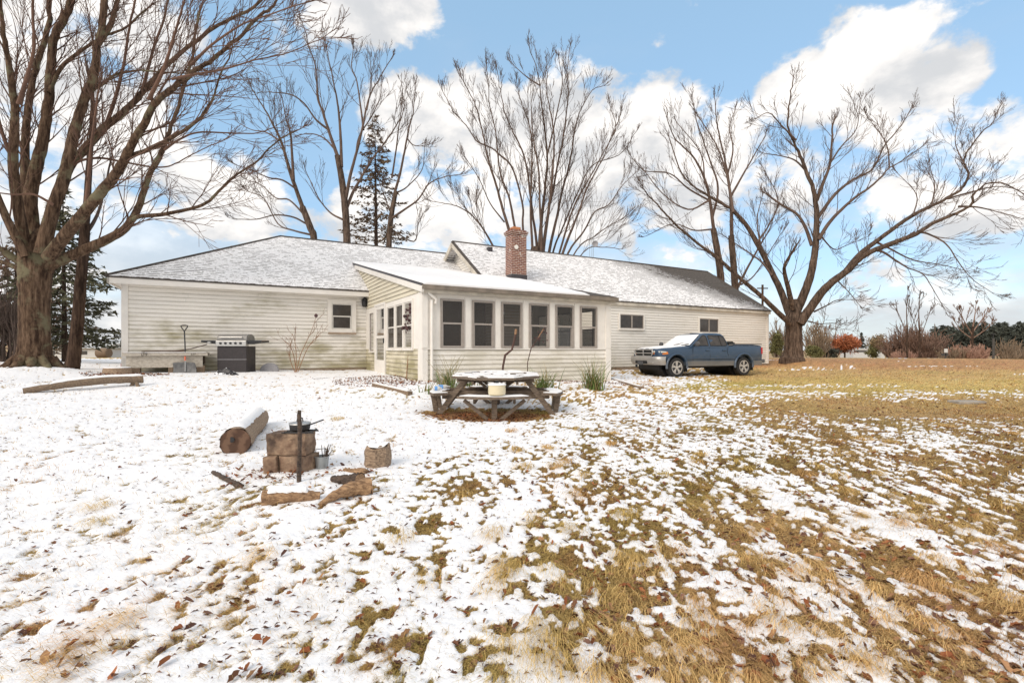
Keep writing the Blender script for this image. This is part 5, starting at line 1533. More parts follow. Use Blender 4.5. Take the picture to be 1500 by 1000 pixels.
def smooth_path(P, n):
    """Catmull-Rom through the points (x, y, z, r)"""
    P = np.array(P, float); m = len(P)
    Q = np.vstack([2 * P[0] - P[1], P, 2 * P[-1] - P[-2]])
    out = []
    for i in range(m - 1):
        p0, p1, p2, p3 = Q[i:i + 4]
        for t_ in np.linspace(0, 1, n, endpoint=False):
            out.append(.5 * ((2 * p1) + (-p0 + p2) * t_ + (2 * p0 - 5 * p1 + 4 * p2 - p3) * t_ ** 2 + (-p0 + 3 * p1 - 3 * p2 + p3) * t_ ** 3))
    out.append(P[-1]); return np.array(out)
def grow(rg, crown, p, d, L, r, lev, rmin, up=.12, wig=.16, kids=(5, 4, 3), droop=0):
    n = 6 if lev < 2 else 4
    pts = [p.copy()]; rad = [r]; d = d / np.linalg.norm(d)
    for i in range(n):
        d = d + rg.normal(0, wig, 3); d[2] += up * (1 if not droop else .3) - droop * (i / n)
        d /= np.linalg.norm(d)
        p = p + d * L / n; pts.append(p); rad.append(max(rmin, r * (1 - .72 * (i + 1) / n)))
    crown.add(pts, rad, 3 if r < .03 else 5)
    if lev >= len(kids): return
    nk = max(1, int(kids[lev] * rg.uniform(.7, 1.35)))
    pts = np.array(pts)
    for j in range(nk):
        f = .22 + .76 * (j + rg.random()) / nk; i = min(int(f * n), n - 1); q = pts[i] + (pts[i + 1] - pts[i]) * (f * n - i)
        t = pts[i + 1] - pts[i]; t /= np.linalg.norm(t)
        ax = np.cross(t, rg.normal(0, 1, 3)); ax /= np.linalg.norm(ax) + 1e-9
        an = rg.uniform(.22, .6)
        dd = t * math.cos(an) + ax * math.sin(an)
        grow(rg, crown, q, dd, L * rg.uniform(.42, .7) * (1.15 - .45 * f), max(rmin, rad[i] * .6), lev + 1, rmin, up, wig, kids, droop)
def bare_tree(name, label, D, trunk, limbs, bark_m, twig_m, seed, spacing=.5, klen=1.6, kids=(5, 3), rmin_px=.28, group=None, up=.1, rough=.06, droop=0.0, base_drop=True, flare=1.0, cat='tree', wig=.085, ls=1.0, start=.25):
    """trunk and limbs: lists of (px, py, depth offset, radius px) traced at depth D"""
    rg = np.random.default_rng(seed)
    def W(q):
        px, py, dd, r = q; d = D + dd
        v = at(px, py, d); return (v.x, v.y, v.z, r / F * d * math.cos(math.atan((px - CX) / F)))
    tw = [W(q) for q in trunk]
    bx, by = tw[0][0], tw[0][1]
    base = (bx, by, min(tw[0][2], gz(bx, by)) if base_drop else tw[0][2])
    t = thing(name, base, label, cat, group)
    wt = Wood(); wc = Wood()
    tp = smooth_path(tw, 6)
    if base_drop:
        g = gz(bx, by)
        if tp[0][2] > g: tp = np.vstack([[bx, by, g - .15, tp[0][3] * 1.02], tp])
        else: tp[0][2] = g - .1
    wt.add(tp[:, :3].tolist(), tp[:, 3].tolist(), 22)
    rmin = rmin_px / F * D
    for li, limb in enumerate(limbs):
        P = [W(q) for q in limb]
        lp = smooth_path(P, 5); lp[:, 3] *= ls
        # natural wander
        L = np.linalg.norm(np.diff(lp[:, :3], axis=0), axis=1).sum()
        wob = np.cumsum(rg.normal(0, .0022 * L, (len(lp), 3)), 0); wob -= wob[:1]
        lp[:, :3] += wob * np.linspace(0, 1, len(lp))[:, None]
        ff = np.linspace(0, 1, len(lp)); lp[:, 3] = lp[-1, 3] + (lp[0, 3] - lp[-1, 3]) * (1 - ff) ** 1.35
        big = lp[0, 3] > 3.0 / F * D
        (wt if big else wc).add(lp[:, :3].tolist(), np.maximum(lp[:, 3], rmin).tolist(), 10 if big else 6)
        tdir = lp[-1, :3] - lp[-3, :3]
        for _ in range(2): grow(rg, wc, lp[-1, :3].copy(), tdir / np.linalg.norm(tdir) + rg.normal(0, .12, 3), klen * rg.uniform(.18, .38), max(rmin, lp[-1, 3]), 0, rmin, up, wig, kids, droop)
        nb = max(3, int(L * (1 - start) / spacing))
        for j in range(nb):
            f = start + (1 - start) * (j + rg.random()) / nb
            k = f * (len(lp) - 1); i = min(int(k), len(lp) - 2); q = lp[i] + (lp[i + 1] - lp[i]) * (k - i)
            tdir = lp[i + 1, :3] - lp[i, :3]; tdir /= np.linalg.norm(tdir) + 1e-9
            ax = np.cross(tdir, rg.normal(0, 1, 3)); ax /= np.linalg.norm(ax) + 1e-9
            an = rg.uniform(.25, .7); dd = tdir * math.cos(an) + ax * math.sin(an); dd[1] *= .8
            grow(rg, wc, q[:3].copy(), dd, klen * rg.uniform(.5, 1.25) * (1.2 - .7 * f), max(rmin, min(q[3] * .42, .013 * klen)), 0, rmin, up, wig, kids, droop)
    tr = wt.build('trunk', bark_m, t, rough)
    wc.build('crown', twig_m, t)
    return t
Tq = lambda pts, ox=0, oy=0, s=1.0, dd0=0.0, dd1=0.0, r0=4.0, r1=1.0: [(ox + x * s, oy + y * s, dd0 + (dd1 - dd0) * i / max(1, len(pts) - 1), r0 + (r1 - r0) * i / max(1, len(pts) - 1)) for i, (x, y) in enumerate(pts)]

# ---- big maple at the left edge
c1 = lambda pts, dd0, dd1, r0, r1: Tq(pts, 0, 0, .34, dd0, dd1, r0, r1)
left_limbs = [
    Tq([(66, 392), (90, 380), (134, 361), (165, 347), (190, 330), (208, 296), (222, 255), (240, 220), (252, 180), (266, 130), (280, 70), (290, 10)], 0, 0, 1, 0, 1.5, 15, 2.2),
    Tq([(186, 333), (200, 318), (235, 314), (270, 306), (299, 296), (322, 275), (340, 255), (370, 232), (401, 204), (430, 190)], 0, 0, 1, .6, -.8, 5.5, 1.2),
    Tq([(70, 378), (95, 345), (126, 306), (146, 280), (163, 258), (176, 232), (184, 211), (200, 178), (218, 146), (235, 130), (252, 116), (280, 95), (306, 75), (340, 45), (374, 14), (395, -10)], 0, 0, 1, -.5, -2.2, 15, 2.6),
    Tq([(66, 365), (84, 290), (102, 245), (130, 212), (153, 190), (180, 168), (204, 146), (232, 120), (252, 100), (290, 72), (330, 46), (380, 20), (430, -8)], 0, 0, 1, .3, 2.2, 13, 2.4),
    Tq([(60, 372), (78, 306), (90, 270), (99, 238), (106, 200), (112, 170), (124, 138), (133, 112), (138, 80), (139, 61), (143, 10), (146, -60)], 0, 0, 1, -.3, .5, 15, 7),
    Tq([(52, 372), (44, 300), (46, 272), (54, 235), (61, 204), (66, 170), (71, 136), (76, 90), (82, 51), (95, 25), (108, -5), (120, -50)], 0, 0, 1, .2, .8, 16, 7),
    Tq([(42, 380), (26, 300), (20, 238), (24, 190), (27, 153), (22, 115), (17, 85), (11, 45), (7, 10), (4, -30)], 0, 0, 1, -.2, -1.2, 13, 4),
    Tq([(46, 372), (38, 290), (36, 220), (38, 170), (46, 120), (54, 70), (62, 20), (66, -40)], 0, 0, 1, .8, 1.5, 11, 5),
    Tq([(44, 395), (20, 378), (0, 365), (-40, 350), (-90, 320)], 0, 0, 1, 0, -.6, 11, 5),
    Tq([(40, 400), (15, 388), (-10, 380), (-50, 372)], 0, 0, 1, .5, .9, 8, 4),
    Tq([(38, 376), (10, 320), (-15, 260), (-40, 190), (-60, 100)], 0, 0, 1, -.4, -1.2, 11, 4),
    Tq([(163, 258), (187, 231), (215, 220), (245, 204), (270, 188), (292, 170), (305, 155), (313, 143), (326, 115), (340, 88), (352, 50)], 0, 0, 1, -.8, -1.8, 6, 1.3),
    Tq([(112, 170), (125, 140), (150, 125), (170, 110), (200, 105), (240, 108), (285, 112)], 0, 0, 1, .2, 1.2, 5, 1.2),
    Tq([(139, 70), (160, 40), (170, 10), (180, -30)], 0, 0, 1, .4, 1, 7, 4),
    Tq([(71, 136), (90, 100), (120, 75), (150, 55), (185, 40), (215, 10)], 0, 0, 1, .5, 1.5, 5.5, 1.8),
    Tq([(218, 146), (240, 100), (255, 50), (268, 0)], 0, 0, 1, -1.5, -2, 4.5, 2),
    Tq([(102, 245), (120, 235), (150, 232), (185, 238), (230, 245), (258, 240), (290, 222), (330, 205)], 0, 0, 1, .6, 1.2, 3.5, 1.0),
    Tq([(240, 220), (262, 205), (290, 195), (330, 196), (372, 198), (400, 190)], 0, 0, 1, 1, 1.6, 3, .9),
    Tq([(252, 116), (280, 110), (320, 105), (370, 90), (420, 80), (470, 60)], 0, 0, 1, -1.6, -2.4, 3.2, .9),
    Tq([(153, 190), (170, 140), (182, 90), (190, 40), (200, -20)], 0, 0, 1, 1, 1.8, 4.5, 2),
    Tq([(126, 306), (130, 260), (134, 215), (140, 165), (148, 130)], 0, 0, 1, -.6, -1.0, 5, 1.6),
    Tq([(27, 153), (40, 110), (50, 70), (48, 20), (52, -30)], 0, 0, 1, -1, -1.3, 5, 2.5),
    Tq([(20, 238), (5, 200), (-8, 150), (-15, 90)], 0, 0, 1, -.4, -.9, 5, 2.5),
    Tq([(78, 300), (50, 285), (20, 285), (-20, 280)], 0, 0, 1, -1, -1.8, 3.5, 1.5),
    Tq([(204, 146), (215, 110), (226, 70), (240, 30), (246, -10)], 0, 0, 1, 1.5, 2.3, 4, 1.8),
    Tq([(280, 95), (310, 66), (350, 40), (400, 22), (450, 6)], 0, 0, 1, -1.9, -2.8, 3.2, 1.2),
]
bare_tree('maple_tree', 'huge bare maple with a thick furrowed trunk at the left edge of the yard', 12.0,
    [(50, 541, 0, 40), (51, 530, 0, 31), (51, 505, 0, 26), (51, 470, 0, 24.5), (51, 430, 0, 24.5), (52, 400, 0, 27), (55, 372, 0, 27), (58, 352, 0, 18), (58, 335, 0, 6)],
    left_limbs, 'bark_maple', 'twig_red', 3, spacing=.36, klen=1.75, kids=(5, 3), rmin_px=.28, rough=.05, up=.03, start=.16, ls=.8)
# roots of the maple
mt_ = bpy.data.objects['maple_tree']; rw_ = Wood(); bp_ = at(51, 535, 12.0)
for k_ in range(11):
    a = k_ * .571 + .2; L = rnd.uniform(.25, .5)
    if L < 0: continue
    P = []
    for f in (0, .3, .6, 1): 
        x = bp_.x + math.cos(a) * (.3 + L * f); y = bp_.y + math.sin(a) * (.3 + L * f); P.append((x, y, gz(x, y) + .2 * (1 - f) ** 2 - .05 * f, .11 * (1 - f) + .02))
    q = smooth_path(P, 3); rw_.add(q[:, :3].tolist(), q[:, 3].tolist(), 8)
rw_.build('roots', 'bark_maple', mt_, .1)
bare_tree('maple_tree', 'slimmer dark trunk leaning right beside the huge left maple', 13.6,
    [(105, 537, 0, 13), (108, 525, 0, 11.5), (113, 480, 0, 10), (118, 420, 0, 9), (122, 370, 0, 8.5), (125, 330, 0, 8)],
    [Tq([(125, 332), (128, 290), (131, 240), (136, 200), (138, 150), (132, 100)], 0, 0, 1, 0, .8, 7, 3), Tq([(124, 345), (140, 320), (150, 290), (160, 240)], 0, 0, 1, 0, 1, 4, 1.5)],
    'bark_brown', 'twig_dark', 5, spacing=.6, klen=1.4, kids=(4, 3))

# ---- behind the house, left
b1 = lambda pts, dd0, dd1, r0, r1: Tq(pts, 350, 40, .32, dd0, dd1, r0, r1)
bare_tree('bare_tree', 'bare tree behind the left wing roof with its crown leaning left', 31,
    [(464, 440, 0, 6), (460, 352, 0, 5.2), (455, 335, 0, 5), (443, 303, 0, 4.5)],
    [b1([(290, 822), (240, 680), (215, 600), (190, 520), (155, 450), (130, 400), (90, 340), (60, 280)], 0, 1, 4.2, 1), b1([(250, 700), (242, 560), (235, 480), (215, 420), (200, 330)], 0, -1.5, 3.2, .9),
     b1([(262, 740), (200, 700), (140, 690), (70, 660), (10, 640)], 0, -2, 2.2, .7), b1([(310, 900), (250, 870), (170, 860), (80, 880), (0, 880)], 0, -2, 2.2, .8), b1([(300, 860), (230, 790), (170, 780), (100, 720), (40, 700)], 0, 1, 2.2, .7),
     b1([(190, 520), (120, 480), (60, 470), (0, 440)], 1, 2, 1.8, .6), b1([(330, 950), (250, 930), (180, 900), (120, 790), (60, 760)], .5, 1, 2.2, .8)],
    'bark_grey', 'twig_grey', 21, spacing=.65, klen=2.5, kids=(5, 3), rmin_px=.19, ls=.78)
bare_tree('bare_tree', 'tall bare tree with two main stems just left of the thin spruce', 30,
    [(509, 440, 0, 6.5), (508, 350, 0, 5.5), (505, 300, 0, 5), (500, 260, 0, 4.6), (494, 228, 0, 4.2)],
    [b1([(455, 600), (430, 530), (410, 470), (385, 400), (362, 340), (355, 260), (345, 180), (310, 80), (285, 0)], 0, -1, 4, .9), b1([(410, 470), (350, 420), (300, 350), (240, 310), (170, 300), (100, 300)], 0, -2, 2.4, .7),
     b1([(470, 640), (466, 520), (458, 420), (448, 330), (432, 250), (410, 150), (400, 90)], 0, 1, 3.4, .8), b1([(490, 780), (510, 680), (535, 590), (565, 480), (585, 380), (610, 300), (645, 240), (690, 170)], 0, -1, 3.8, .8),
     b1([(570, 470), (560, 380), (540, 250), (515, 180), (520, 100)], -.5, 1, 2.3, .7), b1([(482, 860), (520, 760), (560, 690), (610, 600), (680, 500), (730, 420), (745, 330)], 0, 2, 3.6, .8), b1([(440, 560), (390, 510), (330, 490), (270, 500)], 0, 1, 2, .6),
     b1([(585, 380), (600, 300), (605, 220), (600, 160)], -.8, -.5, 1.6, .6), b1([(475, 880), (420, 850), (370, 790), (330, 710), (310, 660)], .5, 1.5, 2.2, .7), b1([(535, 590), (550, 500), (600, 420), (640, 330), (650, 260)], 0, 1, 2, .6)],
    'bark_grey', 'twig_grey', 22, spacing=.65, klen=2.5, kids=(5, 3), rmin_px=.19, ls=.78)
bare_tree('bare_tree', 'slender bare tree right of the thin spruce with low spreading limbs', 32,
    [(567, 440, 0, 5), (570, 350, 0, 4.2), (574, 310, 0, 3.6), (580, 280, 0, 3.2)],
    [b1([(712, 760), (735, 680), (755, 590), (770, 510), (785, 440), (800, 390), (805, 330), (812, 260)], 0, -1, 3, .7), b1([(700, 690), (720, 560), (735, 450), (760, 360), (750, 250)], 0, 1, 2, .6), b1([(690, 880), (750, 840), (820, 790), (870, 720), (940, 690), (1010, 680)], 0, -1.5, 2.6, .7),
     b1([(715, 760), (770, 730), (840, 650), (850, 560)], 0, 1, 1.8, .6), b1([(770, 510), (800, 540), (850, 545)], 0, -.5, 1.5, .5), b1([(690, 920), (800, 980), (820, 900), (850, 840)], 1, 2, 1.6, .6), b1([(690, 840), (660, 760), (640, 700)], 0, .5, 1.5, .6)],
    'bark_grey', 'twig_grey', 23, spacing=.65, klen=1.9, kids=(5, 3), rmin_px=.19, ls=.78)
# ---- many-stemmed tree behind the chimney
b2 = lambda pts, dd0, dd1, r0, r1: Tq(pts, 620, 40, .34, dd0, dd1, r0, r1)
ml = [([(490, 955), (470, 800), (455, 690), (440, 570), (405, 480), (380, 420), (350, 340), (330, 260), (320, 190)], 1, 3.6), ([(372, 885), (340, 780), (305, 660), (275, 560), (258, 470), (235, 360), (205, 280), (160, 190)], -1, 4.2),
    ([(392, 850), (370, 740), (330, 640), (312, 520), (300, 430), (275, 330), (262, 230), (255, 160)], .5, 3.2), ([(500, 960), (512, 800), (522, 690), (532, 560), (520, 400), (508, 290), (495, 180), (470, 70)], 0, 5), ([(520, 945), (545, 760), (556, 640), (568, 500), (560, 380), (545, 280), (548, 170)], -.7, 4.6),
    ([(545, 955), (575, 820), (600, 690), (625, 580), (640, 470), (655, 380), (700, 280), (740, 250)], 1, 4), ([(605, 965), (650, 850), (690, 760), (740, 650), (790, 560), (830, 470), (870, 380)], -1, 3.6), ([(590, 960), (640, 800), (690, 690), (760, 560), (820, 440), (800, 350)], .6, 3),
    ([(625, 970), (690, 880), (735, 800), (790, 770), (840, 700), (890, 650)], -1.3, 2.8), ([(470, 950), (460, 780), (465, 640), (470, 500), (455, 400), (430, 320), (410, 240)], .3, 3.6), ([(522, 900), (560, 690), (590, 530), (610, 420), (622, 290), (620, 200), (640, 110)], .5, 3.4),
    ([(300, 942), (265, 880), (225, 830), (170, 790), (110, 770), (50, 760)], -1.6, 3), ([(300, 942), (250, 850), (215, 800), (205, 750)], -1, 1.8), ([(430, 880), (425, 760), (380, 600), (300, 520), (210, 470), (150, 390), (100, 330), (55, 260)], 1.4, 3), ([(560, 960), (600, 860), (660, 720), (720, 600), (830, 560), (910, 450)], 1.8, 2.8),
    ([(510, 940), (505, 780), (500, 600), (480, 480), (470, 350), (480, 240)], -1.2, 4), ([(532, 560), (570, 400), (600, 250), (590, 150)], 0, 2.2), ([(660, 960), (740, 900), (800, 860), (860, 830)], -1.8, 2), ([(690, 970), (780, 950), (850, 960)], -2, 1.6), ([(350, 840), (290, 760), (240, 650), (180, 560)], -1, 1.8), ([(500, 250), (440, 210), (385, 160)], 0, 1.6)]
bare_tree('bare_tree', 'broad many-stemmed bare tree fanning out behind the brick chimney', 30,
    [(787, 440, 0, 11), (787, 372, 0, 10), (787, 362, 0, 9)],
    [b2(([(490 + (p[0][0] - 490) * .35, 1180)] if p[0][1] > 840 else []) + p, d * .3, d * 1.6, r, .7) for p, d, r in ml], 'bark_grey', 'twig_grey', 24, spacing=.6, klen=2.1, kids=(5, 3), rmin_px=.19, up=.1, wig=.05, start=.22, ls=.64)
# ---- behind the right wing and the great tree on the right
b3 = lambda pts, dd0, dd1, r0, r1: Tq(pts, 920, 100, .44, dd0, dd1, r0, r1)
bare_tree('bare_tree', 'bare tree behind the right wing roof, left one of the two trunks rising there', 33,
    [(1057, 470, 0, 6), (1056, 410, 0, 5.4), (1052, 375, 0, 5), (1045, 335, 0, 4.4)],
    [b3([(285, 535), (272, 440), (255, 370), (225, 310), (190, 270), (150, 230), (130, 170)], 0, -1, 3.4, .8), b3([(280, 500), (300, 400), (270, 300), (235, 200), (215, 120)], 0, 1, 2.6, .7), b3([(270, 440), (200, 400), (140, 350), (60, 340), (20, 300)], 0, -1, 2, .6), b3([(285, 535), (220, 540), (150, 520), (60, 560)], 0, 1, 1.8, .6), b3([(255, 370), (240, 280), (160, 180)], 0, 1, 1.6, .6)],
    'bark_grey', 'twig_grey', 25, spacing=.65, klen=2.2, kids=(5, 3), rmin_px=.19, ls=.78)
bare_tree('bare_tree', 'bare forked tree behind the right wing roof, right one of the two trunks rising there', 34,
    [(1079, 480, 0, 6), (1077, 425, 0, 5.2), (1074, 380, 0, 4.8), (1071, 345, 0, 4.4)],
    [b3([(345, 555), (343, 460), (335, 380), (322, 310), (305, 240), (290, 170), (285, 110)], 0, -1, 3.8, .8), b3([(365, 730), (400, 660), (440, 590), (470, 540), (490, 480)], 0, -1, 2.8, .8), b3([(340, 430), (380, 360), (410, 310), (440, 260), (465, 220)], 0, 1, 2.4, .7), b3([(330, 360), (350, 270), (340, 200), (360, 140)], 0, 1, 2, .6), b3([(440, 590), (430, 500), (450, 420)], 0, 1, 1.8, .6), b3([(375, 720), (420, 690), (480, 600), (520, 540)], 0, 1, 1.8, .6)],
    'bark_grey', 'twig_grey', 26, spacing=.65, klen=2.2, kids=(5, 3), rmin_px=.19, ls=.78)
RL = [([(540, 850), (500, 812), (450, 760), (380, 700), (290, 620), (200, 550), (130, 480), (90, 430), (60, 390)], -1, 6, 1), ([(538, 820), (510, 745), (480, 680), (430, 580), (390, 520), (350, 480), (310, 455), (270, 440), (220, 410), (180, 370), (140, 260)], 1, 7.5, 1),
    ([(350, 480), (338, 400), (320, 330), (290, 250), (230, 150)], .8, 3, .8), ([(548, 800), (535, 740), (520, 680), (522, 650), (550, 600)], -.8, 6, 2.4), ([(560, 810), (590, 740), (610, 680), (622, 610), (628, 540), (628, 480), (622, 420), (600, 350), (575, 280), (560, 240), (538, 170), (540, 100), (545, 45)], 0, 9.5, 1),
    ([(612, 590), (590, 530), (560, 485), (510, 455), (470, 425)], .5, 4, 1.8), ([(628, 440), (650, 380), (672, 320), (678, 250), (680, 195)], 0, 4.2, 1.8), ([(635, 570), (665, 520), (700, 480), (750, 435), (800, 400), (840, 365), (870, 330), (920, 300), (970, 265)], -.6, 4.4, .9), ([(630, 500), (680, 430), (720, 390), (770, 355), (810, 330), (850, 250), (900, 190), (935, 135)], .7, 4, .9),
    ([(572, 850), (605, 800), (640, 750), (680, 710), (720, 680), (760, 640), (800, 610), (880, 575), (960, 540), (1020, 500), (1080, 470), (1130, 440), (1140, 390), (1180, 362), (1240, 355), (1310, 385)], -1, 10, 1.2), ([(720, 680), (770, 620), (820, 580), (880, 535), (950, 490), (1010, 460), (1060, 435), (1110, 400), (1130, 350), (1115, 300), (1140, 250), (1180, 200), (1210, 170), (1240, 125)], .8, 6, .9),
    ([(812, 604), (850, 612), (890, 638), (930, 660), (980, 680), (1010, 720), (1050, 790)], -.8, 3, .7), ([(940, 552), (975, 546), (1010, 555), (1060, 585), (1100, 640), (1150, 700), (1220, 745)], -1, 3, .7), ([(1100, 460), (1160, 462), (1220, 475), (1310, 500)], -1, 2.8, .8), ([(1060, 435), (1150, 410), (1230, 395), (1320, 410)], -1.5, 2.4, .8), ([(620, 810), (660, 790), (700, 770), (760, 770)], -1.2, 2, .6), ([(600, 842), (640, 850), (690, 846)], -1.2, 1.8, .6), ([(690, 700), (730, 740), (770, 790)], -1, 1.6, .5),
    ([(600, 350), (560, 310), (520, 295), (460, 285)], .5, 2.4, .7), ([(560, 240), (510, 190), (470, 150), (420, 170)], -.4, 2, .6), ([(480, 690), (440, 640), (380, 600), (320, 560)], 1, 2.6, .7), ([(670, 320), (710, 260), (760, 200), (775, 110)], .4, 2.2, .6), ([(870, 330), (860, 250), (800, 160)], 0, 1.8, .6), ([(830, 580), (870, 600), (950, 640), (1050, 660), (1140, 680)], 1, 2.6, .7), ([(1120, 320), (1090, 250), (1100, 180)], 1, 1.8, .6), ([(628, 540), (680, 600), (720, 590), (790, 560)], 1, 1.8, .6), ([(430, 580), (470, 520), (500, 440), (450, 330)], 1, 2.2, .6), ([(270, 440), (200, 470), (120, 420), (40, 320)], 1, 2.0, .7), ([(1010, 460), (1020, 390), (1000, 320)], 1, 2, .7), ([(950, 490), (960, 420), (900, 350)], .5, 1.8, .6)]
bare_tree('bare_tree', 'great spreading bare tree with a stout trunk right of the truck', 25.5,
    [(1161, 527, 0, 20), (1162, 520, 0, 15.5), (1163, 500, 0, 13), (1163, 480, 0, 12.5), (1163, 466, 0, 13), (1165, 450, 0, 8), (1165, 438, 0, 3)],
    [b3(p, d * .4, d * 2.5, r, r1) for p, d, r, r1 in RL], 'bark_grey', 'twig_grey', 27, spacing=.38, klen=1.9, kids=(5, 3), rmin_px=.19, up=.07, start=.2, ls=.78)

# ---- conifers
def conifer(name, label, D, base, top, halfw, seed, nlev, mat='needles', group=None, bare=0.0, droop=.35, dens=1.0, size=.18, low=0.0, lean=0, trunk_r=None, cat='tree', flat=1.0, power=.85):
    """trunk with drooping whorls; each branch carries many small needle sprays"""
    rg = np.random.default_rng(seed)
    p0 = at(*base, D); p1 = at(*top, D); hw = halfw / F * D
    g = gz(p0.x, p0.y)
    zbase = p0.z; p0z = min(g, p0.z)
    t = thing(name, (p0.x, p0.y, p0z), label, cat, group)
    H = p1.z - zbase; w = Wood(); tr_ = trunk_r or H * .016
    w.add([[p0.x, p0.y, p0z - .1], [p0.x * .5 + p1.x * .5, p0.y, (p0z + p1.z) / 2], [p1.x, p1.y, p1.z]], [tr_, tr_ * .6, .01], 8)
    tris = []
    for i in range(nlev):
        f = (i + .5) / nlev
        if f < low: continue
        z = zbase + H * f; L0 = hw * max(.04, (1 - f)) ** power * 1.05 + .05
        nb = int(rg.integers(4, 7)) if nlev > 14 else int(rg.integers(5, 8))
        a0 = rg.uniform(0, 6.28)
        for b in range(nb):
            if rg.random() < bare * .6: continue
            a = a0 + b * 6.283 / nb + rg.normal(0, .25); L = L0 * rg.uniform(.6, 1.15)
            cx = p0.x + (p1.x - p0.x) * f; cy = p0.y
            pts = [np.array([cx, cy, z])]
            dirv = np.array([math.cos(a), math.sin(a), .15])
            for s in range(4):
                dirv[2] -= droop * .35 if s < 2 else -droop * .25
                pts.append(pts[-1] + dirv * L / 4)
            w.add([q.tolist() for q in pts], [max(.012, tr_ * .16), .012, .01, .008, .006], 3)
            n = max(4, int(L / size * 7 * dens)); pp = np.array(pts)
            u = rg.uniform(.12 + bare * .2, 1.02, n) * 4; ii_ = np.minimum(u.astype(int), 3); fr = (u - ii_)[:, None]
            c = pp[ii_] * (1 - fr) + pp[ii_ + 1] * fr
            spread = (.30 * L * (1 - u / 5.0))
            perp = np.array([-math.sin(a), math.cos(a), 0])
            off = rg.normal(0, .5, n) * spread
            c = c + perp[None] * off[:, None] + np.stack([np.zeros(n), np.zeros(n), -np.abs(off) * .25 + rg.normal(0, size * .25, n)], 1)
            d1 = np.stack([math.cos(a) + rg.normal(0, .5, n), math.sin(a) + rg.normal(0, .5, n), rg.normal(-.35, .4, n)], 1); d1 /= np.linalg.norm(d1, axis=1, keepdims=True)
            d2 = rg.normal(0, 1, (n, 3)); d2 -= d1 * (d1 * d2).sum(1, keepdims=True); d2 /= np.linalg.norm(d2, axis=1, keepdims=True) + 1e-9
            s_ = size * rg.uniform(.5, 1.3, n)[:, None]
            A = c - d1 * s_ * .5; B_ = c + d1 * s_ * .6; 
            tris.append(np.stack([A + d2 * s_ * .22, B_, A - d2 * s_ * .22], 1))
    w.build('trunk', 'bark_spruce', t)
    T_ = np.concatenate(tris).reshape(-1, 3) - np.array(t.location)
    big_mesh('crown', T_, None, np.arange(len(T_)).reshape(-1, 3), mat, None, t)
    return t
conifer('spruce_tree', 'thin tall dark spruce rising behind the left wing roof', 33, (553, 420), (549, 168), 64, 41, 40, 'needles_brown', bare=.6, dens=.7, size=.25, droop=.5, trunk_r=.2, power=.75)
conifer('spruce_tree', 'dark spruce with drooping boughs between the huge maple and the house corner', 18, (95, 523), (92, 275), 104, 42, 30, 'needles', bare=.25, dens=1.1, size=.2, droop=.5, low=.06)
conifer('spruce_tree', 'dark spruce partly hidden behind the huge maple trunk', 20, (20, 523), (25, 325), 95, 43, 22, 'needles_brown', bare=.4, dens=.8, size=.22, droop=.5, low=.05)
# ================================================================= SHRUBS, PLANTS, BACKGROUND
def bush(name, label, D, px, top, halfw, seed, mat, stems=30, kids=(4, 3), group=None, rmin_px=.3, cat='bush', base=None, spread=.5, up=.1, wig=.14, kind=None):
    rg = np.random.default_rng(seed)
    x = (px - CX) / F * D; g = gz(x, D) if base is None else base
    H = EZ + (HY - top) / F * D - g; hw = halfw / F * D; rmin = rmin_px / F * D
    t = thing(name, (x, D, g), label, cat, group)
    w = Wood(); w2 = Wood()
    for i in range(stems):
        a = rg.uniform(0, 6.28); r = hw * spread * math.sqrt(rg.random())
        p = np.array([x + r * math.cos(a), D + r * math.sin(a) * .7, g - .05])
        tx = (hw - r) / H * rg.uniform(.2, 1.1); d = np.array([math.cos(a) * tx, math.sin(a) * tx * .7, 1.0])
        L = H * rg.uniform(.45, .8)
        grow(rg, w, p, d, L, max(rmin * 1.6, H * .012), 0, rmin, up, wig, kids)
    w.build('branches', mat, t)
    return t
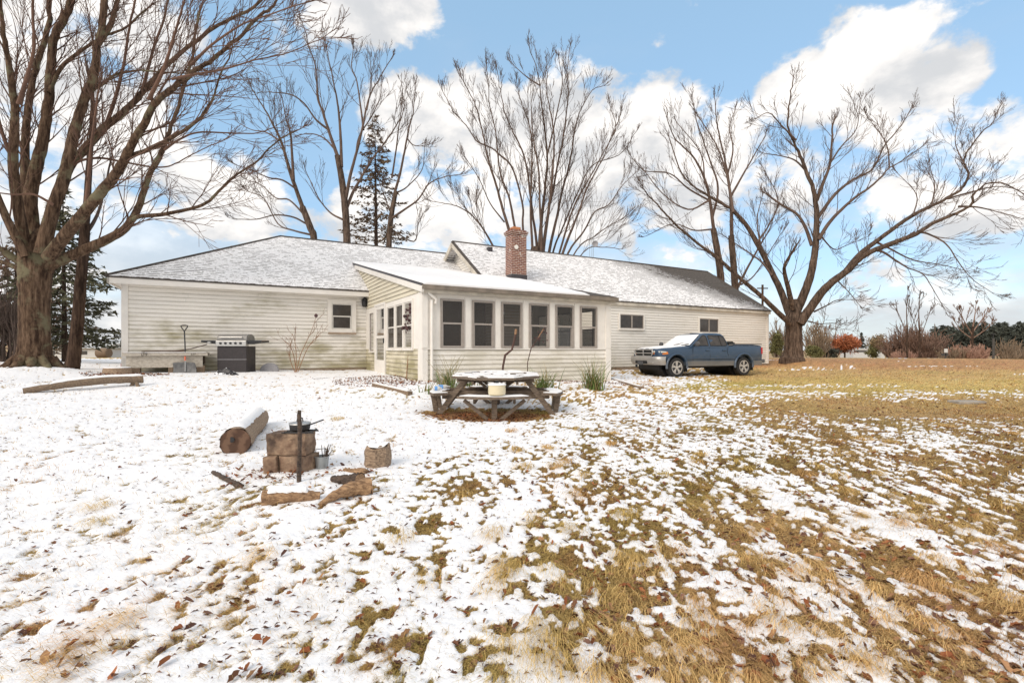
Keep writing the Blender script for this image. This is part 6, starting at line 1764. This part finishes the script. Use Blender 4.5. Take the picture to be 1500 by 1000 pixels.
def leafy(name, label, D, px, base_py, top, halfw, seed, mat, bark_m='bark_brown', n=2600, size=.3, cat='tree', trunk_f=.25, group=None, ell=1.0, lob=7):
    rg = np.random.default_rng(seed)
    x = (px - CX) / F * D; g = gz(x, D); zt = EZ + (HY - top) / F * D; zb = EZ + (HY - base_py) / F * D; hw = halfw / F * D
    t = thing(name, (x, D, g), label, cat, group); w = Wood(); H = zt - zb
    w.add([[x, D, g - .1], [x + .05, D, zb + H * .2], [x, D, zb + H * .6], [x, D, zb + H * .9]], [H * .035, H * .03, H * .018, .02], 8)
    zc = zb + H * (trunk_f + (1 - trunk_f) / 2); hz = H * (1 - trunk_f) / 2
    cl = []
    for i in range(lob * 6):
        v = rg.normal(0, 1, 3); v /= np.linalg.norm(v); r = rg.uniform(.35, .98)
        c = np.array([x + v[0] * hw * r, D + v[1] * hw * r, zc + v[2] * hz * r]); cl.append(c)
        if i % 2 == 0:
            b0 = np.array([x, D, zb + H * rg.uniform(.15, .5)]); w.add([b0.tolist(), ((b0 + c) / 2 + rg.normal(0, .1, 3)).tolist(), c.tolist()], [H * .012, H * .008, .015], 4)
    cl = np.array(cl); k = rg.integers(0, len(cl), n)
    c = cl[k] + rg.normal(0, 1, (n, 3)) * np.array([hw, hw, hz]) * .13
    d1 = rg.normal(0, 1, (n, 3)); d1 /= np.linalg.norm(d1, axis=1, keepdims=True); d2 = rg.normal(0, 1, (n, 3)); d2 -= d1 * (d1 * d2).sum(1, keepdims=True); d2 /= np.linalg.norm(d2, axis=1, keepdims=True)
    s = size * rg.uniform(.4, 1.2, n)[:, None]
    T_ = np.stack([c - d1 * s * .5, c + d1 * s * .5 + d2 * s * .2, c + d2 * s * .5], 1).reshape(-1, 3)
    w.build('trunk', bark_m, t); big_mesh('crown', T_ - np.array(t.location), None, np.arange(len(T_)).reshape(-1, 3), mat, None, t)
    return t
# left edge: brushy shrubs beside the maple
bush('bare_shrub', 'tangled rust brown bare shrub at the left edge beside the huge maple', 14.5, 8, 395, 40, 61, 'twig_dark', 26, (6, 4), rmin_px=.35)
bush('bare_shrub', 'low bare shrub directly behind the huge maple trunk', 17, 36, 420, 32, 62, 'twig_brush', 22, (6, 3), rmin_px=.35)
# far left building and bale
def far_shed():
    D = 62; x0, x1 = (62 - CX) / F * D, (145 - CX) / F * D; z = lambda py: EZ + (HY - py) / F * D
    t = thing('far_shed', ((x0 + x1) / 2, D, gz((x0 + x1) / 2, D)), 'long low pale shed across the field beyond the left trees', 'shed')
    g = gz((x0 + x1) / 2, D)
    m = MB(); m.box((x0, D, min(g, z(527)) - .4), (x1, D + 6, z(510))); m.build('wall', 'far_white', t)
    m = MB(); m.prism([(x0 - .3, D - .4, z(510)), (x0 - .3, D + 6.4, z(510)), (x0 - .3, D + 3, z(502))], (x1 - x0 + .6, 0, 0)); m.build('roof', 'far_white', t)
    for px in (75, 100, 122):
        m = MB(); m.box(((px - CX) / F * D - .5, D - .05, z(519)), ((px - CX) / F * D + .5, D, z(514))); m.build('window', 'far_dark', t)
far_shed()
b = Vector(((152 - CX) / F * 40, 40, 0)); b.z = gz(b.x, b.y)
m = MB(); zt = EZ + (HY - 513.5) / F * 40
m.lathe([(.001, -.45), (.36, -.45), (.42, -.36), (.42, .36), (.36, .45), (.001, .45)], (b.x, b.y, b.z + .38), 24, 'x', False, False)
tag(m.build('hay_bale', 'wood_old', None, smooth=40), 'round brown hay bale in the field left of the house corner', 'bale')
# right horizon
bush('bare_shrub', 'tan brush just left of the great bare tree trunk', 48, 1143, 470, 20, 63, 'twig_tan', 34, (5, 3), rmin_px=.3)
leafy('evergreen_shrub', 'olive evergreen at the house corner left of the great bare tree', 46, 1137, 524, 486, 9, 64, 'leaf_olive', n=1300, size=.3, trunk_f=.02, cat='shrub')
bush('bare_shrub', 'tan bare brush just right of the great bare tree trunk', 62, 1196, 468, 18, 65, 'twig_tan', 34, (5, 3), rmin_px=.28)
bush('bare_tree', 'small bare grey tree between the great trunk and the orange tree', 66, 1212, 470, 14, 66, 'twig_brush', 12, (5, 3), rmin_px=.28, cat='tree')
leafy('evergreen_shrub', 'round olive shrub nearest the great bare trunk on its right', 60, 1192, 525, 506, 12, 67, 'leaf_olive', n=1200, size=.34, trunk_f=.02, cat='shrub')
leafy('evergreen_shrub', 'dark olive shrub at the left foot of the orange tree', 62, 1216, 525, 508, 13, 68, 'needles_far', n=1200, size=.34, trunk_f=.02, cat='shrub')
leafy('orange_tree', 'small round tree still holding rusty orange leaves', 64, 1237, 525, 489, 20, 69, 'leaf_orange', n=5200, size=.3, trunk_f=.2, lob=12)
conifer('pine_tree', 'single dark pine just right of the orange tree', 84, (1262, 520), (1262, 487), 8, 70, 16, 'needles_far', dens=1.0, size=.45, droop=.3)
leafy('tan_tree', 'pale tan leafed tree right of the single dark pine', 86, 1285, 524, 489, 14, 71, 'leaf_tan', n=2600, size=.4, trunk_f=.15)
leafy('evergreen_shrub', 'small yellowish evergreen before the white trailer', 60, 1278, 525, 507, 9, 72, 'leaf_olive', n=1000, size=.32, trunk_f=.03, cat='shrub')
D = 74; z = lambda py: EZ + (HY - py) / F * D; X = lambda px: (px - CX) / F * D
t = thing('white_trailer', (X(1263), D, gz(X(1263), D)), 'long white trailer home beyond the orange tree', 'trailer')
m = MB(); m.box((X(1250), D, gz(X(1263), D) - .2), (X(1273), D + 3, z(511.6))); m.build('wall', 'far_white', t)
m = MB(); m.prism([(X(1249.4), D - .1, z(511.6)), (X(1273.6), D - .1, z(511.6)), (X(1273.6), D + 3.1, z(511.0)), (X(1249.4), D + 3.1, z(511.0))], (0, 0, .12)); m.build('roof', 'far_white', t)
for px in (1254, 1259, 1266):
    m = MB(); m.box((X(px) - .35, D - .04, z(515.5)), (X(px) + .35, D, z(513.2))); m.build('window', 'far_dark', t)
D = 68
t = thing('white_shed', (X(1293), D, gz(X(1293), D)), 'narrow white shed right of the white trailer', 'shed')
m = MB(); m.box((X(1290), D, gz(X(1293), D) - .2), (X(1296), D + 2, z(514.4))); m.build('wall', 'far_white', t)
m = MB(); m.prism([(X(1289.5), D - .1, z(514.4)), (X(1296.5), D - .1, z(514.4)), (X(1293), D - .1, z(512.4))], (0, 2.2, 0)); m.build('roof', 'far_roof', t)
for i, (px, top, hw, mt__, lab) in enumerate(((1312, 480, 18, 'twig_brush', 'reddish brush right of the white shed'), (1338, 466, 24, 'twig_brush', 'tall red brown thicket round the two saplings'), (1358, 482, 16, 'twig_brush', 'reddish brush at the left end of the dark pines'), (1322, 509, 20, 'twig_pink', 'low pinkish scrub before the red brown thicket'), (1398, 503, 20, 'twig_tan', 'pale arching brush under the dark pines left of the pink bush'))):
    bush('bare_shrub', lab, 58 - i * 1.5, px, top + 4, hw, 80 + i, mt__, 46, (6, 3), rmin_px=.3)
for i, (px, top, lab) in enumerate(((1329, 428, 'left one of two tall thin saplings over the red brown thicket'), (1347, 434, 'right one of two tall thin saplings over the red brown thicket'))):
    bare_tree('sapling', lab, 52, [(px, 526, 0, 1.7), (px, 500, 0, 1.5), (px, 480, 0, 1.3)], [Tq([(px, 482), (px - 1, 455), (px + 1, top)], 0, 0, 1, 0, 0, 1.2, .5), Tq([(px, 500), (px + 10, 470), (px + 16, 455)], 0, 0, 1, 0, .5, .8, .4), Tq([(px, 495), (px - 10, 465), (px - 18, 450)], 0, 0, 1, 0, .5, .8, .4)],
              'bark_brown', 'twig_grey', 90 + i, spacing=.8, klen=2.0, kids=(3, 2), rmin_px=.25, rough=0)
for i in range(15):
    px = 1368 + i * 10.5 + rnd.uniform(-3, 3)
    conifer('pine_tree', 'dark pine in the long row behind the brush at the right edge', 78 + rnd.uniform(-5, 8), (px, 520), (px + rnd.uniform(-3, 3), 474 + rnd.uniform(-4, 6)), rnd.uniform(13, 18), 100 + i, 14, 'needles_far', group='pines in the far right row', dens=1.25, size=.55, droop=.25, power=.45, flat=1)
bare_tree('bare_tree', 'rounded bare tree standing before the dark pines above the pink bush', 64, [(1423, 524, 0, 3), (1424, 495, 0, 2.4), (1425, 478, 0, 2)],
          [Tq([(1425, 480), (1428, 462), (1430, 446)], 0, 0, 1, 0, 0, 1.6, .5), Tq([(1424, 490), (1412, 470), (1406, 455)], 0, 0, 1, 0, -1, 1.4, .5), Tq([(1425, 486), (1438, 468), (1446, 456)], 0, 0, 1, 0, 1, 1.4, .5), Tq([(1424, 496), (1408, 484), (1400, 472)], 0, 0, 1, 0, 1, 1.2, .5), Tq([(1424, 496), (1442, 484), (1452, 474)], 0, 0, 1, 0, -1, 1.2, .5)],
          'bark_brown', 'twig_brush', 120, spacing=.5, klen=1.7, kids=(5, 3), rmin_px=.25, rough=0)
bush('pink_shrub', 'wide low pinkish tan bush before the dark pines', 52, 1418, 503, 34, 121, 'twig_pink', 90, (6, 3), rmin_px=.28)
for i, (px, top, lab) in enumerate(((1476, 496, 'pale scrub right of the dark post'), (1498, 502, 'pale scrub at the far right edge beyond the dark post'))):
    bush('bare_shrub', lab, 52 + i, px, top, 16, 125 + i, 'twig_tan', 24, (5, 3), rmin_px=.28)
D = 36; x = X(1455.2); g = gz(x, D)
m = MB(); m.tube([(x, D, g - .1), (x, D, EZ + (HY - 495.5) / F * D)], .075, 10); po = m.build('wooden_post', 'far_dark', None, smooth=40); tag(po, 'dark weathered post standing alone in the grass at far right', 'post')
m = MB(); m.box((x - .02, D - .02, EZ + (HY - 495.5) / F * D), (x + .02, D + .02, EZ + (HY - 490) / F * D)); m.box((x - .16, D - .03, EZ + (HY - 489.5) / F * D), (x + .16, D + .03, EZ + (HY - 488) / F * D)); m.build('cap', 'dark_metal', po)
D = 50; x = X(1385.5); g = gz(x, D)
t = thing('field_sign', (x, D, g), 'small white sign before the dark pines left of the pink bush', 'sign')
m = MB(); m.box((x - .05, D, g - .1), (x + .05, D + .08, z(516))); m.build('post', 'far_dark', t)
m = MB(); m.box((x - .18, D - .03, z(516.4)), (x + .18, D - .005, z(510.6))); m.build('panel', 'far_white', t, bevel=.01)
m = MB(); m.box((x - .2, D + .0, z(521)), (x + .26, D + .3, z(517.5))); m.build('box', 'far_dark', t)
# utility pole behind the house, antenna mast
D = 55; x = X(1117); t = thing('utility_pole', (x, D, gz(x, D)), 'distant utility pole behind the right end of the house roof', 'pole')
m = MB(); m.tube([(x, D, gz(x, D) - .1), (x, D, EZ + (HY - 417) / F * D)], .12, 8); m.build('pole', 'bark_brown', t)
m = MB(); m.box((x - .6, D - .06, z(423)), (x + .6, D + .06, z(421.5))); m.build('crossarm', 'bark_brown', t)
D = 27; x = X(867); t = thing('antenna_mast', (x, D, gz(x, D)), 'thin television antenna mast with a round dish behind the roof ridge', 'antenna')
m = MB()
q = lambda px, py: Vector((X(px), D, z(py)))
for dx in (-.11, .0, .11): m.tube([(x + dx, D + abs(dx), gz(x, D) - .1), (x + dx * .9, D + abs(dx), z(325))], .012, 5)
m.tube([(x, D, z(326)), (x, D, z(284))], .014, 5); m.build('mast', 'galv', t)
m = MB(); m.lathe([(.001, 0), (.1, -.02), (.17, -.07)], (X(871), D - .12, z(358)), 18, 'y', False, False); m.build('dish', 'plastic_grey', t, smooth=50)
m = MB()
for py, L in ((296, .55), (302, .45), (309, .35)): m.tube([(x - L, D, z(py) - .02), (x + L, D, z(py) + .03)], .008, 4)
m.build('antenna_rod', 'galv', t)

# ---- plants along the house
def strap_clump(px, py, seed, label, n=70, h=.45):
    rg = np.random.default_rng(seed); c = gpx(px, py); VV = []; Q = []; cols = []
    for i in range(n):
        a = rg.uniform(0, 6.28); L = h * rg.uniform(.5, 1.15); w = rg.uniform(.008, .014); out = rg.uniform(.15, .8) * L
        b = np.array([c.x + rg.normal(0, .1), c.y + rg.normal(0, .08), 0]); b[2] = gz(b[0], b[1])
        dx, dy = math.cos(a), math.sin(a); o = len(VV)
        bend = rg.uniform(.2, 1.2)
        for k in range(6):
            f = k / 5; z = L * (f - .42 * bend * f * f); r = out * f ** 1.4; ww = w * (1 - f * .85)
            for s in (-1, 1): VV.append([b[0] + dx * r - dy * ww * s, b[1] + dy * r + dx * ww * s, b[2] + max(.01, z)])
        for k in range(5): Q.append([o + 2 * k, o + 2 * k + 1, o + 2 * k + 3, o + 2 * k + 2])
        cc = np.array((.13, .18, .055)) * rg.uniform(.6, 1.5) if rg.random() < .68 else np.array((.38, .3, .15)) * rg.uniform(.6, 1.2)
        cols += [cc] * 12
    t = thing('strap_leaf_plant', c, label, 'plant', 'strap leaved plants by the porch')
    big_mesh('leaves', np.array(VV) - np.array(t.location), np.array(Q), None, 'tinted', np.array(cols), t)
strap_clump(655, 573, 1, 'strap leaved green clump behind the left end of the picnic table', 110, .6)
strap_clump(684, 566, 5, 'small green clump behind the tabletop, right of the tall dry blades', 70, .42)
strap_clump(796, 577, 2, 'strap leaved green clump just right of the picnic table top', 130, .68)
strap_clump(868, 571, 3, 'strap leaved green clump at the right corner of the porch', 160, .78)
strap_clump(630, 577, 4, 'sparse green clump at the left corner of the porch', 30, .32)
def dry_blades(px, py, seed, label, n=14, h=.8):
    rg = random.Random(seed); c = gpx(px, py); m = MB()
    for i in range(n):
        a = rg.uniform(-1, 1); L = h * rg.uniform(.6, 1.1); y = rg.uniform(-.1, .1); x = c.x + rg.uniform(-.15, .15)
        m.tube([(x, c.y + y, c.z - .03), (x + a * .14, c.y + y, c.z + L * .55), (x + a * .42, c.y + y + .05, c.z + L)], [.007, .006, .002], 4)
    tag(m.build('dry_grass_clump', 'strap_dry', None), label, 'plant')
dry_blades(655, 571, 5, 'tall dry grass blades fanning up behind the left picnic bench', 22, .72)
dry_blades(868, 566, 7, 'two dry blades above the green clump at the porch right corner', 5, .8)
def stalk(pts, d, label, pods=0, seed=1, r=.02, mat='dry_stem', mat2='dark_stem'):
    rg = random.Random(seed)
    p = [at(a, b, d) for a, b in pts]; p[0].z = gz(p[0].x, p[0].y) - .03
    m = MB(); m.tube(p, [r] + [r * .9] * (len(p) - 2) + [r * .5], 7, jitter=.2); o = m.build('dry_stalk', mat2, None, smooth=60); tag(o, label, 'plant')
    m = MB(); m.tube([p[-2], p[-1]], [r * .95, r * 1.1], 7); m.build('stalk_tip', mat, o)
    if pods:
        m = MB()
        for i in range(pods):
            q = p[-2].lerp(p[-1], rg.uniform(-.5, 1)) + Vector((rg.gauss(0, .09), rg.gauss(0, .06), rg.gauss(0, .1)))
            m.lathe([(.001, -.02), (.018, -.008), (.018, .01), (.001, .022)], q, 6)
        m.build('seed_heads', 'seedpod', o)
stalk([(734, 560), (737, 536), (740, 520), (750, 512), (755, 490), (756, 482)], 11.4, 'thick brown stalk rising behind the table before the porch windows', r=.028)
stalk([(772, 560), (773, 530), (778, 510), (788, 495), (796, 482)], 11.9, 'thin dark stalk with seed heads before the right porch windows', 16, 4, .012)
def trellis():
    c = gpx(600, 556); d = c.y
    t = thing('climbing_shrub', c, 'bare climbing shrub with dark seed heads against the porch side corner', 'plant')
    m = MB(); rg = random.Random(4)
    for pts in ([(595, 555), (598, 520), (602, 480), (603, 452)], [(601, 555), (603, 515), (604, 480), (606, 455)], [(598, 555), (600, 510), (600, 470), (597, 450)], [(603, 556), (606, 510), (611, 505)], [(602, 500), (598, 470), (602, 448)]):
        p = [at(a, b, d) for a, b in pts]; m.tube(p, [.014, .012, .01, .006][:len(p)], 6, jitter=.2)
    m.build('stems', 'dry_stem', t)
    m = MB()
    for i in range(190):
        px = rg.gauss(606, 5.5); py = rg.uniform(443, 492)
        q = at(px, py, d + rg.uniform(-.25, .15)); s = rg.uniform(.9, 1.9)
        m.lathe([(.001, -.03 * s), (.02 * s, -.012 * s), (.022 * s, .012 * s), (.001, .03 * s)], q, 6)
        if rg.random() < .5: m.tube([q, q + Vector((rg.gauss(0, .05), 0, -.12))], .003, 3)
    m.build('seed_heads', 'seedpod', t, smooth=50)
trellis()
def wall_shrub():
    c = gpx(434, 549); c.y += .35; c.z = gz(c.x, c.y)
    t = thing('bare_shrub', c, 'small leafless shrub against the siding under the small window', 'shrub'); rg = np.random.default_rng(6); w = Wood()
    d = c.y
    for pts in ([(434, 545), (440, 520), (450, 498), (458, 480), (463, 463)], [(434, 545), (430, 520), (424, 505), (415, 498)], [(436, 545), (448, 515), (456, 502), (466, 492)], [(433, 545), (434, 520), (432, 500), (428, 488)], [(432, 545), (426, 530), (424, 515)]):
        p = np.array([[*at(a, b, d), .009] for a, b in pts]); p[:, 3] = np.linspace(.014, .005, len(p)); q = smooth_path(p, 3); w.add(q[:, :3].tolist(), q[:, 3].tolist(), 5)
        for j in range(6):
            i = rg.integers(3, len(q) - 1); dd = q[i, :3] - q[i - 1, :3]; dd = dd / np.linalg.norm(dd) + rg.normal(0, .5, 3) * np.array([1, .2, .6]); grow(rg, w, q[i, :3].copy(), dd, rg.uniform(.2, .5), .006, 1, .004, .05, .15, (3, 2))
    w.build('branches', 'dry_stem', t)
    m = MB(); m.lathe([(.001, -.07), (.05, -.03), (.045, .03), (.001, .06)], at(463, 462, d), 7); m.build('seed_heads', 'seedpod', t)
wall_shrub()

# ================================================================= SKY, SUN, CAMERA
SUN_AZ, SUN_EL = R(215), R(36)       # compass-like: 0 = straight ahead (+Y), clockwise
world = bpy.data.worlds.new('World'); scene.world = world; world.use_nodes = True
nt = world.node_tree; N = nt.nodes; Lk = nt.links
bg = N['Background']
sky = N.new('ShaderNodeTexSky'); sky.sky_type = 'NISHITA'; sky.sun_disc = False; sky.sun_elevation = SUN_EL; sky.sun_rotation = SUN_AZ
sky.air_density = 1.0; sky.dust_density = .6; sky.ozone_density = 1.6
tc = N.new('ShaderNodeTexCoord'); sp = N.new('ShaderNodeSeparateXYZ'); Lk.new(tc.outputs['Generated'], sp.inputs[0])
def M_(op, a, b=0.0, clamp=False):
    n = N.new('ShaderNodeMath'); n.operation = op; n.use_clamp = clamp
    for i, v in ((0, a), (1, b)):
        if isinstance(v, bpy.types.NodeSocket): Lk.new(v, n.inputs[i])
        else: n.inputs[i].default_value = v
    return n.outputs[0]
az = M_('ARCTAN2', sp.outputs['X'], sp.outputs['Y']); el = M_('ARCSINE', sp.outputs['Z'])
def noise_w(sx, sy, detail, rough, off=0.0, dist=0.0):
    c = N.new('ShaderNodeCombineXYZ'); Lk.new(M_('MULTIPLY', az, sx), c.inputs[0]); Lk.new(M_('MULTIPLY', el, sy), c.inputs[1]); c.inputs[2].default_value = off
    n = N.new('ShaderNodeTexNoise'); n.inputs['Scale'].default_value = 1; n.inputs['Detail'].default_value = detail; n.inputs['Roughness'].default_value = rough; n.inputs['Distortion'].default_value = dist
    Lk.new(c.outputs[0], n.inputs['Vector']); return n.outputs['Fac']
def mr(v, a, b, c=0.0, d=1.0):
    n = N.new('ShaderNodeMapRange'); n.interpolation_type = 'SMOOTHSTEP'; Lk.new(v, n.inputs[0])
    for i, x in ((1, a), (2, b), (3, c), (4, d)): n.inputs[i].default_value = x
    return n.outputs[0]
def ang(px, py):
    a = math.atan((px - CX) / F); return a, math.atan((HY - py) / F * math.cos(a))
puff = noise_w(9, 13, 8, .58, .3, .2); wisp = noise_w(3.2, 9, 7, .6, 4.1, .4); fine = noise_w(26, 34, 5, .6, 1.7)
# cumulus heaps: (px, py, rx, ry, weight)
heaps = [(1285, 108, 185, 80, 1.0), (1180, 130, 90, 60, .9), (1395, 95, 80, 65, .9), (1310, 60, 85, 42, .9), (600, 175, 75, 65, .9), (700, 210, 110, 90, .9), (840, 210, 130, 100, 1.0), (960, 190, 90, 70, .9), (1010, 260, 150, 110, .8), (760, 300, 260, 80, .7),
         (540, 15, 110, 45, .9), (100, 120, 260, 260, .8), (0, 330, 260, 140, .7), (300, 300, 170, 90, .7), (430, 40, 60, 40, .6), (560, 330, 120, 60, .7), (1250, 250, 260, 90, .7), (1450, 260, 150, 110, .7), (1300, 420, 240, 50, .5), (1000, 370, 120, 60, .6), (-300, 200, 400, 300, .7), (1750, 250, 260, 260, .7), (200, 230, 60, 60, .5), (750, -2000, 2500, 300, 1.2)]  # last heap: unseen overhead cloud added to whiten the ambient light
dens = None
for px, py, rx, ry, wgt in heaps:
    a, e = ang(px, py); s = math.cos(a)
    u = M_('DIVIDE', M_('SUBTRACT', az, a), rx / F * s * s if abs(a) > .3 else rx / F); v = M_('DIVIDE', M_('SUBTRACT', el, e), ry / F * s)
    r2 = M_('ADD', M_('MULTIPLY', u, u), M_('MULTIPLY', v, v))
    g = M_('MULTIPLY', M_('SUBTRACT', 1.25, r2, True), wgt)
    dens = g if dens is None else M_('MAXIMUM', dens, g)
behind = mr(M_('ABSOLUTE', az), 1.0, 1.6, 0, .75)  # unseen cloud bank behind the camera, raised to neutralise the ambient light
dens = M_('MAXIMUM', dens, behind)
d2 = M_('ADD', dens, M_('MULTIPLY', M_('SUBTRACT', puff, .5), 2.3))
d2 = M_('ADD', d2, M_('MULTIPLY', M_('SUBTRACT', fine, .5), .5))
cum = mr(d2, .33, .70)
low = mr(el, .0, .40, 1, 0)
veil = M_('MULTIPLY', mr(M_('ADD', wisp, M_('MULTIPLY', low, .2)), .44, .74), M_('ADD', M_('MULTIPLY', low, .9), .05))
mask_ = M_('MAXIMUM', cum, veil, True)
shade = mr(M_('ADD', M_('MULTIPLY', noise_w(6, 11, 6, .55, 8.2), .75), M_('MULTIPLY', d2, .12)), .34, .56)
cr = N.new('ShaderNodeMix'); cr.data_type = 'RGBA'; Lk.new(shade, cr.inputs[0]); cr.inputs[6].default_value = (4.9, 5.0, 5.15, 1); cr.inputs[7].default_value = (7.9, 7.6, 7.3, 1)
# lighten the clear air a little with thin high haze
hz = N.new('ShaderNodeMix'); hz.data_type = 'RGBA'; hz.inputs[0].default_value = .42; Lk.new(sky.outputs[0], hz.inputs[6]); hz.inputs[7].default_value = (4.3, 6.9, 9.3, 1)
fin = N.new('ShaderNodeMix'); fin.data_type = 'RGBA'; Lk.new(mask_, fin.inputs[0]); Lk.new(hz.outputs[2], fin.inputs[6]); Lk.new(cr.outputs[2], fin.inputs[7])
Lk.new(fin.outputs[2], bg.inputs['Color']); bg.inputs['Strength'].default_value = .1

sd = bpy.data.lights.new('sun', 'SUN'); sd.energy = 1.5; sd.angle = R(30); sd.color = (1, .9, .79)
so = bpy.data.objects.new('sun', sd); col.objects.link(so)
dirv = Vector((math.sin(SUN_AZ) * math.cos(SUN_EL), math.cos(SUN_AZ) * math.cos(SUN_EL), math.sin(SUN_EL)))
so.rotation_euler = (-dirv).to_track_quat('-Z', 'Y').to_euler(); so.location = (-20, -30, 30)

cd = bpy.data.cameras.new('camera'); cam = bpy.data.objects.new('camera', cd); col.objects.link(cam)
cd.sensor_width = 36; cd.lens = F / 1500 * 36; cd.shift_y = (HY - 500) / 1500
cam.location = (0, 0, EZ); cam.rotation_euler = (R(90), 0, 0); cd.clip_end = 5000; cd.clip_start = .05
scene.camera = cam
vs = scene.view_settings; vs.view_transform = 'Standard'; vs.look = 'None'; vs.exposure = .54; vs.gamma = 1; vs.use_curve_mapping = False
scene.cycles.max_bounces = 6; scene.cycles.transparent_max_bounces = 12
for o in scene.objects:
    if '_world' in o: del o['_world']
